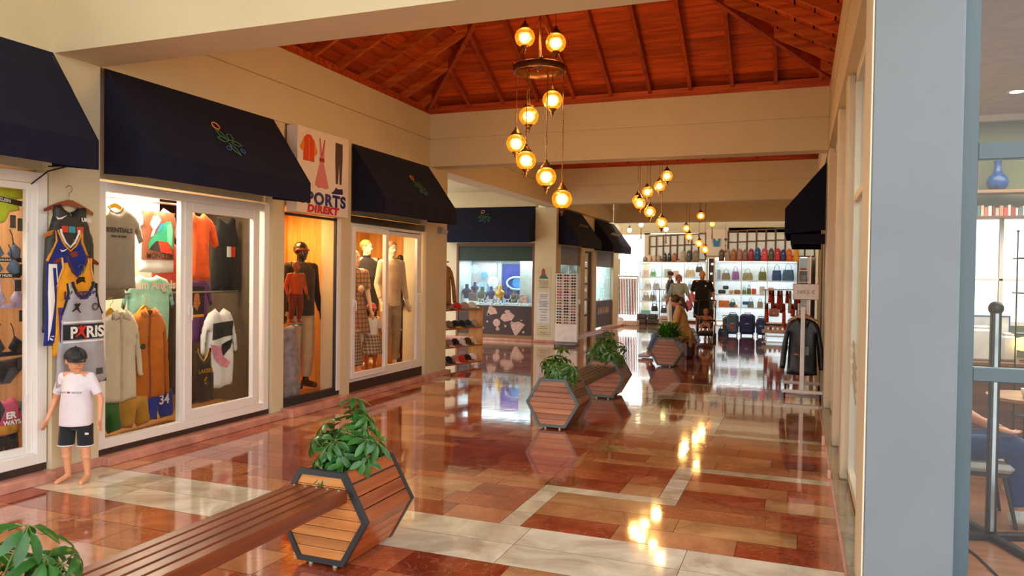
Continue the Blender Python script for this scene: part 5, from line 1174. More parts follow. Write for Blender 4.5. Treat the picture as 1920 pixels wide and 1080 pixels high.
# ---------------------------------------------------------------- figures: continuous bodies grown from limbs
SKIN = mat('C98A68', 0.5, var=0.06, scale=12); SKINM = mat('E0A078', 0.38, var=0.05, scale=10)
def limbs(J, mb, sc=1.0, hands=True, head=True, fem=False, fr=0.0085, kid=False, curl=0.3):
    """J: joints in metres. Adds limbs, torso, hands, feet, head; all closed solids to be merged."""
    def c(a, b, r0, r1): mb.cap(J[a], J[b], r0 * sc, r1 * sc, 12)
    V = {k: Vector(v) for k, v in J.items()}
    hx = (V['hipR'] - V['hipL']).normalized()
    for s in 'LR':
        c('hip' + s, 'knee' + s, .083, .055); c('knee' + s, 'ank' + s, .055, .036)
        calf = V['knee' + s].lerp(V['ank' + s], .3); mb.sph(calf, .058 * sc, 12, 8)
        a = V['ank' + s]; f = Vector(J.get('foot' + s, (a.x, a.y - .16 * sc, a.z - .045 * sc)))
        mb.cap(a - Vector((0, 0, .03 * sc)), f, .037 * sc, .028 * sc); mb.sph(a + (a - f).normalized() * .02 * sc - Vector((0, 0, .045 * sc)), .034 * sc, 10, 8)
        c('sh' + s, 'el' + s, .050, .038); c('el' + s, 'wr' + s, .038, .025)
        if hands:
            w_ = V['wr' + s]; d = (Vector(J['hand' + s]) - w_).normalized() if 'hand' + s in J else (w_ - V['el' + s]).normalized()
            side = Vector((0, -1, 0)) if abs(d.y) < .8 else Vector((1, 0, 0)); side = (side - d * side.dot(d)).normalized(); nrm = d.cross(side) * (1 if s == 'L' else -1)
            for k in range(5): mb.cap(w_, w_ + d * .085 * sc + side * (k - 2) * .017 * sc, .021 * sc, .014 * sc, 8)
            for k, L in enumerate((.062, .075, .080, .070)):
                p = w_ + d * .085 * sc + side * (1.5 - k) * .021 * sc * (1 if s == 'R' else 1); q = p + (d * (1 - curl * .4) + nrm * curl * .5) * L * .5 * sc + side * (1.5 - k) * .004 * sc; t = q + (d * (1 - curl) + nrm * curl) * L * .5 * sc
                mb.cap(p, q, fr * sc, fr * .95 * sc, 8); mb.cap(q, t, fr * .95 * sc, fr * .8 * sc, 8)
            p = w_ + d * .03 * sc + side * .025 * sc; q = p + (side * .7 + d * .7) * .042 * sc + nrm * .01 * sc; mb.cap(p, q, .012 * sc, .010 * sc, 8); mb.cap(q, q + (d * .9 + side * .25) * .03 * sc, .010 * sc, .008 * sc, 8)
    pel = (V['hipL'] + V['hipR']) / 2; ch = V['chest']; nk = V['neck']
    hw = (V['hipR'] - V['hipL']).length / 2; sw = (V['shR'] - V['shL']).length / 2
    up = (ch - pel).normalized(); M = Matrix((hx, up.cross(hx), up)).transposed()
    mb.sph(pel + up * .03 * sc, (hw + .075 * sc, .105 * sc, .11 * sc), 18, 12, M); mb.sph(pel.lerp(ch, .5), ((.125 if fem else .14) * sc, .095 * sc, .15 * sc), 18, 12, M)
    sx = (V['shR'] - V['shL']).normalized(); M2 = Matrix((sx, up.cross(sx), up)).transposed()
    mb.sph(ch, (sw * .92, .115 * sc, .17 * sc), 18, 12, M2); mb.cap(V['shL'].lerp(nk, .25), V['shR'].lerp(nk, .25), .055 * sc, .055 * sc)
    if fem:
        for s_ in (-1, 1): mb.sph(ch + sx * s_ * .075 * sc - M2 @ Vector((0, -.0, 0)) + (M2 @ Vector((0, -.10 * sc, -.02 * sc))), .055 * sc, 12, 8)
    hc = V['head']; mb.cap(nk - (hc - nk).normalized() * .03 * sc, hc, .053 * sc, .05 * sc)
    return mb
def headmesh(mb, hc, s, face, up=Vector((0, 0, 1)), ears=True, nose=True):
    """skull, jaw, nose, ears, brow, lips around hc; s = half head height; face = direction looked at"""
    f = Vector(face).normalized(); x = f.cross(Vector(up)).normalized(); u = x.cross(f); M = Matrix((x, -f, u)).transposed()
    P = lambda a, b, c: Vector(hc) + x * a * s + f * b * s + u * c * s
    mb.sph(P(0, -.08, .22), (s * .66, s * .80, s * .76), 20, 14, M); mb.sph(P(0, .16, -.28), (s * .53, s * .56, s * .60), 18, 12, M); mb.sph(P(0, .44, -.74), (s * .26, s * .24, s * .22), 12, 8, M)
    if nose:
        mb.cap(P(0, .66, .08), P(0, .84, -.20), s * .07, s * .12, 10); mb.sph(P(-.08, .76, -.22), s * .07, 8, 6); mb.sph(P(.08, .76, -.22), s * .07, 8, 6)
        mb.cap(P(-.30, .60, .20), P(-.10, .66, .17), s * .08, s * .07, 8); mb.cap(P(.30, .60, .20), P(.10, .66, .17), s * .08, s * .07, 8); mb.cap(P(-.14, .66, -.46), P(.14, .66, -.46), s * .06, s * .06, 8); mb.cap(P(-.12, .66, -.54), P(.12, .66, -.54), s * .065, s * .065, 8)
    if ears:
        for k in (-1, 1): mb.sph(P(.66 * k, -.05, -.02), (s * .08, s * .15, s * .22), 10, 8, M)
    return P, M
def facebits(par, P, s, M, lips=True, col='4A2E20'):
    for k in (-1, 1):
        e = MB(); e.sph(P(.24 * k, .60, .06), (s * .10, s * .07, s * .065), 10, 8, M); obj('eye', e, mat('EDE8E2', 0.3), par)
        e = MB(); e.sph(P(.24 * k, .655, .06), s * .042, 8, 6); obj('iris', e, mat(col, 0.2), par)
        e = MB(); e.tube([P(.36 * k, .56, .24), P(.24 * k, .64, .29), P(.12 * k, .68, .26)], s * .03, 6); obj('eyebrow', e, mat(col, 0.8), par)
    if lips: e = MB(); e.tube([P(-.17, .66, -.49), P(-.06, .725, -.475), P(.06, .725, -.475), P(.17, .66, -.49)], s * .04, 6); obj('lips', e, mat('B0605A', 0.4), par)
def stand(H, sw=.19, hw=.09, arms=((.30, .02), (.30, .02)), legs=0.0, kid=False):
    """upright joints for a body of height H, facing -y; arms = (outward, forward) of each wrist"""
    if kid: z = dict(ank=.055, knee=.25, hip=.44, chest=.63, sh=.735, neck=.76, head=.88)
    else: z = dict(ank=.05, knee=.27, hip=.50, chest=.70, sh=.815, neck=.85, head=.925)
    J = {}
    for s, k, (ao, af) in (('L', -1, arms[0]), ('R', 1, arms[1])):
        J['hip' + s] = (k * hw, 0, z['hip'] * H); J['knee' + s] = (k * (hw + .01), -.01, z['knee'] * H); J['ank' + s] = (k * (hw + .01 + legs), .02, z['ank'] * H)
        J['sh' + s] = (k * sw, 0, z['sh'] * H); J['el' + s] = (k * (sw + (ao - sw) * .5 + .02), .02, z['sh'] * H - .165 * H); J['wr' + s] = (k * ao, -af, z['sh'] * H - .31 * H + af * .3)
    J['chest'] = (0, 0, z['chest'] * H); J['neck'] = (0, 0, z['neck'] * H); J['head'] = (0, -.01, z['head'] * H); return J
def shell(J, keys, rad, sc, extra=None, n=14):
    """cloth tubes with clean flat ends: keys = [(a, b, r0, r1, t0, t1)]"""
    mb = MB()
    for a, b, r0, r1, t0, t1 in keys:
        A, B = Vector(J[a]), Vector(J[b]); mb.cyl(A.lerp(B, t0), A.lerp(B, t1), r0 * sc, r1 * sc, n)
        if t0 == 0: mb.sph(A, r0 * sc, n, 10)
        if t1 == 1: mb.sph(B, r1 * sc, n, 10)
    return mb
def lofty(mb, secs, cx=0, cy=0, n=24, shear=None):
    """torso or skirt from (z, rx, ry[, x, y]) sections"""
    rings = []
    for q in secs:
        z, rx, ry = q[:3]; ox, oy = (q[3], q[4]) if len(q) > 3 else (0, 0)
        rings.append([Vector((cx + ox + rx * math.cos(2 * PI * i / n), cy + oy + ry * math.sin(2 * PI * i / n), z)) for i in range(n)])
    return mb.loft(rings)
def top_cloth(J, sc, m, par, hem, sleeve=0.6, name='shirt', label=None, fw=.15, vox=.009, hemw=.155, depth=.12, neck=.06, extra=None, long=False):
    V = {k: Vector(v) for k, v in J.items()}; mb = MB(); pel = (V['hipL'] + V['hipR']) / 2; ch = V['chest']; sw = (V['shR'] - V['shL']).length / 2
    zsh = V['shL'].z; secs = [(hem, hemw * sc, depth * sc), (hem * .5 + ch.z * .5, (hemw - .005) * sc, depth * sc), (ch.z, sw * .96, (depth + .01) * sc), (zsh - .02 * sc, sw + .01 * sc, .10 * sc), (zsh + .035 * sc, sw * .72, .075 * sc), (V['neck'].z - .0 * sc, neck * 1.1 * sc, neck * 1.1 * sc)]
    off = lambda z: pel.lerp(ch, max(-.5, min(1.6, (z - pel.z) / max(.01, ch.z - pel.z))))
    rings = [(z, a, b, off(z).x, off(z).y) for z, a, b in secs]; lofty(mb, rings)
    for s in 'LR':
        A, B, C_ = V['sh' + s], V['el' + s], V['wr' + s]; mb.sph(A, .062 * sc, 14, 10)
        if sleeve <= 1: mb.cyl(A, A.lerp(B, sleeve), .062 * sc, .060 * sc, 14)
        else: mb.cyl(A, B, .060 * sc, .050 * sc, 14); mb.sph(B, .050 * sc, 14, 10); mb.cyl(B, B.lerp(C_, sleeve - 1), .050 * sc, .036 * sc, 14)
    if extra: extra(mb)
    return obj(name, mb, m, par, label, remesh=vox, smooth_it=3)
def leg_cloth(J, sc, m, par, length=0.5, name='trousers', label=None, r=(.098, .072, .055), vox=.009, waist=None):
    V = {k: Vector(v) for k, v in J.items()}; mb = MB(); pel = (V['hipL'] + V['hipR']) / 2; hw = (V['hipR'] - V['hipL']).length / 2
    up = (V['chest'] - pel).normalized(); hx = (V['hipR'] - V['hipL']).normalized(); M = Matrix((hx, up.cross(hx), up)).transposed()
    mb.sph(pel + up * .03 * sc, (hw + .088 * sc, .118 * sc, .115 * sc), 18, 12, M)
    for s in 'LR':
        A, B, C_ = V['hip' + s], V['knee' + s], V['ank' + s]; mb.sph(A, r[0] * sc, 14, 10)
        if length <= 1: mb.cyl(A, A.lerp(B, length), r[0] * sc, (r[0] + (r[1] - r[0]) * length * .6) * sc, 14)
        else: mb.cyl(A, B, r[0] * sc, r[1] * sc, 14); mb.sph(B, r[1] * sc, 14, 10); mb.cyl(B, B.lerp(C_, length - 1), r[1] * sc, r[2] * sc, 14)
    return obj(name, mb, m, par, label, remesh=vox, smooth_it=2)
def sneakers(J, sc, m, par, sole=None, nm='shoe'):
    for s in 'LR':
        a = Vector(J['ank' + s]); f = Vector(J.get('foot' + s, (a.x, a.y - .16 * sc, a.z - .045 * sc))); d = (f - a); d.z = 0; d.normalize(); bz = a.z - .085 * sc if a.z > .085 * sc else 0.0
        mb = MB(); mb.cap(Vector((a.x, a.y, bz + .045 * sc)) - d * .02, Vector((a.x, a.y, bz + .035 * sc)) + d * .17 * sc, .046 * sc, .036 * sc); mb.cyl((a.x, a.y, bz + .04 * sc), (a.x, a.y, bz + .10 * sc), .047 * sc, .044 * sc)
        obj(nm, mb, m, par, remesh=.008 * max(sc, .7), smooth_it=2)
def capmesh(par, P, s, M, m, f=1.0, back=False):
    """baseball cap on a head frame"""
    mb = MB(); n = 20; rings = []
    for j in range(8):
        t = j / 7 * PI / 2; rr_, hh = math.cos(t), math.sin(t)
        rings.append([P(.74 * rr_ * math.cos(2 * PI * i / n), -.06 + .88 * rr_ * math.sin(2 * PI * i / n), .22 + .80 * hh) for i in range(n)])
    rings = rings[:-1] + [[P(.04 * math.cos(2 * PI * i / n), -.06 + .04 * math.sin(2 * PI * i / n), 1.02) for i in range(n)]]
    mb.loft(rings); g = obj('cap', mb, m, par)
    mb = MB(); k = -1 if back else 1; vs = []
    for j in range(5):
        for i in range(9):
            a = -1.05 + 2.1 * i / 8; ext = j / 4
            vs.append(P(.72 * math.sin(a) * (1 - .12 * ext), k * (-.06 * k + .86 * math.cos(a) + .62 * ext * max(0.0, math.cos(a * 1.35)) ** .6), .24 - .10 * ext - .10 * abs(math.sin(a)) * ext + .02))
    for e in (0, 1):
        pass
    fs = [(j * 9 + i, j * 9 + i + 1, (j + 1) * 9 + i + 1, (j + 1) * 9 + i) for j in range(4) for i in range(8)]
    u = (P(0, 0, 1) - P(0, 0, 0)) * .035; mb.add(vs, fs, True); mb.add([v - u for v in vs], [q[::-1] for q in fs], True)
    obj('cap_peak', mb, m, g); obj('cap_button', MB().sph(P(0, -.06, 1.03), s * .06, 8, 6), m, g)
    return g

# ---- child mannequin by the pillar
J = stand(1.02, .105, .065, ((.20, .04), (.205, .05)), kid=True)
for _k, _d in (('chest', .05), ('shL', .065), ('shR', .065), ('neck', .075), ('elL', .055), ('elR', .055), ('wrL', .045), ('wrR', .045)): J[_k] = (J[_k][0], J[_k][1], J[_k][2] + _d)
J['head'] = (0, -.01, .92)
J['footL'] = (-.10, -.09, .012); J['footR'] = (.09, -.10, .012)
g = thing('child_mannequin', 'child mannequin in black cap, white T-shirt and black shorts standing before the pillar', 'mannequin', (-5.22, 4.19, 0), R(22))
mb = MB(); limbs(J, mb, .62, fr=.0105, curl=.25); P2, M = headmesh(MB(), (0, -.015, .935), .110, (0.75, -1, -.05)); P, M = headmesh(mb, (0, -.015, .935), .098, (0.75, -1, -.05)); obj('body', mb, SKINM, g, remesh=.0065, smooth_it=3)
t = top_cloth(J, .60, cloth('E6E2EA', 0.04), g, .44, .75, 'shirt', vox=.006, hemw=.205, depth=.18); text('lettering', 'TOMMY', 0.02, mat('8A8AA0', 0.7), t, (-.055, -.108, .70), off=0); text('lettering', 'HILFIGER', 0.02, mat('8A8AA0', 0.7), t, (.06, -.108, .70), off=0); obj('flag_badge', MB().box((-.008, -.116, .702), (.010, -.110, .714)), mat('B02A3A', 0.6), t, 'small red and blue badge')
sh = leg_cloth(J, .60, cloth('22262C'), g, .86, 'shorts', r=(.098, .095, .09), vox=.006); 
for k in (-1, 1):
    A, B = Vector(J['hip' + ('L' if k < 0 else 'R')]), Vector(J['knee' + ('L' if k < 0 else 'R')]); C_ = A.lerp(B, .85); obj('hem_trim', MB().tube([C_ + Vector((.0575 * math.cos(q), .0575 * math.sin(q), 0)) for q in [2 * PI * i / 20 for i in range(20)]], .005, 6, True), WHT, sh, 'white hem trim')
obj('badge', MB().box((.098, -.062, .375), (.125, -.058, .39)), WHT, sh, 'small white badge'); c_ = capmesh(g, P2, .112, M, mat('1E2024', 0.6)); facebits(g, P, .098, M)
text('lettering', 'NY', 0.05, mat('0C0C0E', 0.5), c_, tuple(P2(-.15, .80, .50)), rot=(R(70), 0, R(18)), off=.003)

# ---- SPORTS window: mannequin, and a reflection built as a figure
g = thing('mannequin', 'adult mannequin with glossy black head, dark jacket and beige trousers', 'mannequin', (-5.98, 7.98, 0.16), R(75))
J = stand(1.90, .205, .10, ((.29, .05), (.29, .05))); mb = MB(); limbs(J, mb, 1.0, fr=.012); obj('body', mb, mat('1A1614', 0.25), g, remesh=.012, smooth_it=3)
mb = MB(); P, M = headmesh(mb, (0, -.01, 1.76), .125, (.2, -1, 0)); obj('head', mb, mat('141010', 0.12, coat=0.6), g, 'glossy black head', remesh=.008, smooth_it=2); mb = MB(); mb.tube([P(-.66, .05, .10), P(-.5, .52, .10), P(0, .74, .10), P(.5, .52, .10), P(.66, .05, .10)], .02, 8); obj('sunglasses_band', mb, mat('6A3010', 0.15), g, 'amber wraparound sunglasses')
top_cloth(J, 1.05, cloth('2A211E', 0.2), g, .93, 1.95, 'jacket', vox=.012, hemw=.19, depth=.14); leg_cloth(J, 1.05, cloth('BFA27E', 0.08), g, 1.9, r=(.10, .085, .065), vox=.012); sneakers(J, 1.05, mat('2A1C18', 0.3), g)
g = thing('child_mannequin', 'young mannequin in bright orange jacket and rust trousers, set high in the yellow window', 'mannequin', (-5.70, 7.52, 1.02), R(70))  # solid figure stands in for a reflection in the glass
J = stand(0.80, .095, .045, ((.12, .02), (.14, .03)), kid=True); mb = MB(); limbs(J, mb, .48, fr=.012, curl=.5); P, M = headmesh(mb, (0, -.01, .70), .068, (.3, -1, 0)); obj('body', mb, mat('8C4A22', 0.4), g, remesh=.006, smooth_it=2)
top_cloth(J, .48, cloth('C04A12', 0.12), g, .36, 1.9, 'jacket', vox=.006, hemw=.17, depth=.15); leg_cloth(J, .48, cloth('7A2C10'), g, 1.9, r=(.105, .085, .06), vox=.006); facebits(g, P, .068, M)
o = obj('display_stand', MB().cyl((-5.70, 7.52, .12), (-5.70, 7.52, 1.0), .012, n=10).cyl((-5.70, 7.52, 1.0), (-5.70, 7.52, 1.018), .09, n=20).cyl((-5.70, 7.52, .12), (-5.70, 7.52, .135), .10, n=20), STEEL); tag(o, 'slim metal stand carrying the young mannequin in the orange jacket', 'stand')  # stand added only to hold up the figure built for the reflection
pf = Puff([(-.10, .0), (.05, .02), (.12, -.10), (.17, -.4), (.20, -.85), (-.16, -.85), (-.13, -.4), (-.14, -.1)], .06, .09, .012, k=30); garment('summer_dress', 'pale grey-lilac dress hanging low at the left of the yellow window', 'dress', (-5.64, 7.33, 1.0), LX, pf, cloth('9A8E94', 0.3))
for y, z in ((7.62, 2.08), (8.06, 2.08)):
    o = thing('spot_lamp', 'small glowing spot lamp left of the black head' if y < 7.8 else 'small glowing spot lamp right of the black head', 'lamp', (-6.42, y, z)); obj('bulb', MB().sph((0, 0, 0), .02, 10, 8), glow('FFE0A0', 12), o); obj('socket', MB().cyl((-.08, 0, 0), (-.01, 0, 0), .018, n=10), BRASS, o)
# ---- right-hand clothes window mannequins
PLD = plaid('C8A078', [('A07C5A', .42, .3), ('4E3C32', .12, .0), ('A84A3A', .06, .62)], 16.0); PLS = plaid('B89878', [('8A6A50', .4, .2), ('5A4A40', .12, .0), ('D8C8B0', .07, .6)], 22.0)
WN = 'figures in the last clothes window'
MSK = mat('E8CDB0', 0.35, var=0.03)
def mannequin(label, loc, rz, H, fem, kid, skin, arms, top, bottom, headless=False, hair=None, face=(0, -1, 0), sw=.19, sc=1.0, hs=.118):
    g = thing('child_mannequin' if kid else 'mannequin', label, 'mannequin', loc, rz, WN); J = stand(H, sw, .09 if not kid else .055, arms, kid=kid)
    P = M = None
    if headless: J['head'] = (0, 0, J['neck'][2] + .02)
    mb = MB(); limbs(J, mb, sc, fem=fem, fr=.011)
    if not headless: P, M = headmesh(mb, J['head'], hs, face)
    obj('body', mb, skin, g, remesh=.010 if not kid else .007, smooth_it=3); top(g, J, sc); bottom(g, J, sc)
    if hair and P: mb = MB(); mb.sph(P(0, -.16, .34), (hs * .74, hs * .82, hs * .74), 18, 12, M); obj('hair', mb, mat(hair, 0.5, var=.3, scale=40), g)
    if P and not headless: facebits(g, P, hs, M)
    return g, P, M
mannequin('woman mannequin in beige checked dress at the left of the last clothes window', (-5.86, 9.03, 0.20), R(55), 1.78, True, False, MSK, ((.24, .05), (.24, .06)),
          lambda g, J, s: top_cloth(J, s, PLD, g, 1.05, .8, 'dress_top', hemw=.13, depth=.11, vox=.010), lambda g, J, s: obj('skirt', lofty(MB(), [(.60, .25, .19), (.8, .21, .165), (1.0, .165, .13), (1.1, .14, .115)]), PLD, g), hair='B08A50', face=(.5, -1, 0), sw=.165, sc=.92)
mannequin('male mannequin with pale head in a dark long coat and high collar', (-6.25, 9.97, 0.20), R(60), 1.99, False, False, MSK, ((.28, .05), (.28, .05)),
          lambda g, J, s: (top_cloth(J, s * 1.05, cloth('332A26', .15), g, .86, 1.95, 'coat', hemw=.20, depth=.14, vox=.012), obj('high_collar', MB().cyl((0, 0, 1.58), (0, 0, 1.72), .075, .066, 18), cloth('241E1C'), g), obj('lapel_badge', MB().box((.09, -.155, 1.42), (.12, -.15, 1.44)), mat('E05A3A', .5), g, 'small orange badge')), lambda g, J, s: leg_cloth(J, s, cloth('3A3430'), g, 1.9, vox=.012), hair='B8803C', face=(.5, -1, 0), sw=.2)
g, P, M = mannequin('girl mannequin with pink cap, white T-shirt and pleated checked skirt', (-5.72, 9.27, 0.24), R(60), 1.02, False, True, mat('B45A2C', .4), ((.16, .04), (.17, .05)),
          lambda g, J, s: top_cloth(J, s, cloth('E4DCD4', .04), g, .50, .8, 'shirt', vox=.007, hemw=.165, depth=.135), lambda g, J, s: None, sw=.10, sc=.6, hs=.09)
rings = []
for z, r_ in ((.26, .205), (.40, .165), (.52, .115), (.53, .10)): rings.append([Vector(((r_ + .012 * (i % 2) * (r_ / .2)) * math.cos(2 * PI * i / 44), (r_ * .85 + .012 * (i % 2) * (r_ / .2)) * math.sin(2 * PI * i / 44), z)) for i in range(44)])
obj('skirt', MB().loft(rings), PLS, g); capmesh(g, P, .09, M, cloth('D84A4A'))
mannequin('pale mannequin in cream jumper and beige trousers behind the window post', (-5.76, 9.89, 0.20), R(70), 1.96, False, False, MSK, ((.27, .10), (.30, .03)),
          lambda g, J, s: top_cloth(J, s, cloth('D8B892', .08), g, .95, 1.8, 'jumper', hemw=.165, depth=.125, vox=.012), lambda g, J, s: leg_cloth(J, s, cloth('A88C6A'), g, 1.9, vox=.012), hair='8A5A34', face=(-.2, -1, 0))
mannequin('headless mannequin in dark jacket and brown trousers at the right of the last clothes window', (-6.02, 10.62, 0.20), R(80), 1.98, False, False, mat('2A2420', .4), ((.20, .16), (.22, .16)),
          lambda g, J, s: (top_cloth(J, s * 1.04, cloth('3A302A', .15), g, 1.0, 1.9, 'jacket', hemw=.185, depth=.14, vox=.012), obj('collar', MB().lathe([(.075, 1.60), (.10, 1.66), (.085, 1.70), (.06, 1.66)], n=18), cloth('14100E'), g)), lambda g, J, s: leg_cloth(J, s, cloth('7A5638', .1), g, 1.9, vox=.012), headless=True)
pf = Puff([(-.10, .10), (.05, .09), (.10, -.1), (.14, -.42), (-.14, -.42), (-.12, -.1)], .05, .07, .01, k=40); garment('checked_skirt', 'checked child skirt hanging at the lower left of the last clothes window', 'skirt', (-5.70, 8.86, 0.78), LX, pf, PLS)
for k, (x, y, z, rz_) in enumerate(((-5.80, 9.86, .62, .4), (-5.76, 10.02, .78, -.3))):
    s_ = thing('white_sneaker', 'white sneaker on a clear stand, %s of the pair' % ('lower' if k == 0 else 'upper'), 'shoe', (x, y, z), rz_ + R(90)); mb = MB(); mb.cap((-.07, 0, .035), (.09, 0, .028), .038, .030); mb.cyl((-.06, 0, .04), (-.055, 0, .10), .04, .036); obj('upper', mb, WHT, s_, remesh=.007, smooth_it=2); obj('sole', MB().bbox((-.11, -.04, -.008), (.125, .04, .012), .01), mat('D8D4CC', .5), s_)
    o = obj('shoe_stand', MB().cyl((x, y, .12), (x, y, z - .009), .008, n=8).cyl((x, y, .12), (x, y, .126), .06, n=16).cyl((x, y, z - .014), (x, y, z - .009), .05, n=14), mat('9A8A70', .2, metal=.5)); tag(o, 'slim metal stand under the %s white sneaker' % ('lower' if k == 0 else 'upper'), 'stand')
# ---------------------------------------------------------------- hat rack, jewellery display, sunglasses, belts
HR = wood('C8884C', 'E0A868', 0.45, 2, 'Z')
hr = thing('hat_rack', 'open pale wooden shelf unit full of caps beside the last pillar', 'shelf unit', (-5.66, 12.02, 0), R(75))
# local x along the shelf (towards +Y), front faces -y (towards the corridor)
HW, HD = 0.55, 0.16
for x in (-HW, HW - .02): obj('side_panel', MB().bbox((x, -HD, .07), (x + .02, HD, 1.04), .002), HR, hr)
SHZ = (.10, .40, .72, 1.02)
for i, z in enumerate(SHZ):
    mb = MB(); M = Matrix.Translation((0, 0, z)) @ Matrix.Rotation(R(10 if i < 3 else 0), 4, 'X'); mb.bbox((-HW + .021, -HD, -.01), (HW - .021, HD, .01), .002, M=M); obj('shelf', mb, wood('A8642C', 'C07A3C', 0.45, 2, 'X'), hr)
for x in (-HW + .04, HW - .04):
    for y in (-HD + .04, HD - .04): obj('caster', MB().cyl((x - .012, y, .03), (x + .012, y, .03), .03, n=14).cyl((x, y, .03), (x, y, .07), .01, n=8), mat('B8B4AC', .4), hr)
def cap_thing(label, par_loc, rz, c1, c2, tilt=0.0, brim='peak', group='caps and hats on the pale shelf unit', s=.085):
    g = thing('baseball_cap' if brim == 'peak' else 'sun_hat', label, 'cap' if brim == 'peak' else 'hat', par_loc, rz, group); g.rotation_euler = (tilt, 0, rz)
    n = 18; rings = []
    for j in range(7):
        t = j / 6 * PI / 2; rings.append([Vector((s * math.cos(t) * math.cos(2 * PI * i / n), 1.15 * s * math.cos(t) * math.sin(2 * PI * i / n), .01 + 1.25 * s * math.sin(t))) for i in range(n)])
    rings[-1] = [Vector((.004 * math.cos(2 * PI * i / n), .004 * math.sin(2 * PI * i / n), .01 + 1.25 * s)) for i in range(n)]
    obj('crown', MB().loft(rings), cloth(c1), g)
    mb = MB(); vs = []
    if brim == 'peak':
        for j in range(4):
            for i in range(9):
                a = -1.05 + 2.1 * i / 8; e = j / 3; vs.append(Vector((s * math.sin(a) * (1 - .1 * e), -(1.12 * s * math.cos(a) + .85 * s * e * max(0, math.cos(a * 1.3)) ** .6), .014 - .02 * abs(math.sin(a)) * e - .01 * e)))
        fs = [(j * 9 + i, (j + 1) * 9 + i, (j + 1) * 9 + i + 1, j * 9 + i + 1) for j in range(3) for i in range(8)]
    else:
        for j in range(4):
            for i in range(20): e = j / 3; a = 2 * PI * i / 20; vs.append(Vector(((s + e * .06) * math.cos(a), (1.15 * s + e * .06) * math.sin(a), .014 - .018 * e)))
        fs = [(j * 20 + i, (j + 1) * 20 + i, (j + 1) * 20 + (i + 1) % 20, j * 20 + (i + 1) % 20) for j in range(3) for i in range(20)]
    mb.add(vs, fs, True); mb.add([v - Vector((0, 0, .005)) for v in vs], [f[::-1] for f in fs], True)
    obj('peak' if brim == 'peak' else 'brim', mb, cloth(c2), g); return g
M0 = Matrix.Translation((-5.66, 12.02, 0)) @ Matrix.Rotation(R(75), 4, 'Z')
ROWS = [(1, [('6A88A8', '5A7898', 'slate blue cap, nearest on the bottom shelf'), ('2A2422', '3A3230', 'black cap second on the bottom shelf'), ('C88A78', 'E8C8B8', 'salmon cap in the middle of the bottom shelf'), ('D8321E', 'D8321E', 'bright red cap on the bottom shelf'), ('3A2018', 'D89870', 'dark cap with tan peak on the bottom shelf'), ('E6E2E2', 'D8A090', 'white cap, last on the bottom shelf')], .10),
        (1, [('A8907A', 'C0A890', 'tan cap, nearest on the second lowest shelf'), ('9A8478', 'D8D4D8', 'taupe cap with white peak on the second lowest shelf'), ('2A1C1C', 'B82A2A', 'black and red cap on the second lowest shelf'), ('E4E2EA', 'DCDCE8', 'white cap in the middle shelf row'), ('4A3222', '4A3222', 'dark brown cap on the second lowest shelf'), ('E0C8A0', 'E8D8B0', 'cream straw cap, last on the second lowest shelf')], .40),
        (1, [('8A98A8', 'E0D8C0', 'grey cap with cream peak, nearest on the third shelf'), ('8A7868', '5A5450', 'brown-grey cap on the third shelf'), ('2A2622', 'C8B41E', 'black cap with yellow peak on the third shelf'), ('22282C', '2A2A2A', 'plain black cap on the third shelf'), ('2A3C44', '3A6A84', 'dark cap with blue peak and badge on the third shelf'), ('B8A088', 'A89078', 'beige cap, last on the third shelf')], .72)]
for _, row, z in ROWS:
    for k, (c1, c2, lb) in enumerate(row):
        p = M0 @ Vector((-.43 + .172 * k, -.02, z + .012)); cap_thing(lb, p, R(75 + 22), c1, c2, R(10), s=.078)
for k, (c1, c2, lb, br) in enumerate((('4A5248', '8A9088', 'dark green sun hat with grey brim, nearest on top of the unit', 'sun'), ('A08068', '3A2A22', 'brown cap with dark peak on top of the unit', 'peak'), ('D42A20', '7A3A20', 'bright red cap on top of the unit', 'peak'), ('B09A88', '8A7A6A', 'mottled beige cap on top of the unit', 'peak'), ('E2DCD8', '2A7A4A', 'white sun hat with green brim, last on top of the unit', 'sun'))):
    p = M0 @ Vector((-.44 + .21 * k, 0.0, 1.034)); cap_thing(lb, p, R(75 + 20), c1, c2, 0, br, s=.088)
pf = Puff(longshirt(0.34, 0.70, 0.66, 0.10), 0.05, 0.06, 0.012, ph=1); garment('knitted_sweater', 'brown patterned knitted sweater hanging behind the hat shelves', 'sweater', (-5.80, 11.66, 1.82), R(25), pf, mat('A0703E', 0.9, var=0.55, scale=45, bump=0.5))
o = obj('clothes_rail', MB().cyl((-6.2, 11.72, 1.86), (-5.66, 11.66, 1.86), .012, n=8).cyl((-6.2, 11.72, 0), (-6.2, 11.72, 1.86), .014, n=8).cyl((-5.80, 11.67, 1.86), (-5.80, 11.67, 1.80), .012, n=8), STEEL); tag(o, 'upright metal rail carrying the brown knitted sweater', 'rail')
o = obj('wall_mirror', MB().bbox((-6.6, 11.3, .5), (-6.56, 11.7, 2.0), .004), mat('BFD0D0', .15)); tag(o, 'narrow pale mirror behind the brown sweater', 'mirror')

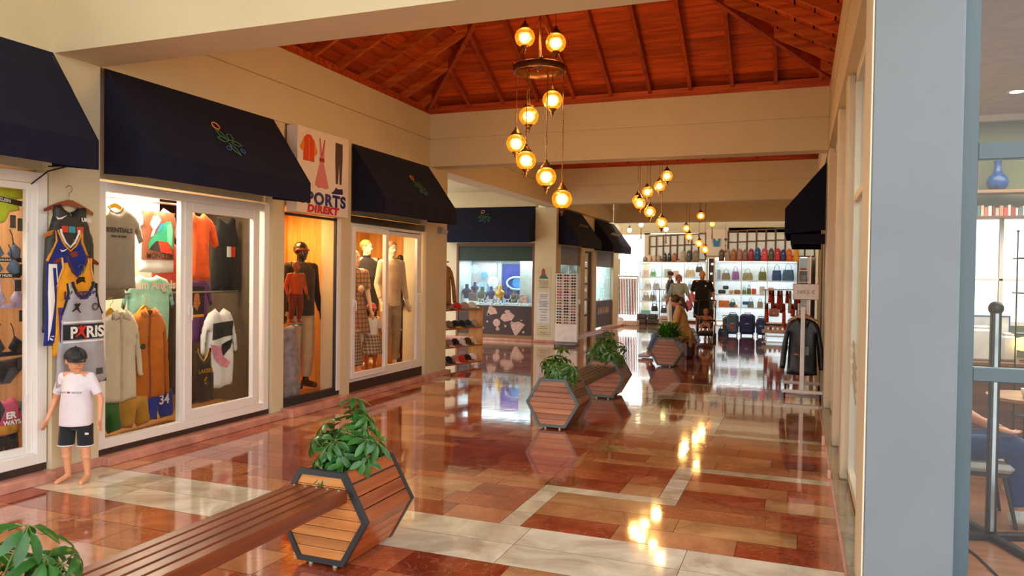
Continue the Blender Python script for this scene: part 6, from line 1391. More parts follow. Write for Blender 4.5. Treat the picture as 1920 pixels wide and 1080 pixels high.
# jewellery: busts on white pebbles, posters, small frames
VEL = mat('16246A', 0.7, sheen=0.5); 
def bust(label, x, y, z, s, m, neck=True, necklace=None):
    g = thing('necklace_bust', label, 'display bust', (x, y, z), 0, 'necklace busts in the jewellery window'); pr = [(.02, 0), (.06, 0), (.065, .01), (.05, .02), (.055, .05), (.085, .09), (.10, .12), (.085, .15), (.04, .175), (.032, .19), (.034, .24), (.03, .25), (.001, .252)]
    mb = MB(); mb.lathe([(a * s, b * s) for a, b in pr], n=20); mb.v = [(p[0], p[1] * .55, p[2]) for p in mb.v]; obj('bust', mb, m, g)
    if necklace: obj('necklace', MB().tube([(.07 * s * math.sin(q), -.045 * s, .125 * s + .055 * s * math.cos(q) - .02 * s) for q in [R(a) for a in range(60, 301, 20)]], .006 * s, 6), necklace, g)
    return g
PRL = mat('E8E8E4', 0.2); GLD = mat('D8A83A', 0.25, metal=.6)
for (x, z, s, m, nl, lb) in ((-8.13, 1.02, 1.5, VEL, None, 'tall blue velvet bust at the left edge of the jewellery window'), (-7.95, 1.16, 1.15, VEL, GLD, 'blue bust raised above the first small picture frame'), (-7.69, 0.93, 1.6, mat('4A5040', .5), PRL, 'dark grey-green bust with pearls'), (-7.44, 1.02, 1.3, VEL, None, 'blue bust in the middle of the jewellery window'), (-7.2, 1.0, 1.5, GLD, GLD, 'golden bust in the middle of the jewellery window'), (-6.97, 0.94, 1.55, VEL, PRL, 'blue bust wearing a pearl necklace right of the golden one'), (-6.79, 0.94, 1.35, mat('6A6A60', .4), PRL, 'grey bust with a round pearl wreath'), (-6.52, 1.14, 1.25, VEL, None, 'blue bust raised at the right edge')):
    bust(lb, x, 17.86 + (.1 if z > 1.1 else 0), z, s, m, necklace=nl)
for k, (x, z, w_, h_) in enumerate(((-7.92, 1.16, .10, .10), (-6.52, 1.14, .12, .12))):
    o = obj('display_block', MB().bbox((x - w_, 17.88, .885), (x + w_, 18.1, z), .004), mat('EAF0F0', .4)); tag(o, 'white block under the raised blue bust on the ' + ('left' if k == 0 else 'right'), 'block')
def picframe(label, x, y, z, w_, h_, c, art, nm='picture_frame', cat='frame'):
    g = thing(nm, label, cat, (x, y, z)); obj('frame', MB().bbox((-w_ / 2, -.012, 0), (-w_ / 2 + .012, .012, h_)).bbox((w_ / 2 - .012, -.012, 0), (w_ / 2, .012, h_)).bbox((-w_ / 2, -.012, 0), (w_ / 2, .012, .012)).bbox((-w_ / 2, -.012, h_ - .012), (w_ / 2, .012, h_)), c, g); obj('picture', MB().box((-w_ / 2 + .01, -.004, .01), (w_ / 2 - .01, .006, h_ - .01)), art, g); return g
picframe('small silver frame with a dark portrait in the jewellery window', -7.92, 17.78, .95, .24, .22, STEEL, mat('5A4A48', .4, var=.7, scale=14)); picframe('small silver frame with a bright portrait in the jewellery window', -6.52, 17.78, .93, .24, .22, STEEL, mat('C8A8A0', .4, var=.6, scale=14))
pg = thing('bracelet_poster', 'framed blue poster of a sparkling bracelet behind the busts', 'poster', (-7.0, 18.44, 1.02))
obj('frame', MB().bbox((-.40, 0, 0), (-.37, .03, .95)).bbox((.37, 0, 0), (.40, .03, .95)).bbox((-.37, 0, .92), (.37, .03, .95)).bbox((-.37, 0, 0), (.37, .03, .03)), mat('7A8A90', .4), pg); obj('sheet', MB().box((-.37, .01, .03), (.37, .02, .92)), mat('2A3A8A', .4, var=.5, scale=3), pg)
obj('printed_bracelet', MB().tube([(.04 + .27 * math.cos(q), 0.0, .42 + .17 * math.sin(q) * (1 if math.sin(q) < 0 else .9)) for q in [2 * PI * i / 30 for i in range(30)]], .028, 6, True), mat('BFE0F0', .3, var=.3, scale=60), pg, 'pale blue printed bracelet'); obj('printed_glow', MB().cyl((.08, .006, .42), (.08, .009, .42), .16, n=24), mat('3C8AC8', .4, var=.3, scale=6), pg)
pg = thing('perfume_poster', 'pale poster with blue and white discs behind the left busts', 'poster', (-7.95, 18.44, 1.0)); obj('sheet', MB().box((-.30, .01, 0), (.42, .02, .98)), mat('B8B4B4', .4, var=.2, scale=3), pg)
for x, z, r_, c in ((.05, .62, .11, '6AA8C8'), (.0, .30, .16, 'A8CCD8'), (.16, .28, .12, '5A98B8'), (.32, .45, .16, 'D0D4E0'), (-.22, .8, .12, 'C0D8E8')): obj('printed_disc', MB().cyl((x, .004 - .0005 * z, z), (x, .009, z), r_, n=24), mat(c, .4, var=.25, scale=12), pg)
for i, (x, w_, h_) in enumerate(((-8.02, .26, .06), (-7.85, .2, .05))): o = obj('jewellery_tray', MB().bbox((x - w_ / 2, 17.66, .905), (x + w_ / 2, 17.8, .905 + h_), .006), mat('EDE6EC', .4)); tag(o, 'white padded jewellery tray, %s of two at the left of the pebbles' % ('left' if i == 0 else 'right'), 'tray')
rr = random.Random(3); mb = MB()
for k in range(330): mb.sph((rr.uniform(-8.15, -6.22), rr.uniform(17.56, 17.9), .885 + rr.uniform(.0, .04)), (rr.uniform(.02, .04), rr.uniform(.02, .035), rr.uniform(.015, .03)), 6, 4)
o = obj('white_pebbles', mb, mat('DCEAEA', .35)); tag(o, 'heap of small white pebbles along the jewellery window sill', 'pebbles', kind='stuff')
RC = ['B8D8E8', '28408A', 'E0B0B8', 'E8E8E8', '203468', 'C89AA8', '3454A0', '8AA8D8']
g0 = thing('bead_ring', 'bead bracelet lying on the white pebbles', 'bracelet', (-7.6, 17.66, .93), 0, 'bead bracelets on the white pebbles'); obj('beads', MB().tube([(.045 * math.cos(q), .02 * math.sin(q), .03 + .04 * math.sin(q)) for q in [2 * PI * i / 12 for i in range(12)]], .012, 6, True), mat(RC[0], .3), g0)
for k in range(1, 9):
    dup(g0, (-7.6 + .085 * k, 17.66 + .03 * (k % 2), .93 + .012 * (k % 3)), swap={'beads': mat(RC[k % 8], .3)})

# sunglasses stand
sg_ = thing('sunglasses_stand', 'white upright sunglasses display stand on casters', 'display stand', (-5.08, 16.8, 0), R(4))
obj('back_board', MB().bbox((-.26, -.01, .10), (.26, .02, 1.70), .004), mat('EDEAE8', .4), sg_); obj('lower_panel', MB().bbox((-.26, -.04, .10), (.26, -.011, .50), .004), mat('F0EEEE', .35), sg_)
obj('base_bar', MB().bbox((-.27, -.20, .045), (.27, .20, .075), .004), mat('8A8684', .5), sg_); obj('side_rail', MB().bbox((.262, -.06, .10), (.285, .06, 1.70), .003), mat('CFCBC8', .4), sg_); obj('round_mirror', MB().cyl((.30, -.02, 1.05), (.31, -.02, 1.05), .07, n=18), mat('D8DCDC', .1), sg_, 'small round mirror')
for x in (-.24, .24): obj('caster', MB().cyl((x - .01, -.15, .025), (x + .01, -.15, .025), .025, n=12).cyl((x, -.15, .02), (x, -.15, .05), .01), BLK, sg_)
LC = [mat(c, .08, coat=.5) for c in ('2A2622', '4A3A2A', '3A4A7A', 'B87838', '6A6A6A', '1A1A1C', 'C8507A', '2A3AA0', '8A7A50')]
FC = [mat(c, .35) for c in ('1E1A18', 'B8904A', '2A2A2A', '8A3A4A', 'C8C4BC')]
s0 = thing('sunglasses', 'dark pair of sunglasses on the white stand', 'sunglasses', (0, 0, 0), 0, 'sunglasses on the white stand')
mb = MB()
mbl = MB(); 
for s_ in (-1, 1):
    mbl.prism([(s_ * .031 + .024 * math.cos(q), .019 * math.sin(q) * (1.1 if math.sin(q) < 0 else .85)) for q in [2 * PI * i / 12 for i in range(12)]], lambda u, v, t: (u, t, v), -.002, .001)
    mb.tube([(s_ * .031 + .025 * math.cos(q), 0, .020 * math.sin(q) * (1.1 if math.sin(q) < 0 else .85)) for q in [2 * PI * i / 12 for i in range(12)]], .0028, 5, True); mb.tube([(s_ * .057, 0, .008), (s_ * .062, .03, .006), (s_ * .062, .07, -.005)], .0022, 4)
mb.tube([(-.008, 0, .006), (0, -.002, .009), (.008, 0, .006)], .003, 5)
obj('lenses', mbl, LC[0], s0); obj('frame', mb, FC[0], s0)
rr = random.Random(9); MS = Matrix.Translation((-5.08, 16.8, 0)) @ Matrix.Rotation(R(4), 4, 'Z'); first = True
rown = ['top', 'second', 'third', 'fourth', 'fifth', 'sixth', 'seventh', 'eighth', 'ninth', 'tenth', 'eleventh', 'twelfth', 'thirteenth', 'fourteenth', 'fifteenth', 'sixteenth', 'seventeenth', 'eighteenth']
for i in range(18):
    for j in range(3):
        p = MS @ Vector((-.17 + .17 * j, -.045, 1.66 - .0655 * i)); li, fi = rr.randrange(9), rr.randrange(5)
        if i == 1 and j == 1: li = 6
        lab = 'pair of sunglasses in the %s row from the top, %s column of the white stand' % (rown[i], ('left', 'middle', 'right')[j])
        if first: s0.location = p; s0.rotation_euler = (0, 0, R(4)); s0['label'] = lab; first = False
        else: dup(s0, p, R(4), lab, swap={'lenses': LC[li], 'frame': FC[fi]})
        s_last = None
# brackets holding the glasses belong to the stand
mb = MB()
for i in range(18): mb.box((-.25, -.04, 1.66 - .0655 * i - .004), (.25, -.0101, 1.66 - .0655 * i - .001))
obj('shelf_ledges', mb, mat('E4E0DE', .4), sg_)

# belt rack
br = thing('belt_rack', 'metal rack hung with long leather belts near the bright exit gap', 'rack', (-5.42, 25.0, 0))
obj('top_bar', MB().cyl((-.34, 0, 1.66), (.34, 0, 1.66), .015, n=8).cyl((-.34, .2, 1.66), (.34, .2, 1.66), .015, n=8), STEEL, br)
for x in (-.33, .33): obj('upright', MB().cyl((x, .1, .06), (x, .1, 1.66), .018, n=8).cyl((x, 0, 1.66), (x, .2, 1.66), .012, n=8), STEEL, br)
obj('base_box', MB().bbox((-.36, -.12, .0), (.36, .32, .16), .01), mat('D8C8B0', .5), br, 'pale box base')
bc = ['5A2A1C', '6A5048', '8A7060', 'C0582A', 'B87A4A', '4A4644', '5A5A60', '3A3A40', 'A0522A', '6A3424', 'C06030', '7A6A5A']
bn = ['dark maroon', 'brown-grey', 'grey-tan', 'orange-brown', 'light tan', 'charcoal', 'steel grey', 'near-black', 'rust', 'mahogany', 'bright orange', 'khaki']
b0 = None
for k in range(12):
    lab = '%s leather belt hanging on the belt rack' % bn[k]; p = (-5.73 + .055 * k, 25.0 - .035, 1.64)
    if b0 is None:
        b0 = thing('leather_belt', lab, 'belt', p, 0, 'belts on the metal rack'); obj('strap', MB().bbox((-.022, -.004, -1.28), (.022, .004, -.06), .002), mat(bc[k], .4), b0); obj('buckle', MB().tube([(-.028, 0, -.06), (.028, 0, -.06), (.028, 0, 0.0), (-.028, 0, 0.0)], .006, 6, True), STEEL, b0)
    else: dup(b0, p, 0, lab, swap={'strap': mat(bc[k], .4)})
o = obj('white_carton', MB().bbox((-5.95, 25.0, 0), (-5.60, 25.3, .22), .01).bbox((-5.9, 25.05, .22), (-5.65, 25.25, .26), .01), mat('D8D0C4', .6)); tag(o, 'pale carton on the floor behind the belt rack', 'box')
o = obj('stacked_panels', MB().bbox((-6.1, 25.2, 1.7), (-5.75, 25.3, 2.25), .01), mat('C8B096', .6)); tag(o, 'tan board leaning high behind the belt rack', 'board')
o.location.z = 0; o.scale = (1, 1, 1)
# ---------------------------------------------------------------- bag shop: lit cabinets, bags, backpacks, suitcases
CAB = mat('EEF2F3', 0.35, var=0.02)
def cabinet(label, x0, x1, ztop, zs, divs, y=27.88, D=.40, legs=.12):
    g = thing('display_cabinet', label, 'cabinet', ((x0 + x1) / 2, y, 0), 0, 'lit white display cabinets'); c = (x0 + x1) / 2; a, b = x0 - c, x1 - c
    obj('back_panel', MB().box((a, D - .02, legs), (b, D, ztop)), mat('DCEAF0', .5), g); 
    for x in [a] + [d - c for d in divs] + [b - .025]: obj('upright', MB().bbox((x, 0, legs), (x + .025, D - .021, ztop - .03), .003), CAB, g)
    obj('top_board', MB().bbox((a - .01, -.01, ztop - .03), (b + .01, D, ztop), .004), mat('D8CCB4', .4), g, 'beige top board'); obj('base_board', MB().bbox((a, 0, legs - .06), (b, D, legs), .004), CAB, g)
    for z in zs: obj('shelf', MB().bbox((a + .026, .005, z - .02), (b - .026, D - .022, z), .003), CAB, g)
    obj('light_strip', MB().box((a + .05, .02, ztop - .045), (b - .05, .05, ztop - .032)), glow('E4F2FF', 3), g, 'glowing light strip')
    for x in (a + .06, b - .06): obj('foot', MB().box((x - .03, .03, 0), (x + .03, D - .03, legs - .06)), CAB, g)
    return g
cabinet('left lit white bag cabinet with four levels of bags', -5.60, -3.16, 2.22, (.75, 1.20, 1.66), (-4.78, -3.95))
cabinet('right lit white bag cabinet with blue handbags at its top', -2.86, -.06, 2.27, (.60, 1.08, 1.58), (-1.94, -1.06))
cabinet('narrow side cabinet at the right end with a tall pinkish side wall', -.02, .30, 2.43, (.6, 1.1, 1.55, 1.95), ()); o = obj('side_wall_board', MB().bbox((.31, 27.86, 0), (.34, 28.25, 2.43), .004), mat('E8D8D4', .4)); tag(o, 'tall pale pink board closing the right end of the cabinets', 'board')
o = obj('side_wall_board', MB().bbox((.34, 26.6, 0), (.37, 28.2, 2.43), .004), mat('E6D6D0', .5)); tag(o, 'wide pale pink end wall board nearest the corridor glass', 'board')
_bags = {}
def bag(kind, label, x, z, w_, h_, c, y=28.0, strap=None, group='bags in the lit cabinets', rz=0, d_=.13):
    g = thing(kind, label, 'bag', (x, y, z), rz, group)
    m = mat(c, .45, var=.14, scale=9, bump=.1); ms = mat(strap or c, .5, var=.05)
    if kind == 'handbag':
        mb = MB(); n = 20; rings = []
        for j, (t, a) in enumerate(((0, .92), (.12, 1.0), (.5, .97), (.85, .86), (1.0, .80))): rings.append([Vector((w_ / 2 * a * math.copysign(abs(math.cos(q)) ** .45, math.cos(q)), d_ / 2 * (1.05 - .55 * t) * math.copysign(abs(math.sin(q)) ** .6, math.sin(q)), h_ * .62 * t)) for q in [2 * PI * i / n for i in range(n)]])
        obj('body', mb.loft(rings), m, g)
        for s_ in (-1, 1): obj('bag_handle', MB().tube([(-w_ * .26, s_ * d_ * .22, h_ * .55), (-w_ * .22, s_ * d_ * .2, h_ * .85), (0, s_ * d_ * .18, h_ * 1.0), (w_ * .22, s_ * d_ * .2, h_ * .85), (w_ * .26, s_ * d_ * .22, h_ * .55)], .009, 6), ms, g)
        obj('clasp', MB().cyl((0, -d_ * .36, h_ * .42), (0, -d_ * .44, h_ * .42), .014, n=8), GLD, g)
    elif kind == 'pouch_bag':
        mb = MB(); mb.bbox((-w_ / 2, -d_ / 2, 0), (w_ / 2, d_ / 2, h_), .03); obj('body', mb, m, g); obj('flap', MB().bbox((-w_ / 2 + .005, -d_ / 2 - .012, h_ * .35), (w_ / 2 - .005, -d_ / 2 - .001, h_ - .01), .004), ms, g); obj('clasp', MB().cyl((0, -d_ / 2 - .012, h_ * .45), (0, -d_ / 2 - .022, h_ * .45), .014, n=8), GLD, g)
    else:    # backpack
        mb = MB(); n = 18; rings = []
        for t, a in ((0, .88), (.08, 1.0), (.6, .98), (.85, .86), (.96, .6), (1.0, .3)): rings.append([Vector((w_ / 2 * a * math.copysign(abs(math.cos(q)) ** .55, math.cos(q)), d_ / 2 * a * math.copysign(abs(math.sin(q)) ** .7, math.sin(q)), h_ * t)) for q in [2 * PI * i / n for i in range(n)]])
        obj('body', mb.loft(rings), m, g); obj('front_pocket', MB().bbox((-w_ * .34, -d_ * .66, h_ * .08), (w_ * .34, -d_ * .42, h_ * .48), .02), m, g); obj('top_loop', MB().tube([(-.03, 0, h_ * .97), (-.02, 0, h_ * 1.06), (.02, 0, h_ * 1.06), (.03, 0, h_ * .97)], .008, 6), ms, g)
        obj('round_badge', MB().cyl((.0, -d_ * .46, h_ * .66), (.0, -d_ * .53, h_ * .64), .022, n=10), mat('D8D4CC', .4), g)
    return g
H_, P_, B_ = 'handbag', 'pouch_bag', 'backpack'
for k, (x, c, nm, h_) in enumerate(((-2.64, '5A4A3C', 'dark taupe', .40), (-2.43, 'A89078', 'beige', .41), (-2.22, 'A86A42', 'copper brown', .42), (-2.01, 'B07868', 'dusty rose', .42), (-1.82, '8A6A60', 'mauve-brown', .40), (-1.62, 'A83048', 'crimson', .43), (-1.40, '1E5490', 'royal blue', .46), (-1.16, 'E04A60', 'hot pink', .45), (-.94, '5A5648', 'olive grey', .44), (-.72, 'D02A3C', 'red', .44), (-.54, '2A4A80', 'navy blue', .40), (-.34, 'F06A1E', 'bright orange', .43), (-.11, 'F0B01E', 'yellow', .43))):
    bag(B_, '%s backpack in the row on the right cabinet top' % nm, x, 2.271, .20 if k not in (6, 7) else .22, h_, c, d_=.17, group='backpacks on the cabinet tops')
for (x, c, nm, h_, w_) in ((-5.42, '8A8474', 'small grey', .18, .17), (-5.24, 'D8B890', 'cream', .24, .17), (-5.07, 'C8B49A', 'sand', .24, .15), (-4.90, 'A89880', 'light taupe', .24, .17), (-4.69, '4A4438', 'dark brown', .32, .17), (-4.51, '2E3430', 'charcoal', .32, .14), (-4.33, 'B0663A', 'tan leather', .32, .17), (-4.02, 'B8A48A', 'large beige', .40, .23), (-3.80, '4A5452', 'slate green', .42, .18), (-3.55, '8A7460', 'large brown', .42, .26)):
    bag(B_, '%s backpack in the row on the left cabinet top' % nm, x, 2.221, w_, h_, c, d_=.17, group='backpacks on the cabinet tops')
R_ = 'right cabinet'
for t in ((H_, -2.47, 1.581, .30, .40, '8A8468', 'sage grey handbag, first on the top shelf'), (H_, -2.14, 1.581, .26, .50, '9A6AB8', 'purple pointed handbag on the top shelf'), (P_, -2.72, 1.581, .12, .38, 'A8C4DC', 'pale blue upright bag on the top shelf'), (H_, -1.72, 1.581, .36, .42, 'A0A078', 'wide olive handbag on the top shelf'), (H_, -1.22, 1.581, .28, .50, '6A7A42', 'moss green handbag on the top shelf'), (H_, -.74, 1.581, .33, .58, '1E4A8C', 'royal blue handbag with tall handles on the top shelf'), (H_, -.36, 1.581, .40, .62, '3A6A90', 'large denim blue tote on the top shelf'),
          (P_, -2.60, 1.081, .26, .14, '2A4A3C', 'flat dark green bag on the second shelf'), (P_, -2.47, 1.24, .20, .13, '2E4A40', 'small dark green pouch stacked on the second shelf'), (P_, -2.28, 1.081, .15, .14, 'D8C8A0', 'cream pouch on the second shelf'), (P_, -2.07, 1.081, .22, .15, 'A07A50', 'brown pouch on the second shelf'), (H_, -1.83, 1.081, .14, .24, '6A8A5A', 'pale green handbag on the second shelf'), (H_, -1.67, 1.081, .15, .34, '5A7A3A', 'grass green handbag on the second shelf'), (P_, -1.50, 1.081, .16, .20, 'E05A4A', 'coral red bag on the second shelf'),
          (P_, -2.52, .601, .38, .24, 'D88A50', 'wide orange-tan clutch on the third shelf'), (H_, -2.22, .601, .22, .30, '3A5A6A', 'teal grey bag on the third shelf'), (P_, -2.10, .601, .0 + .12, .09, 'F09A3A', 'small orange purse on the third shelf'), (P_, -1.78, .70, .20, .12, '1E6AB0', 'bright blue purse on the third shelf'), (H_, -1.60, .601, .22, .36, '7A8A84', 'grey-green bag on the third shelf'), (H_, -1.28, .601, .20, .36, '9A9A90', 'light grey bag on the third shelf'), (P_, -.92, 1.081, .18, .26, 'E8C8B8', 'blush pink bag at the right of the second shelf'), (P_, -1.22, 1.081, .18, .30, 'E4ECF0', 'white bag in the middle of the second shelf'),
          (P_, .14, 1.96, .20, .08, 'B0502A', 'rust red purse in the narrow side cabinet'), (P_, .14, 1.56, .22, .22, '7A7A78', 'grey bag in the narrow side cabinet'), (P_, .14, 1.11, .22, .30, '4A4A48', 'dark bag in the narrow side cabinet')):
    bag(t[0], t[6] + ('' if 'narrow' in t[6] else ' of the ' + R_), t[1], t[2], t[3], t[4], t[5], y=27.98)
L_ = ' of the left cabinet'
for t in ((H_, -5.10, 1.661, .22, .30, '7AB88A', 'mint green handbag on the top shelf'), (P_, -5.38, 1.661, .2, .26, 'F0D8D4', 'pale pink bag on the top shelf'), (P_, -4.55, 1.661, .26, .30, 'C8DCC8', 'pale green bag on the top shelf'), (P_, -4.25, 1.661, .2, .24, 'E8D0C4', 'peach bag on the top shelf'), (H_, -3.74, 1.661, .34, .44, 'E0D4B4', 'large ivory handbag on the top shelf'), (H_, -3.42, 1.84, .26, .34, '4A3A34', 'dark brown handbag hanging at the top shelf'),
          (H_, -5.30, 1.201, .28, .32, 'C0C4C8', 'silver grey handbag on the second shelf'), (H_, -4.98, 1.201, .26, .34, 'A8A8A8', 'grey handbag on the second shelf'), (P_, -4.56, 1.201, .14, .22, 'E88A3A', 'orange bag on the second shelf'), (P_, -4.40, 1.201, .14, .20, 'E0702A', 'deep orange bag beside the first orange one on the second shelf'), (H_, -3.70, 1.201, .26, .34, '9AB0C0', 'blue-grey bag on the second shelf'), (P_, -3.42, 1.201, .22, .30, 'C85A6A', 'rose red bag on the second shelf'),
          (H_, -5.36, .751, .26, .34, '9A948A', 'stone grey handbag on the third shelf'), (H_, -5.10, .751, .24, .36, '7A7468', 'taupe handbag on the third shelf'), (H_, -4.60, .751, .24, .34, 'B0ACA4', 'light grey handbag on the third shelf'), (P_, -3.62, .751, .30, .30, 'E07088', 'pink bag on the third shelf'), (P_, -5.36, .125, .34, .28, '7AB0B0', 'teal bag at the bottom')):
    bag(t[0], t[6] + L_, t[1], t[2], t[3], t[4], t[5], y=27.98)
# black bags on a hook stand before the left cabinet
hs = thing('bag_stand', 'black hook stand with dark bags before the left cabinet', 'stand', (-4.68, 27.0, 0)); obj('post', MB().cyl((0, 0, 0), (0, 0, 1.25), .015, n=8).cyl((0, 0, 0), (0, 0, .02), .16, n=18), BLK, hs); obj('hooks', MB().cyl((-.22, 0, 1.2), (.22, 0, 1.2), .012, n=8), BLK, hs)
for x, z, lb in ((-4.84, .42, 'black handbag with long straps on the hook stand'), (-4.50, .36, 'dark grey handbag with long straps on the hook stand')):
    g = bag(H_, lb, x, z, .24, .30, '26282A' if x < -4.6 else '3A4248', y=26.93, group='bags on the hook stand'); obj('long_strap', MB().tube([(-.08, 0, .2), (-.03, 0, 1.18 - z + .0), (.03, 0, 1.18 - z), (.08, 0, .2)], .01, 6), BLK, g)
for k, (x0, x1, z1, c, lb) in enumerate(((-5.35, -5.0, .34, '4A4640', 'dark grey folded bag stack on the floor, left one'), (-4.98, -4.62, .34, '3E3C38', 'dark grey folded bag stack on the floor, right one'), (-4.55, -4.05, .30, 'B8A898', 'beige bag lying on the floor before the left cabinet'), (-4.0, -3.6, .40, 'D8D4D0', 'white bundle of bags on the floor before the left cabinet'))):
    o = obj('folded_bags', MB().bbox((x0, 26.2, 0), (x1, 26.6, z1 * .5), .03).bbox((x0 + .02, 26.22, z1 * .5 + .002), (x1 - .02, 26.58, z1), .03), mat(c, .6, var=.3)); tag(o, lb, 'bag', 'folded bags on the floor')
o = obj('shop_poster', MB().bbox((-3.20, 28.10, 2.46), (-2.46, 28.12, 3.42), .003), mat('E8DCCC', .5, var=.02)); tag(o, 'cream poster with a blue tub-shaped mark between the two lattice windows', 'poster')
obj('printed_tub', MB().prism([(-.14, .72), (-.06, .72), (-.04, .64), (.04, .64), (.06, .72), (.14, .72), (.10, .42), (-.10, .42)], lambda u, v, t: (-2.83 + u, t, 2.36 + v), 28.094, 28.099).flip(), mat('2A7AA8', .5), o, 'blue printed tub'); obj('printed_tub_edge', MB().prism([(.16, .74), (.18, .74), (.14, .42), (.12, .42)], lambda u, v, t: (-2.83 + u, t, 2.36 + v), 28.094, 28.099).prism([(-.16, .74), (-.18, .74), (-.14, .42), (-.12, .42)], lambda u, v, t: (-2.83 + u, t, 2.36 + v), 28.094, 28.099), mat('6AB8D8', .5), o)
o = obj('bead_mobile', MB().tube([(-2.47, 27.6, 3.4), (-2.47, 27.6, 2.55)], .008, 5).sph((-2.47, 27.6, 3.02), .05, 10, 8).sph((-2.47, 27.6, 2.8), .03, 8, 6).sph((-2.47, 27.6, 2.6), .035, 8, 6).tube([(-2.47, 27.6, 3.4), (-2.47, 27.6, 3.86)], .004, 5), mat('4A4A60', .5)); tag(o, 'thin dark bead string hanging beside the poster', 'ornament')
# suitcases
def suitcase(label, x, y, w_, h_, d_, c, star=False, rz=0.0):
    g = thing('suitcase', label, 'suitcase', (x, y, 0), rz, 'suitcases before the right cabinet'); m = mat(c, .55, var=.2, scale=6, bump=.15)
    obj('body', MB().bbox((-w_ / 2, -d_ / 2, .05), (w_ / 2, d_ / 2, h_), .06), m, g); obj('front_pocket', MB().bbox((-w_ * .4, -d_ / 2 - .04, .10), (w_ * .4, -d_ / 2 - .002, h_ * .7), .02), m, g); obj('zip', MB().tube([(-w_ / 2 + .03, -d_ / 2 - .004, .1), (-w_ / 2 + .03, -d_ / 2 - .004, h_ - .06), (-w_ / 2 + .08, -d_ / 2 - .004, h_ - .02), (w_ / 2 - .08, -d_ / 2 - .004, h_ - .02), (w_ / 2 - .03, -d_ / 2 - .004, h_ - .06), (w_ / 2 - .03, -d_ / 2 - .004, .1)], .006, 5), mat('8A9098', .4), g)
    obj('carry_handle', MB().tube([(-.09, 0, h_ - .01), (-.08, 0, h_ + .035), (.08, 0, h_ + .035), (.09, 0, h_ - .01)], .012, 6), BLK, g); obj('badge', MB().bbox((-.05, -d_ / 2 - .047, h_ * .55), (.05, -d_ / 2 - .041, h_ * .55 + .03), .002), mat('C8C8C8', .3), g)
    for s_ in (-1, 1): obj('wheel', MB().cyl((s_ * w_ * .38 - .012, 0, .028), (s_ * w_ * .38 + .012, 0, .028), .028, n=12).box((s_ * w_ * .38 - .018, -.02, .03), (s_ * w_ * .38 + .018, .02, .06)), BLK, g)
    if star: obj('star', MB().prism([(-.02 + (.10 if i % 2 == 0 else .04) * math.cos(PI / 2 + PI * i / 5), .26 + (.10 if i % 2 == 0 else .04) * math.sin(PI / 2 + PI * i / 5)) for i in range(10)], lambda u, v, t: (u, t, v), -d_ / 2 - .046, -d_ / 2 - .042), mat('D8623A', .5), g, 'orange star')
    return g
suitcase('grey soft suitcase at the left end of the suitcase row', -1.98, 22.6, .16, .52, .30, '6A6A60'); suitcase('light blue suitcase with an orange star', -1.75, 22.2, .32, .62, .22, '5A8CC0', True); suitcase('big navy suitcase in the middle of the row', -1.36, 22.35, .42, .62, .24, '2E46A0'); suitcase('smaller blue suitcase at the right end of the row', -.98, 22.3, .26, .53, .22, '2C5CB0')
# scarf and trinket stand
st = thing('trinket_stand', 'wheeled metal stand crowded with red scarves and small toys', 'stand', (-.50, 21.5, 0), 0)
for x in (-.35, .40): obj('post', MB().cyl((x, 0, .12), (x, 0, 1.36), .014, n=8), mat('3A7A4A' if x < 0 else 'B0A898', .5), st)
obj('top_bar', MB().cyl((-.42, 0, 1.34), (.45, 0, 1.36), .012, n=8).cyl((-.40, 0, .98), (.45, 0, .98), .008, n=8), mat('A8B0A0', .4), st); obj('tray', MB().bbox((-.42, -.16, .17), (.42, .16, .20), .005).bbox((-.42, -.16, .20), (.42, -.15, .27), .002), mat('E4DCD0', .4), st, 'white bottom tray'); obj('base_frame', MB().bbox((-.42, -.02, .06), (.44, .02, .10)).bbox((-.42, -.2, .06), (-.38, .2, .10)).bbox((.40, -.2, .06), (.44, .2, .10)), STEEL, st)
for x in (-.40, .42):
    for y in (-.18, .18): obj('caster', MB().cyl((x - .01, y, .028), (x + .01, y, .028), .028, n=10).cyl((x, y, .03), (x, y, .07), .008), BLK, st)
cs = ['C8321E', 'D84A2A', '8A3A2A', 'B8A890', 'D02A1E', '9A5A40', 'E05030', 'A83020', 'C8B8A0', 'D83A2A', '7A4A3A', 'C03A28']; cn = ['scarlet', 'orange-red', 'maroon', 'oatmeal', 'bright red', 'rust brown', 'vermilion', 'brick red', 'ivory', 'tomato red', 'umber', 'deep red']
for k in range(12):
    x = -.80 + .066 * k * 1.1; zt = (1.33 if k % 3 else .97); L = .34 if k % 2 else .52
    if k in (5, 6, 8): L = .62
    g = thing('scarf', '%s scarf hanging on the trinket stand' % cn[k], 'scarf', (x, 21.44, zt), 0, 'scarves on the trinket stand'); pf = Puff([(-.03, 0), (.03, 0), (.045, -L * .5), (.05, -L), (-.05, -L * .97), (-.04, -L * .4)], .018, .03, .008, k=60, res=.05); obj('cloth', pf.mesh(), cloth(cs[k], .3), g)
for k, (x, c, nm) in enumerate(((-.82, 'E8E0D8', 'white'), (-.70, 'B85A3A', 'rusty'), (-.58, 'F0C8C0', 'pale pink'), (-.46, 'E8A0A0', 'pink'), (-.33, 'C83A2A', 'red'), (-.20, 'D8C8B8', 'cream'))):
    g = thing('plush_toy', '%s plush toy in the tray of the trinket stand' % nm, 'toy', (x, 21.47, .201), 0, 'plush toys in the tray'); obj('body', MB().sph((0, 0, .05), (.05, .045, .05), 12, 8), cloth(c), g); obj('toy_head', MB().sph((0, -.02, .115), .036, 12, 8).sph((-.025, -.015, .148), .014, 8, 6).sph((.025, -.015, .148), .014, 8, 6), cloth(c), g)
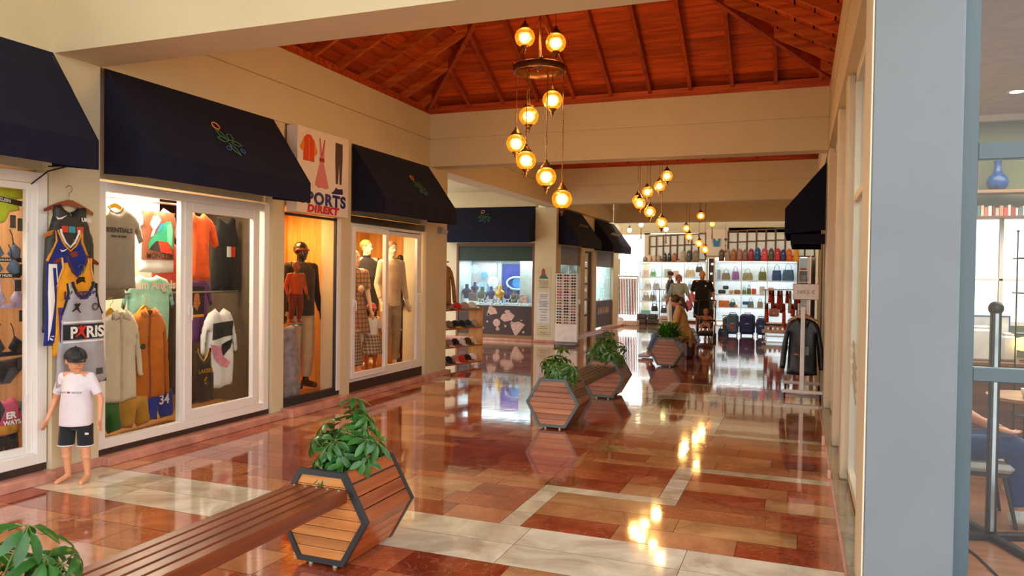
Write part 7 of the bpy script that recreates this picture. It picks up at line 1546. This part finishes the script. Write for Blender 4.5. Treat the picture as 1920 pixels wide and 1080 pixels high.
bag(P_, 'pink-brown woven pouch hanging in the middle of the trinket stand', -.62, .62, .26, .22, 'C89080', y=21.40, group='pouches on the trinket stand'); o = list(bpy.data.objects)[-1]

# ---------------------------------------------------------------- jacket rack by the glass wall
jr = thing('garment_rail', 'white rolling garment rail holding black leather jackets', 'clothes rail', (.06, 11.3, 0))
obj('front_post', MB().bbox((-.028, -.33, .12), (.028, -.28, 1.27), .006), mat('E6E8EA', .3), jr); obj('back_post', MB().bbox((-.02, .62, .12), (.02, .66, 1.25), .006), mat('E6E8EA', .3), jr); obj('hanging_bar', MB().cyl((0, -.30, 1.24), (0, .64, 1.24), .014, n=10), STEEL, jr)
obj('front_foot', MB().bbox((-.25, -.33, .075), (.27, -.28, .12), .008), mat('E8EAEC', .3), jr); obj('back_foot', MB().bbox((-.24, .62, .075), (.26, .66, .12), .008), mat('E8EAEC', .3), jr)
for x in (-.22, .24):
    for y in (-.305, .64): obj('caster', MB().cyl((x - .012, y, .032), (x + .012, y, .032), .032, n=14).cyl((x, y, .03), (x, y, .08), .010), BLK, jr)
LEA = mat('1C222A', 0.38, var=0.25, scale=10, bump=0.35)
for k in range(5):
    y = 11.13 + .12 * k; pf = Puff(longshirt(0.37, 0.80, 0.72, 0.11), 0.055, 0.06, 0.012, ph=k, k=24)
    r = thing('leather_jacket', 'black leather jacket on the white rail, ' + ('frontmost, with a brown belt tab and tag' if k == 0 else ('second', 'third', 'fourth', 'last')[k - 1] + ' behind the front one'), 'jacket', (.06, y, 1.12), R(-4 + 2 * k), 'leather jackets on the white rail')
    obj('jacket_body', pf.mesh(), LEA, r)
    if k == 0:
        obj('front_zip', pf.decal([(-.006, -.05), (.006, -.05), (.008, -.79), (-.004, -.79)], .004), mat('5A5A5C', .3, metal=.7), r, 'grey zip'); obj('belt_tab', pf.decal([(-.10, -.50), (-.04, -.51), (-.04, -.53), (-.10, -.525)], .008), mat('B07A48', .5), r, 'brown belt tab'); obj('price_tag', MB().box((.03, -.085, -.52), (.09, -.08, -.40)), mat('6A7A78', .4), r, 'grey price tag')
        for s_ in (-1, 1): obj('lapel', Puff([(s_ * .015, -.22), (s_ * .03, -.02), (s_ * .10, -.03), (s_ * .08, -.12)], .012, .02, 0).mesh(M=Matrix.Translation((0, -.045, 0))), LEA, r)
    hanger('wooden hanger under the ' + ('frontmost' if k == 0 else ('second', 'third', 'fourth', 'last')[k - 1]) + ' leather jacket', (.06, y, 1.155), R(-4 + 2 * k), .40, wood('9A6A34', 'C89458', .35, 3, 'X', coat=.3), .09, drop=.09)
jb = thing('price_board', 'white price board on a thin wire above the garment rail', 'sign', (.09, 10.98, 1.31)); obj('board', MB().bbox((-.165, -.008, .06), (.165, .008, .27), .004), mat('E2E0E6', .4), jb); obj('board_edge', MB().tube([(-.165, 0, .06), (.165, 0, .06), (.165, 0, .27), (-.165, 0, .27)], .006, 6, True), mat('6A6468', .4), jb); text('lettering', '349.5 \u20ac', .075, mat('9A98A0', .6), jb, (0, -.010, .135), off=.001, label='faint grey digits'); obj('stem', MB().cyl((0, .002, -.06), (0, .002, .06), .005, n=6), STEEL, jb)
# ---------------------------------------------------------------- people
HRD = mat('2A1A12', 0.5, var=.4, scale=50); HRB = mat('4A2E1C', 0.5, var=.4, scale=50); HRL = mat('9A7A50', 0.6, var=.3, scale=50); TSK = mat('B8805C', 0.5, var=.06, scale=12)
def person(label, loc, rz, J, sc, hs, face, skin=SKIN, fem=False, curl=.4, fr=.0095, up=(0, 0, 1), eye='3A2418', vox=.0095):
    g = thing('person', label, 'person', loc, rz); mb = MB(); limbs(J, mb, sc, fem=fem, fr=fr, curl=curl); P, M = headmesh(mb, J['head'], hs, face, Vector(up)); obj('body', mb, skin, g, remesh=vox, smooth_it=3); facebits(g, P, hs, M, col=eye); return g, P, M
# tall man behind the stroller
J = stand(1.86, .20, .10, ((.26, .20), (.34, .12))); J['elL'] = (-.28, .02, 1.22); J['wrL'] = (-.20, -.24, 1.02); J['elR'] = (.30, .04, 1.22); J['wrR'] = (.33, -.16, .96); J['handL'] = (-.17, -.34, 1.0); J['handR'] = (.34, -.22, .88)
g, P, M = person('tall bald man in black T-shirt and dark shorts standing behind the stroller', (-2.52, 21.35, 0), R(4), J, 1.06, .125, (.05, -1, -.05))
t = top_cloth(J, 1.08, cloth('1C1E22'), g, .93, .85, 't_shirt', hemw=.185, depth=.135); leg_cloth(J, 1.08, cloth('1A1E2A'), g, .95, 'shorts', r=(.115, .105, .09)); sneakers(J, 1.06, mat('D8D4D0', .5), g); obj('chest_badge', MB().cyl((.10, -.155, 1.42), (.10, -.165, 1.42), .022, n=12), WHT, t, 'small white badge'); mb = MB(); mb.sph(P(0, -.12, .24), (.125 * .67, .125 * .82, .125 * .765), 16, 12, M); mb.v = mb.v
obj('stubble', MB().sph(P(0, .18, -.52), (.125 * .50, .125 * .52, .125 * .36), 14, 10, M), mat('8A5A40', .7), g, 'short stubble on the jaw')
# woman in pale blue
J = stand(1.74, .17, .09, ((.30, .05), (.36, .10))); J['elR'] = (.27, .0, 1.14); J['wrR'] = (.39, -.16, .86); J['handR'] = (.42, -.22, .78); J['elL'] = (-.27, .03, 1.12); J['wrL'] = (-.33, .0, .86)
g, P, M = person('woman in pale blue T-shirt and jeans standing beside the man, reaching towards the toddler', (-3.22, 21.7, 0), R(8), J, .96, .116, (.12, -1, -.05), fem=True)
top_cloth(J, 1.02, cloth('A9C6CC', .05), g, .90, 1.0, 't_shirt', hemw=.185, depth=.14); leg_cloth(J, 1.0, cloth('3C5A8A'), g, 1.9, 'jeans'); sneakers(J, .96, mat('C8C4C0', .5), g)
mb = MB(); s = .116; mb.sph(P(0, -.14, .32), (s * .78, s * .88, s * .78), 18, 12, M); 
for k in (-1, 1): mb.cap(P(.62 * k, -.05, .25), P(.66 * k, .02, -.75), s * .20, s * .14)
mb.cap(P(0, -.6, .2), P(0, -.5, -.8), s * .4, s * .3); obj('hair', mb, HRL, g, remesh=.008, smooth_it=2)
# young man in profile
J = stand(1.86, .20, .10, ((.26, .04), (.28, .10)))
g, P, M = person('young dark-haired man in black T-shirt seen in profile before the left cabinet', (-3.98, 25.0, 0), R(-70), J, 1.0, .118, (.0, -1, -.12), skin=TSK)
top_cloth(J, 1.04, cloth('20262A'), g, .90, .8, 't_shirt', hemw=.17, depth=.125); leg_cloth(J, 1.04, cloth('E4DED4'), g, 1.9, 'trousers'); sneakers(J, 1.0, mat('DADADA', .5), g); mb = MB(); s = .118; mb.sph(P(0, -.12, .34), (s * .76, s * .88, s * .78), 18, 12, M); mb.sph(P(0, .30, .88), (s * .5, s * .5, s * .26), 12, 8, M); obj('hair', mb, HRD, g, remesh=.008, smooth_it=2)
# seated woman on the far bench
J = dict(hipL=(-.09, .0, .545), hipR=(.09, 0, .545), kneeL=(-.12, -.44, .52), kneeR=(.10, -.46, .53), ankL=(-.14, -.60, .10), ankR=(.10, -.66, .10), footL=(-.16, -.76, .04), footR=(.10, -.82, .04), chest=(0, -.02, .86), neck=(0, -.07, 1.06), head=(0, -.13, 1.175), shL=(-.16, -.04, 1.02), shR=(.16, -.04, 1.02), elL=(-.22, -.08, .78), elR=(.22, -.08, .78), wrL=(-.12, -.27, .65), wrR=(.10, -.27, .65), handL=(-.06, -.36, .62), handR=(.04, -.36, .62))
g, P, M = person('woman with brown ponytail in a long tan cardigan sitting on the far bench', (-2.20, 15.25, 0), R(-82), J, .92, .112, (0, -1, -.45), fem=True)
def ext(mb): lofty(mb, [(.44, .23, .20, 0, .06), (.58, .20, .17, 0, .03), (.74, .165, .14, 0, .0), (.9, .16, .13, 0, -.02)]); mb.cyl((0, .12, .36), (0, .06, .60), .17, .16, 18)
top_cloth(J, .98, cloth('B08A52', .10), g, .50, 1.95, 'cardigan', hemw=.175, depth=.14, extra=ext)
o = obj('cardigan_tail', Puff([(-.22, 0), (.22, 0), (.25, -.20), (.24, -.36), (-.24, -.36), (-.25, -.2)], .03, .05, .01).mesh(M=Matrix.Translation((0, .19, .62))), cloth('B08A52', .10), g)
leg_cloth(J, .98, cloth('5A6E96'), g, 1.85, 'jeans'); sneakers(J, .92, mat('C8C4D8', .5), g)
mb = MB(); s = .112; mb.sph(P(0, -.20, .28), (s * .80, s * .90, s * .82), 18, 12, M); mb.tube([P(0, -.95, .25), P(0, -1.25, -.1), P(.05, -1.3, -.9), P(.0, -1.35, -1.9), P(-.05, -1.3, -2.7)], [s * .2, s * .32, s * .34, s * .30, s * .12], 10); obj('hair', mb, HRB, g, remesh=.008, smooth_it=2)
mb = MB(); mb.tube([P(-.82, -.2, .1), P(-.78, -.7, .1), P(0, -1.02, .2), P(.78, -.7, .1), P(.82, -.2, .1)], s * .05, 6); obj('hair_band', mb, BLK, g)
o = obj('shoulder_bag', MB().bbox((-2.16, 15.55, .12), (-1.98, 15.83, .44), .04), mat('4A2418', .5)); tag(o, 'dark brown bag standing on the floor beside the seated woman', 'bag'); o.location.z = -.12
obj('strap', MB().tube([(-2.07, 15.58, .43), (-2.06, 15.62, .60), (-2.06, 15.75, .62), (-2.07, 15.80, .43)], .012, 6), mat('3A1C14', .5), o)
# toddler in the stroller
J = dict(hipL=(-.055, 0, .40), hipR=(.055, 0, .40), kneeL=(-.09, -.19, .42), kneeR=(.09, -.19, .42), ankL=(-.10, -.27, .27), ankR=(.10, -.27, .27), footL=(-.10, -.34, .27), footR=(.10, -.34, .27), chest=(0, .04, .54), neck=(0, .05, .635), head=(0, .03, .735), shL=(-.10, .04, .61), shR=(.10, .04, .61), elL=(-.20, -.02, .60), elR=(.18, -.04, .52), wrL=(-.29, -.06, .68), wrR=(.16, -.15, .50), handL=(-.34, -.08, .72), handR=(.14, -.2, .5))
g, P, M = person('toddler sitting in the black stroller with one arm stretched out', (-2.27, 20.15, 0), R(4), J, .56, .095, (.05, -1, -.05), fr=.010, vox=.0075)
top_cloth(J, .56, cloth('B07A60', .05), g, .42, 1.0, 'shirt', hemw=.16, depth=.13, vox=.007); leg_cloth(J, .56, cloth('C8B8A8'), g, .5, 'shorts', r=(.11, .10, .08), vox=.007); mb = MB(); s = .095; mb.sph(P(0, -.12, .32), (s * .74, s * .86, s * .76), 16, 10, M); obj('hair', mb, mat('A8784A', .7), g, remesh=.007, smooth_it=2)
# stroller
st = thing('stroller', 'black stroller with four wheels pushed by the tall man', 'stroller', (-2.27, 20.25, 0), R(4)); SM = mat('1A1A1C', .45)
for s_ in (-1, 1):
    x = s_ * .22
    obj('frame_tube', MB().tube([(x, .62, 1.02), (x, .48, .92), (x * 1.02, .05, .42), (x, -.32, .14)], .014, 8).tube([(x, .34, .10), (x, .05, .44)], .013, 8), SM, st)
    for y in (-.34, .34): obj('wheel', MB().cyl((x - .03, y, .085), (x - .008, y, .085), .083, n=22).cyl((x + .008, y, .085), (x + .03, y, .085), .083, n=22).cyl((x - .035, y, .085), (x + .035, y, .085), .02, n=10), mat('141416', .6), st)
obj('push_handle', MB().tube([(-.22, .62, 1.02), (-.20, .68, 1.04), (.20, .68, 1.04), (.22, .62, 1.02)], .018, 8), SM, st)
obj('seat', MB().bbox((-.17, -.16, .32), (.17, .14, .355), .012), cloth('2A2A2C'), st); obj('backrest', MB().bbox((-.17, -.02, 0), (.17, .02, .48), .012, M=Matrix.Translation((0, .17, .35)) @ Matrix.Rotation(R(-18), 4, 'X')), cloth('1E1E20'), st)
obj('bumper_bar', MB().tube([(-.21, .06, .50), (-.21, -.22, .54), (-.12, -.29, .55), (0, -.30, .53), (.12, -.29, .55), (.21, -.22, .54), (.21, .06, .50)], .020, 8), SM, st); obj('foot_rest', MB().bbox((-.16, -.36, .20), (.16, -.24, .22), .008), SM, st); obj('basket', MB().bbox((-.18, -.20, .12), (.18, .26, .24), .02), cloth('242426'), st)
obj('crossbar', MB().cyl((-.22, -.30, .16), (.22, -.30, .16), .012, n=8).cyl((-.22, .34, .12), (.22, .34, .12), .012, n=8), SM, st)
# pink bag hung at the handle and blue bag on the man's arm side
g = bag('pouch_bag', 'pink bag hanging between the woman and the man', -2.88, .72, .16, .28, 'D87890', y=21.4, group='shopping bags'); obj('long_strap', MB().tube([(-.06, 0, .27), (0, 0, .42), (.06, 0, .27)], .008, 6), mat('D87890', .5), g)
g = bag('handbag', 'blue cloth bag with black strings on the floor behind the man', -1.98, .0, .30, .34, '3C5A88', y=21.9, strap='1A1A1C', group='shopping bags')
# ---------------------------------------------------------------- things inside the cafe
o = obj('wall_shelf', MB().bbox((.75, 8.74, 2.54), (3.6, 8.92, 2.575), .004), wood('8A6A50', 'A88664', .4, 2, 'X')); tag(o, 'long brown shelf on the green cafe wall carrying the blue vase', 'shelf')
o = obj('window_ledge', MB().bbox((.75, 8.78, 2.29), (3.6, 8.995, 2.315), .004), wood('6A4A34', '84604A', .4, 2, 'X')); tag(o, 'narrow ledge with a row of books above the bright cafe window', 'ledge')
v = obj('vase', MB().lathe([(.001, 0), (.055, 0), (.085, .03), (.10, .08), (.085, .13), (.05, .17), (.032, .20), (.03, .27), (.045, .31), (.05, .34), (.042, .335), (.022, .27), (.02, .2), (.001, .1)], n=26), mat('1E4A86', .2, var=.5, scale=25)); v.location = (1.855, 8.83, 2.576); tag(v, 'blue patterned vase on the shelf inside the cafe', 'vase')
rr = random.Random(6); bcs = ['C8503A', 'E8E4DC', 'A83A2E', 'D8D0C0', '5A7A8A', 'E0C8A0', 'C87A5A', 'F0EEE8', '8A3A30', 'B8B0A0', 'D89070']; bnn = ['red', 'white', 'dark red', 'pale grey', 'slate', 'sand', 'terracotta', 'ivory', 'maroon', 'stone', 'peach']
x = 1.56; b0 = None; k = 0
while x < 2.2:
    t_ = rr.uniform(.022, .035); c = k % 11; lab = '%s book in the row above the cafe window, %s' % (bnn[c], 'near the frame' if x < 1.75 else 'under the vase' if x < 1.95 else 'right of the vase')
    g = thing('book', lab, 'book', (x + t_ / 2, 8.88, 2.316), 0, 'books above the cafe window'); h_ = rr.uniform(.07, .12); obj('cover', MB().bbox((-t_ / 2, -.05, 0), (t_ / 2, .05, h_), .002), mat(bcs[c], .6), g); x += t_ + .004; k += 1
l = thing('downlight', 'round glowing downlight in the cafe ceiling', 'lamp', (1.79, 7.9, 3.36)); obj('rim', MB().lathe([(.05, -.004), (.075, -.006), (.08, 0.0), (.05, 0.0)], n=24), WHITEP, l); obj('bulb', MB().cyl((0, 0, -.006), (0, 0, -.001), .052, n=24), glow('FFE8B8', 14), l)
CH = wood('6A4630', '8C6246', .4, 2, 'X')
ct = thing('cafe_counter', 'brown wooden counter under the cafe window', 'counter', (1.9, 8.4, 0)); obj('counter_top', MB().bbox((-1.0, -.3, .86), (1.4, .3, .90), .006), CH, ct); obj('counter_body', MB().bbox((-.95, -.26, .012), (1.35, .26, .859), .004), wood('5A3424', '7A4A34', .5, 2, 'X'), ct)
for k, (x, y, w_, h_, c, lb) in enumerate(((1.62, 8.25, .20, .30, 'E8E8E6', 'white box on the cafe counter near the window frame'), (1.86, 8.3, .12, .24, 'D8DCE0', 'pale jug-like box in the middle of the cafe counter'))):
    o = obj('storage_box', MB().bbox((x - w_ / 2, y - .08, .902), (x + w_ / 2, y + .08, .902 + h_), .02).bbox((x - w_ / 2 + .02, y - .06, .902 + h_), (x + w_ / 2 - .02, y + .06, .93 + h_), .01), mat(c, .4)); tag(o, lb, 'box')
pf_ = picframe('blue-framed sheet leaning on the cafe counter', 1.74, 8.45, .902, .34, .42, mat('2A5AA0', .4), mat('D8DCE0', .5, var=.2), 'leaning_frame', 'frame')
rk = thing('display_rack', 'thin black metal rack standing in front of the cafe window', 'rack', (1.80, 7.6, 0))
for x in (-.04, .04, .5):
    obj('rod', MB().cyl((x, 0, .012), (x, 0, 2.08), .006, n=6), BLK, rk); obj('rod_tip', MB().sph((x, 0, 2.09), .012, 8, 6), BLK, rk)
for z in (.5, 1.2, 1.55, 1.85): obj('rack_shelf', MB().bbox((-.05, -.12, z), (.52, .12, z + .01), .002), BLK, rk)
for x, z, lb in ((1.93, 1.211, 'cream table lamp with a round shade on the black rack'), (1.98, .911, 'yellow glowing lamp low behind the black rack')):
    g = thing('table_lamp', lb, 'lamp', (x, 7.6 if z > 1 else 8.2, z)); obj('shade', MB().lathe([(.04, .10), (.08, .11), (.095, .16), (.08, .21), (.03, .225)], n=18), glow('FFE9C0' if z > 1 else 'FFC860', 2.6), g); obj('lamp_base', MB().lathe([(.05, 0), (.05, .01), (.01, .02), (.01, .10)], n=12), BRASS, g)
g = thing('bowl', 'green-grey bowl on the upper part of the black rack', 'bowl', (1.98, 7.6, 1.861)); obj('bowl_body', MB().lathe([(.001, 0), (.05, 0), (.09, .04), (.11, .08), (.10, .08), (.08, .045), (.001, .012)], n=22), mat('6A8A6A', .3), g)
# parasol post with cross foot
tp = thing('parasol_post', 'dark metal post on a cross-shaped foot behind the cafe glass', 'post', (1.165, 5.5, .012)); DM = mat('2C2A2C', .4, metal=.4)
obj('pole', MB().bbox((-.028, -.028, .05), (.028, .028, 1.46), .008), DM, tp); obj('pole_inset', MB().bbox((-.010, -.034, .06), (.012, -.0285, 1.44), .002), mat('A8B4C0', .2, metal=.8), tp, 'bright strip on the pole'); obj('clamp', MB().sph((0, 0, 1.47), .045, 12, 8), DM, tp)
for a in (20, 110, 200, 290): obj('foot_arm', MB().bbox((.02, -.028, .0), (.42, .028, .045), .008, M=Matrix.Rotation(R(a), 4, 'Z')), DM, tp)
# chair and seated guest
ch = thing('cafe_chair', 'chair with pale cushion and splayed dark legs behind the cafe glass', 'chair', (1.12, 6.0, .012), R(90))
obj('seat', MB().bbox((-.22, -.24, .36), (.22, .20, .42), .025), mat('B8B4B0', .8), ch); obj('seat_frame', MB().bbox((-.20, -.21, .33), (.20, .19, .359), .004), mat('2E2A2A', .5), ch)
for sx_ in (-1, 1):
    for sy_ in (-1, 1): obj('leg', MB().cyl((sx_ * .17, sy_ * .17 - .02, .33), (sx_ * .22, sy_ * .23 - .02, 0), .017, .011, n=10), mat('2E2A2A', .5), ch)
obj('backrest', MB().bbox((-.21, .19, .42), (.21, .22, .80), .012), mat('2A3A5A', .7), ch)
J = dict(hipL=(-.09, .04, .49), hipR=(.09, .04, .49), kneeL=(-.13, -.38, .53), kneeR=(.11, -.38, .53), ankL=(-.14, -.40, .10), ankR=(.11, -.52, .10), footL=(-.14, -.56, .05), footR=(.11, -.68, .05), chest=(0, .08, .84), neck=(0, .08, 1.05), head=(0, .06, 1.18), shL=(-.19, .08, 1.0), shR=(.19, .08, 1.0), elL=(-.24, -.02, .76), elR=(.22, -.04, .76), wrL=(-.15, -.26, .65), wrR=(.11, -.22, .66), handL=(-.14, -.36, .63), handR=(.11, -.34, .64))
g, P, M = person('guest in dark blue trousers seated behind the cafe glass, hand resting on the knee', (1.0, 6.0, .012), R(90), J, 1.0, .115, (.1, -1, 0))
top_cloth(J, 1.04, cloth('2A3A5E'), g, .50, .95, 't_shirt', hemw=.175, depth=.13); leg_cloth(J, 1.02, cloth('2A3E66'), g, 1.9, 'trousers'); sneakers(J, 1.0, mat('E0DEDC', .5), g, nm='white_shoe'); mb = MB(); s = .115; mb.sph(P(0, -.14, .34), (s * .76, s * .86, s * .76), 16, 12, M); obj('hair', mb, HRD, g)
o = obj('floor_cable', MB().tube([(.95, 4.55, .02), (1.0, 4.62, .02), (1.06, 4.8, .02), (1.02, 5.1, .02), (.95, 5.4, .02)], .006, 6), BLK); tag(o, 'thin dark cable lying on the cafe floor by the glass', 'cable')
tb = thing('cafe_table', 'round pale table further back in the cafe', 'table', (1.75, 6.9, .012)); obj('table_top', MB().cyl((0, 0, .72), (0, 0, .745), .34, n=32), wood('9A6A48', 'B88A60', .35, 2, 'X'), tb); obj('pedestal', MB().cyl((0, 0, .02), (0, 0, .72), .03, n=14), mat('D0D0CC', .3, metal=.6), tb); obj('base', MB().lathe([(.22, 0), (.22, .012), (.03, .03)], n=26), mat('C8C8C4', .3, metal=.6), tb)
for k, (x, y) in enumerate(((1.66, 6.80), (1.84, 6.78))):
    g = thing('cup', 'white cup on the round cafe table, ' + ('near the frame' if k == 0 else 'beyond the post'), 'cup', (x, y, .758)); obj('cup_body', MB().lathe([(.001, 0), (.025, 0), (.038, .04), (.042, .07), (.038, .07), (.03, .03), (.001, .008)], n=18), WHITEP, g); obj('cup_handle', MB().tube([(.038, 0, .055), (.06, 0, .05), (.058, 0, .025), (.034, 0, .02)], .005, 6), WHITEP, g)
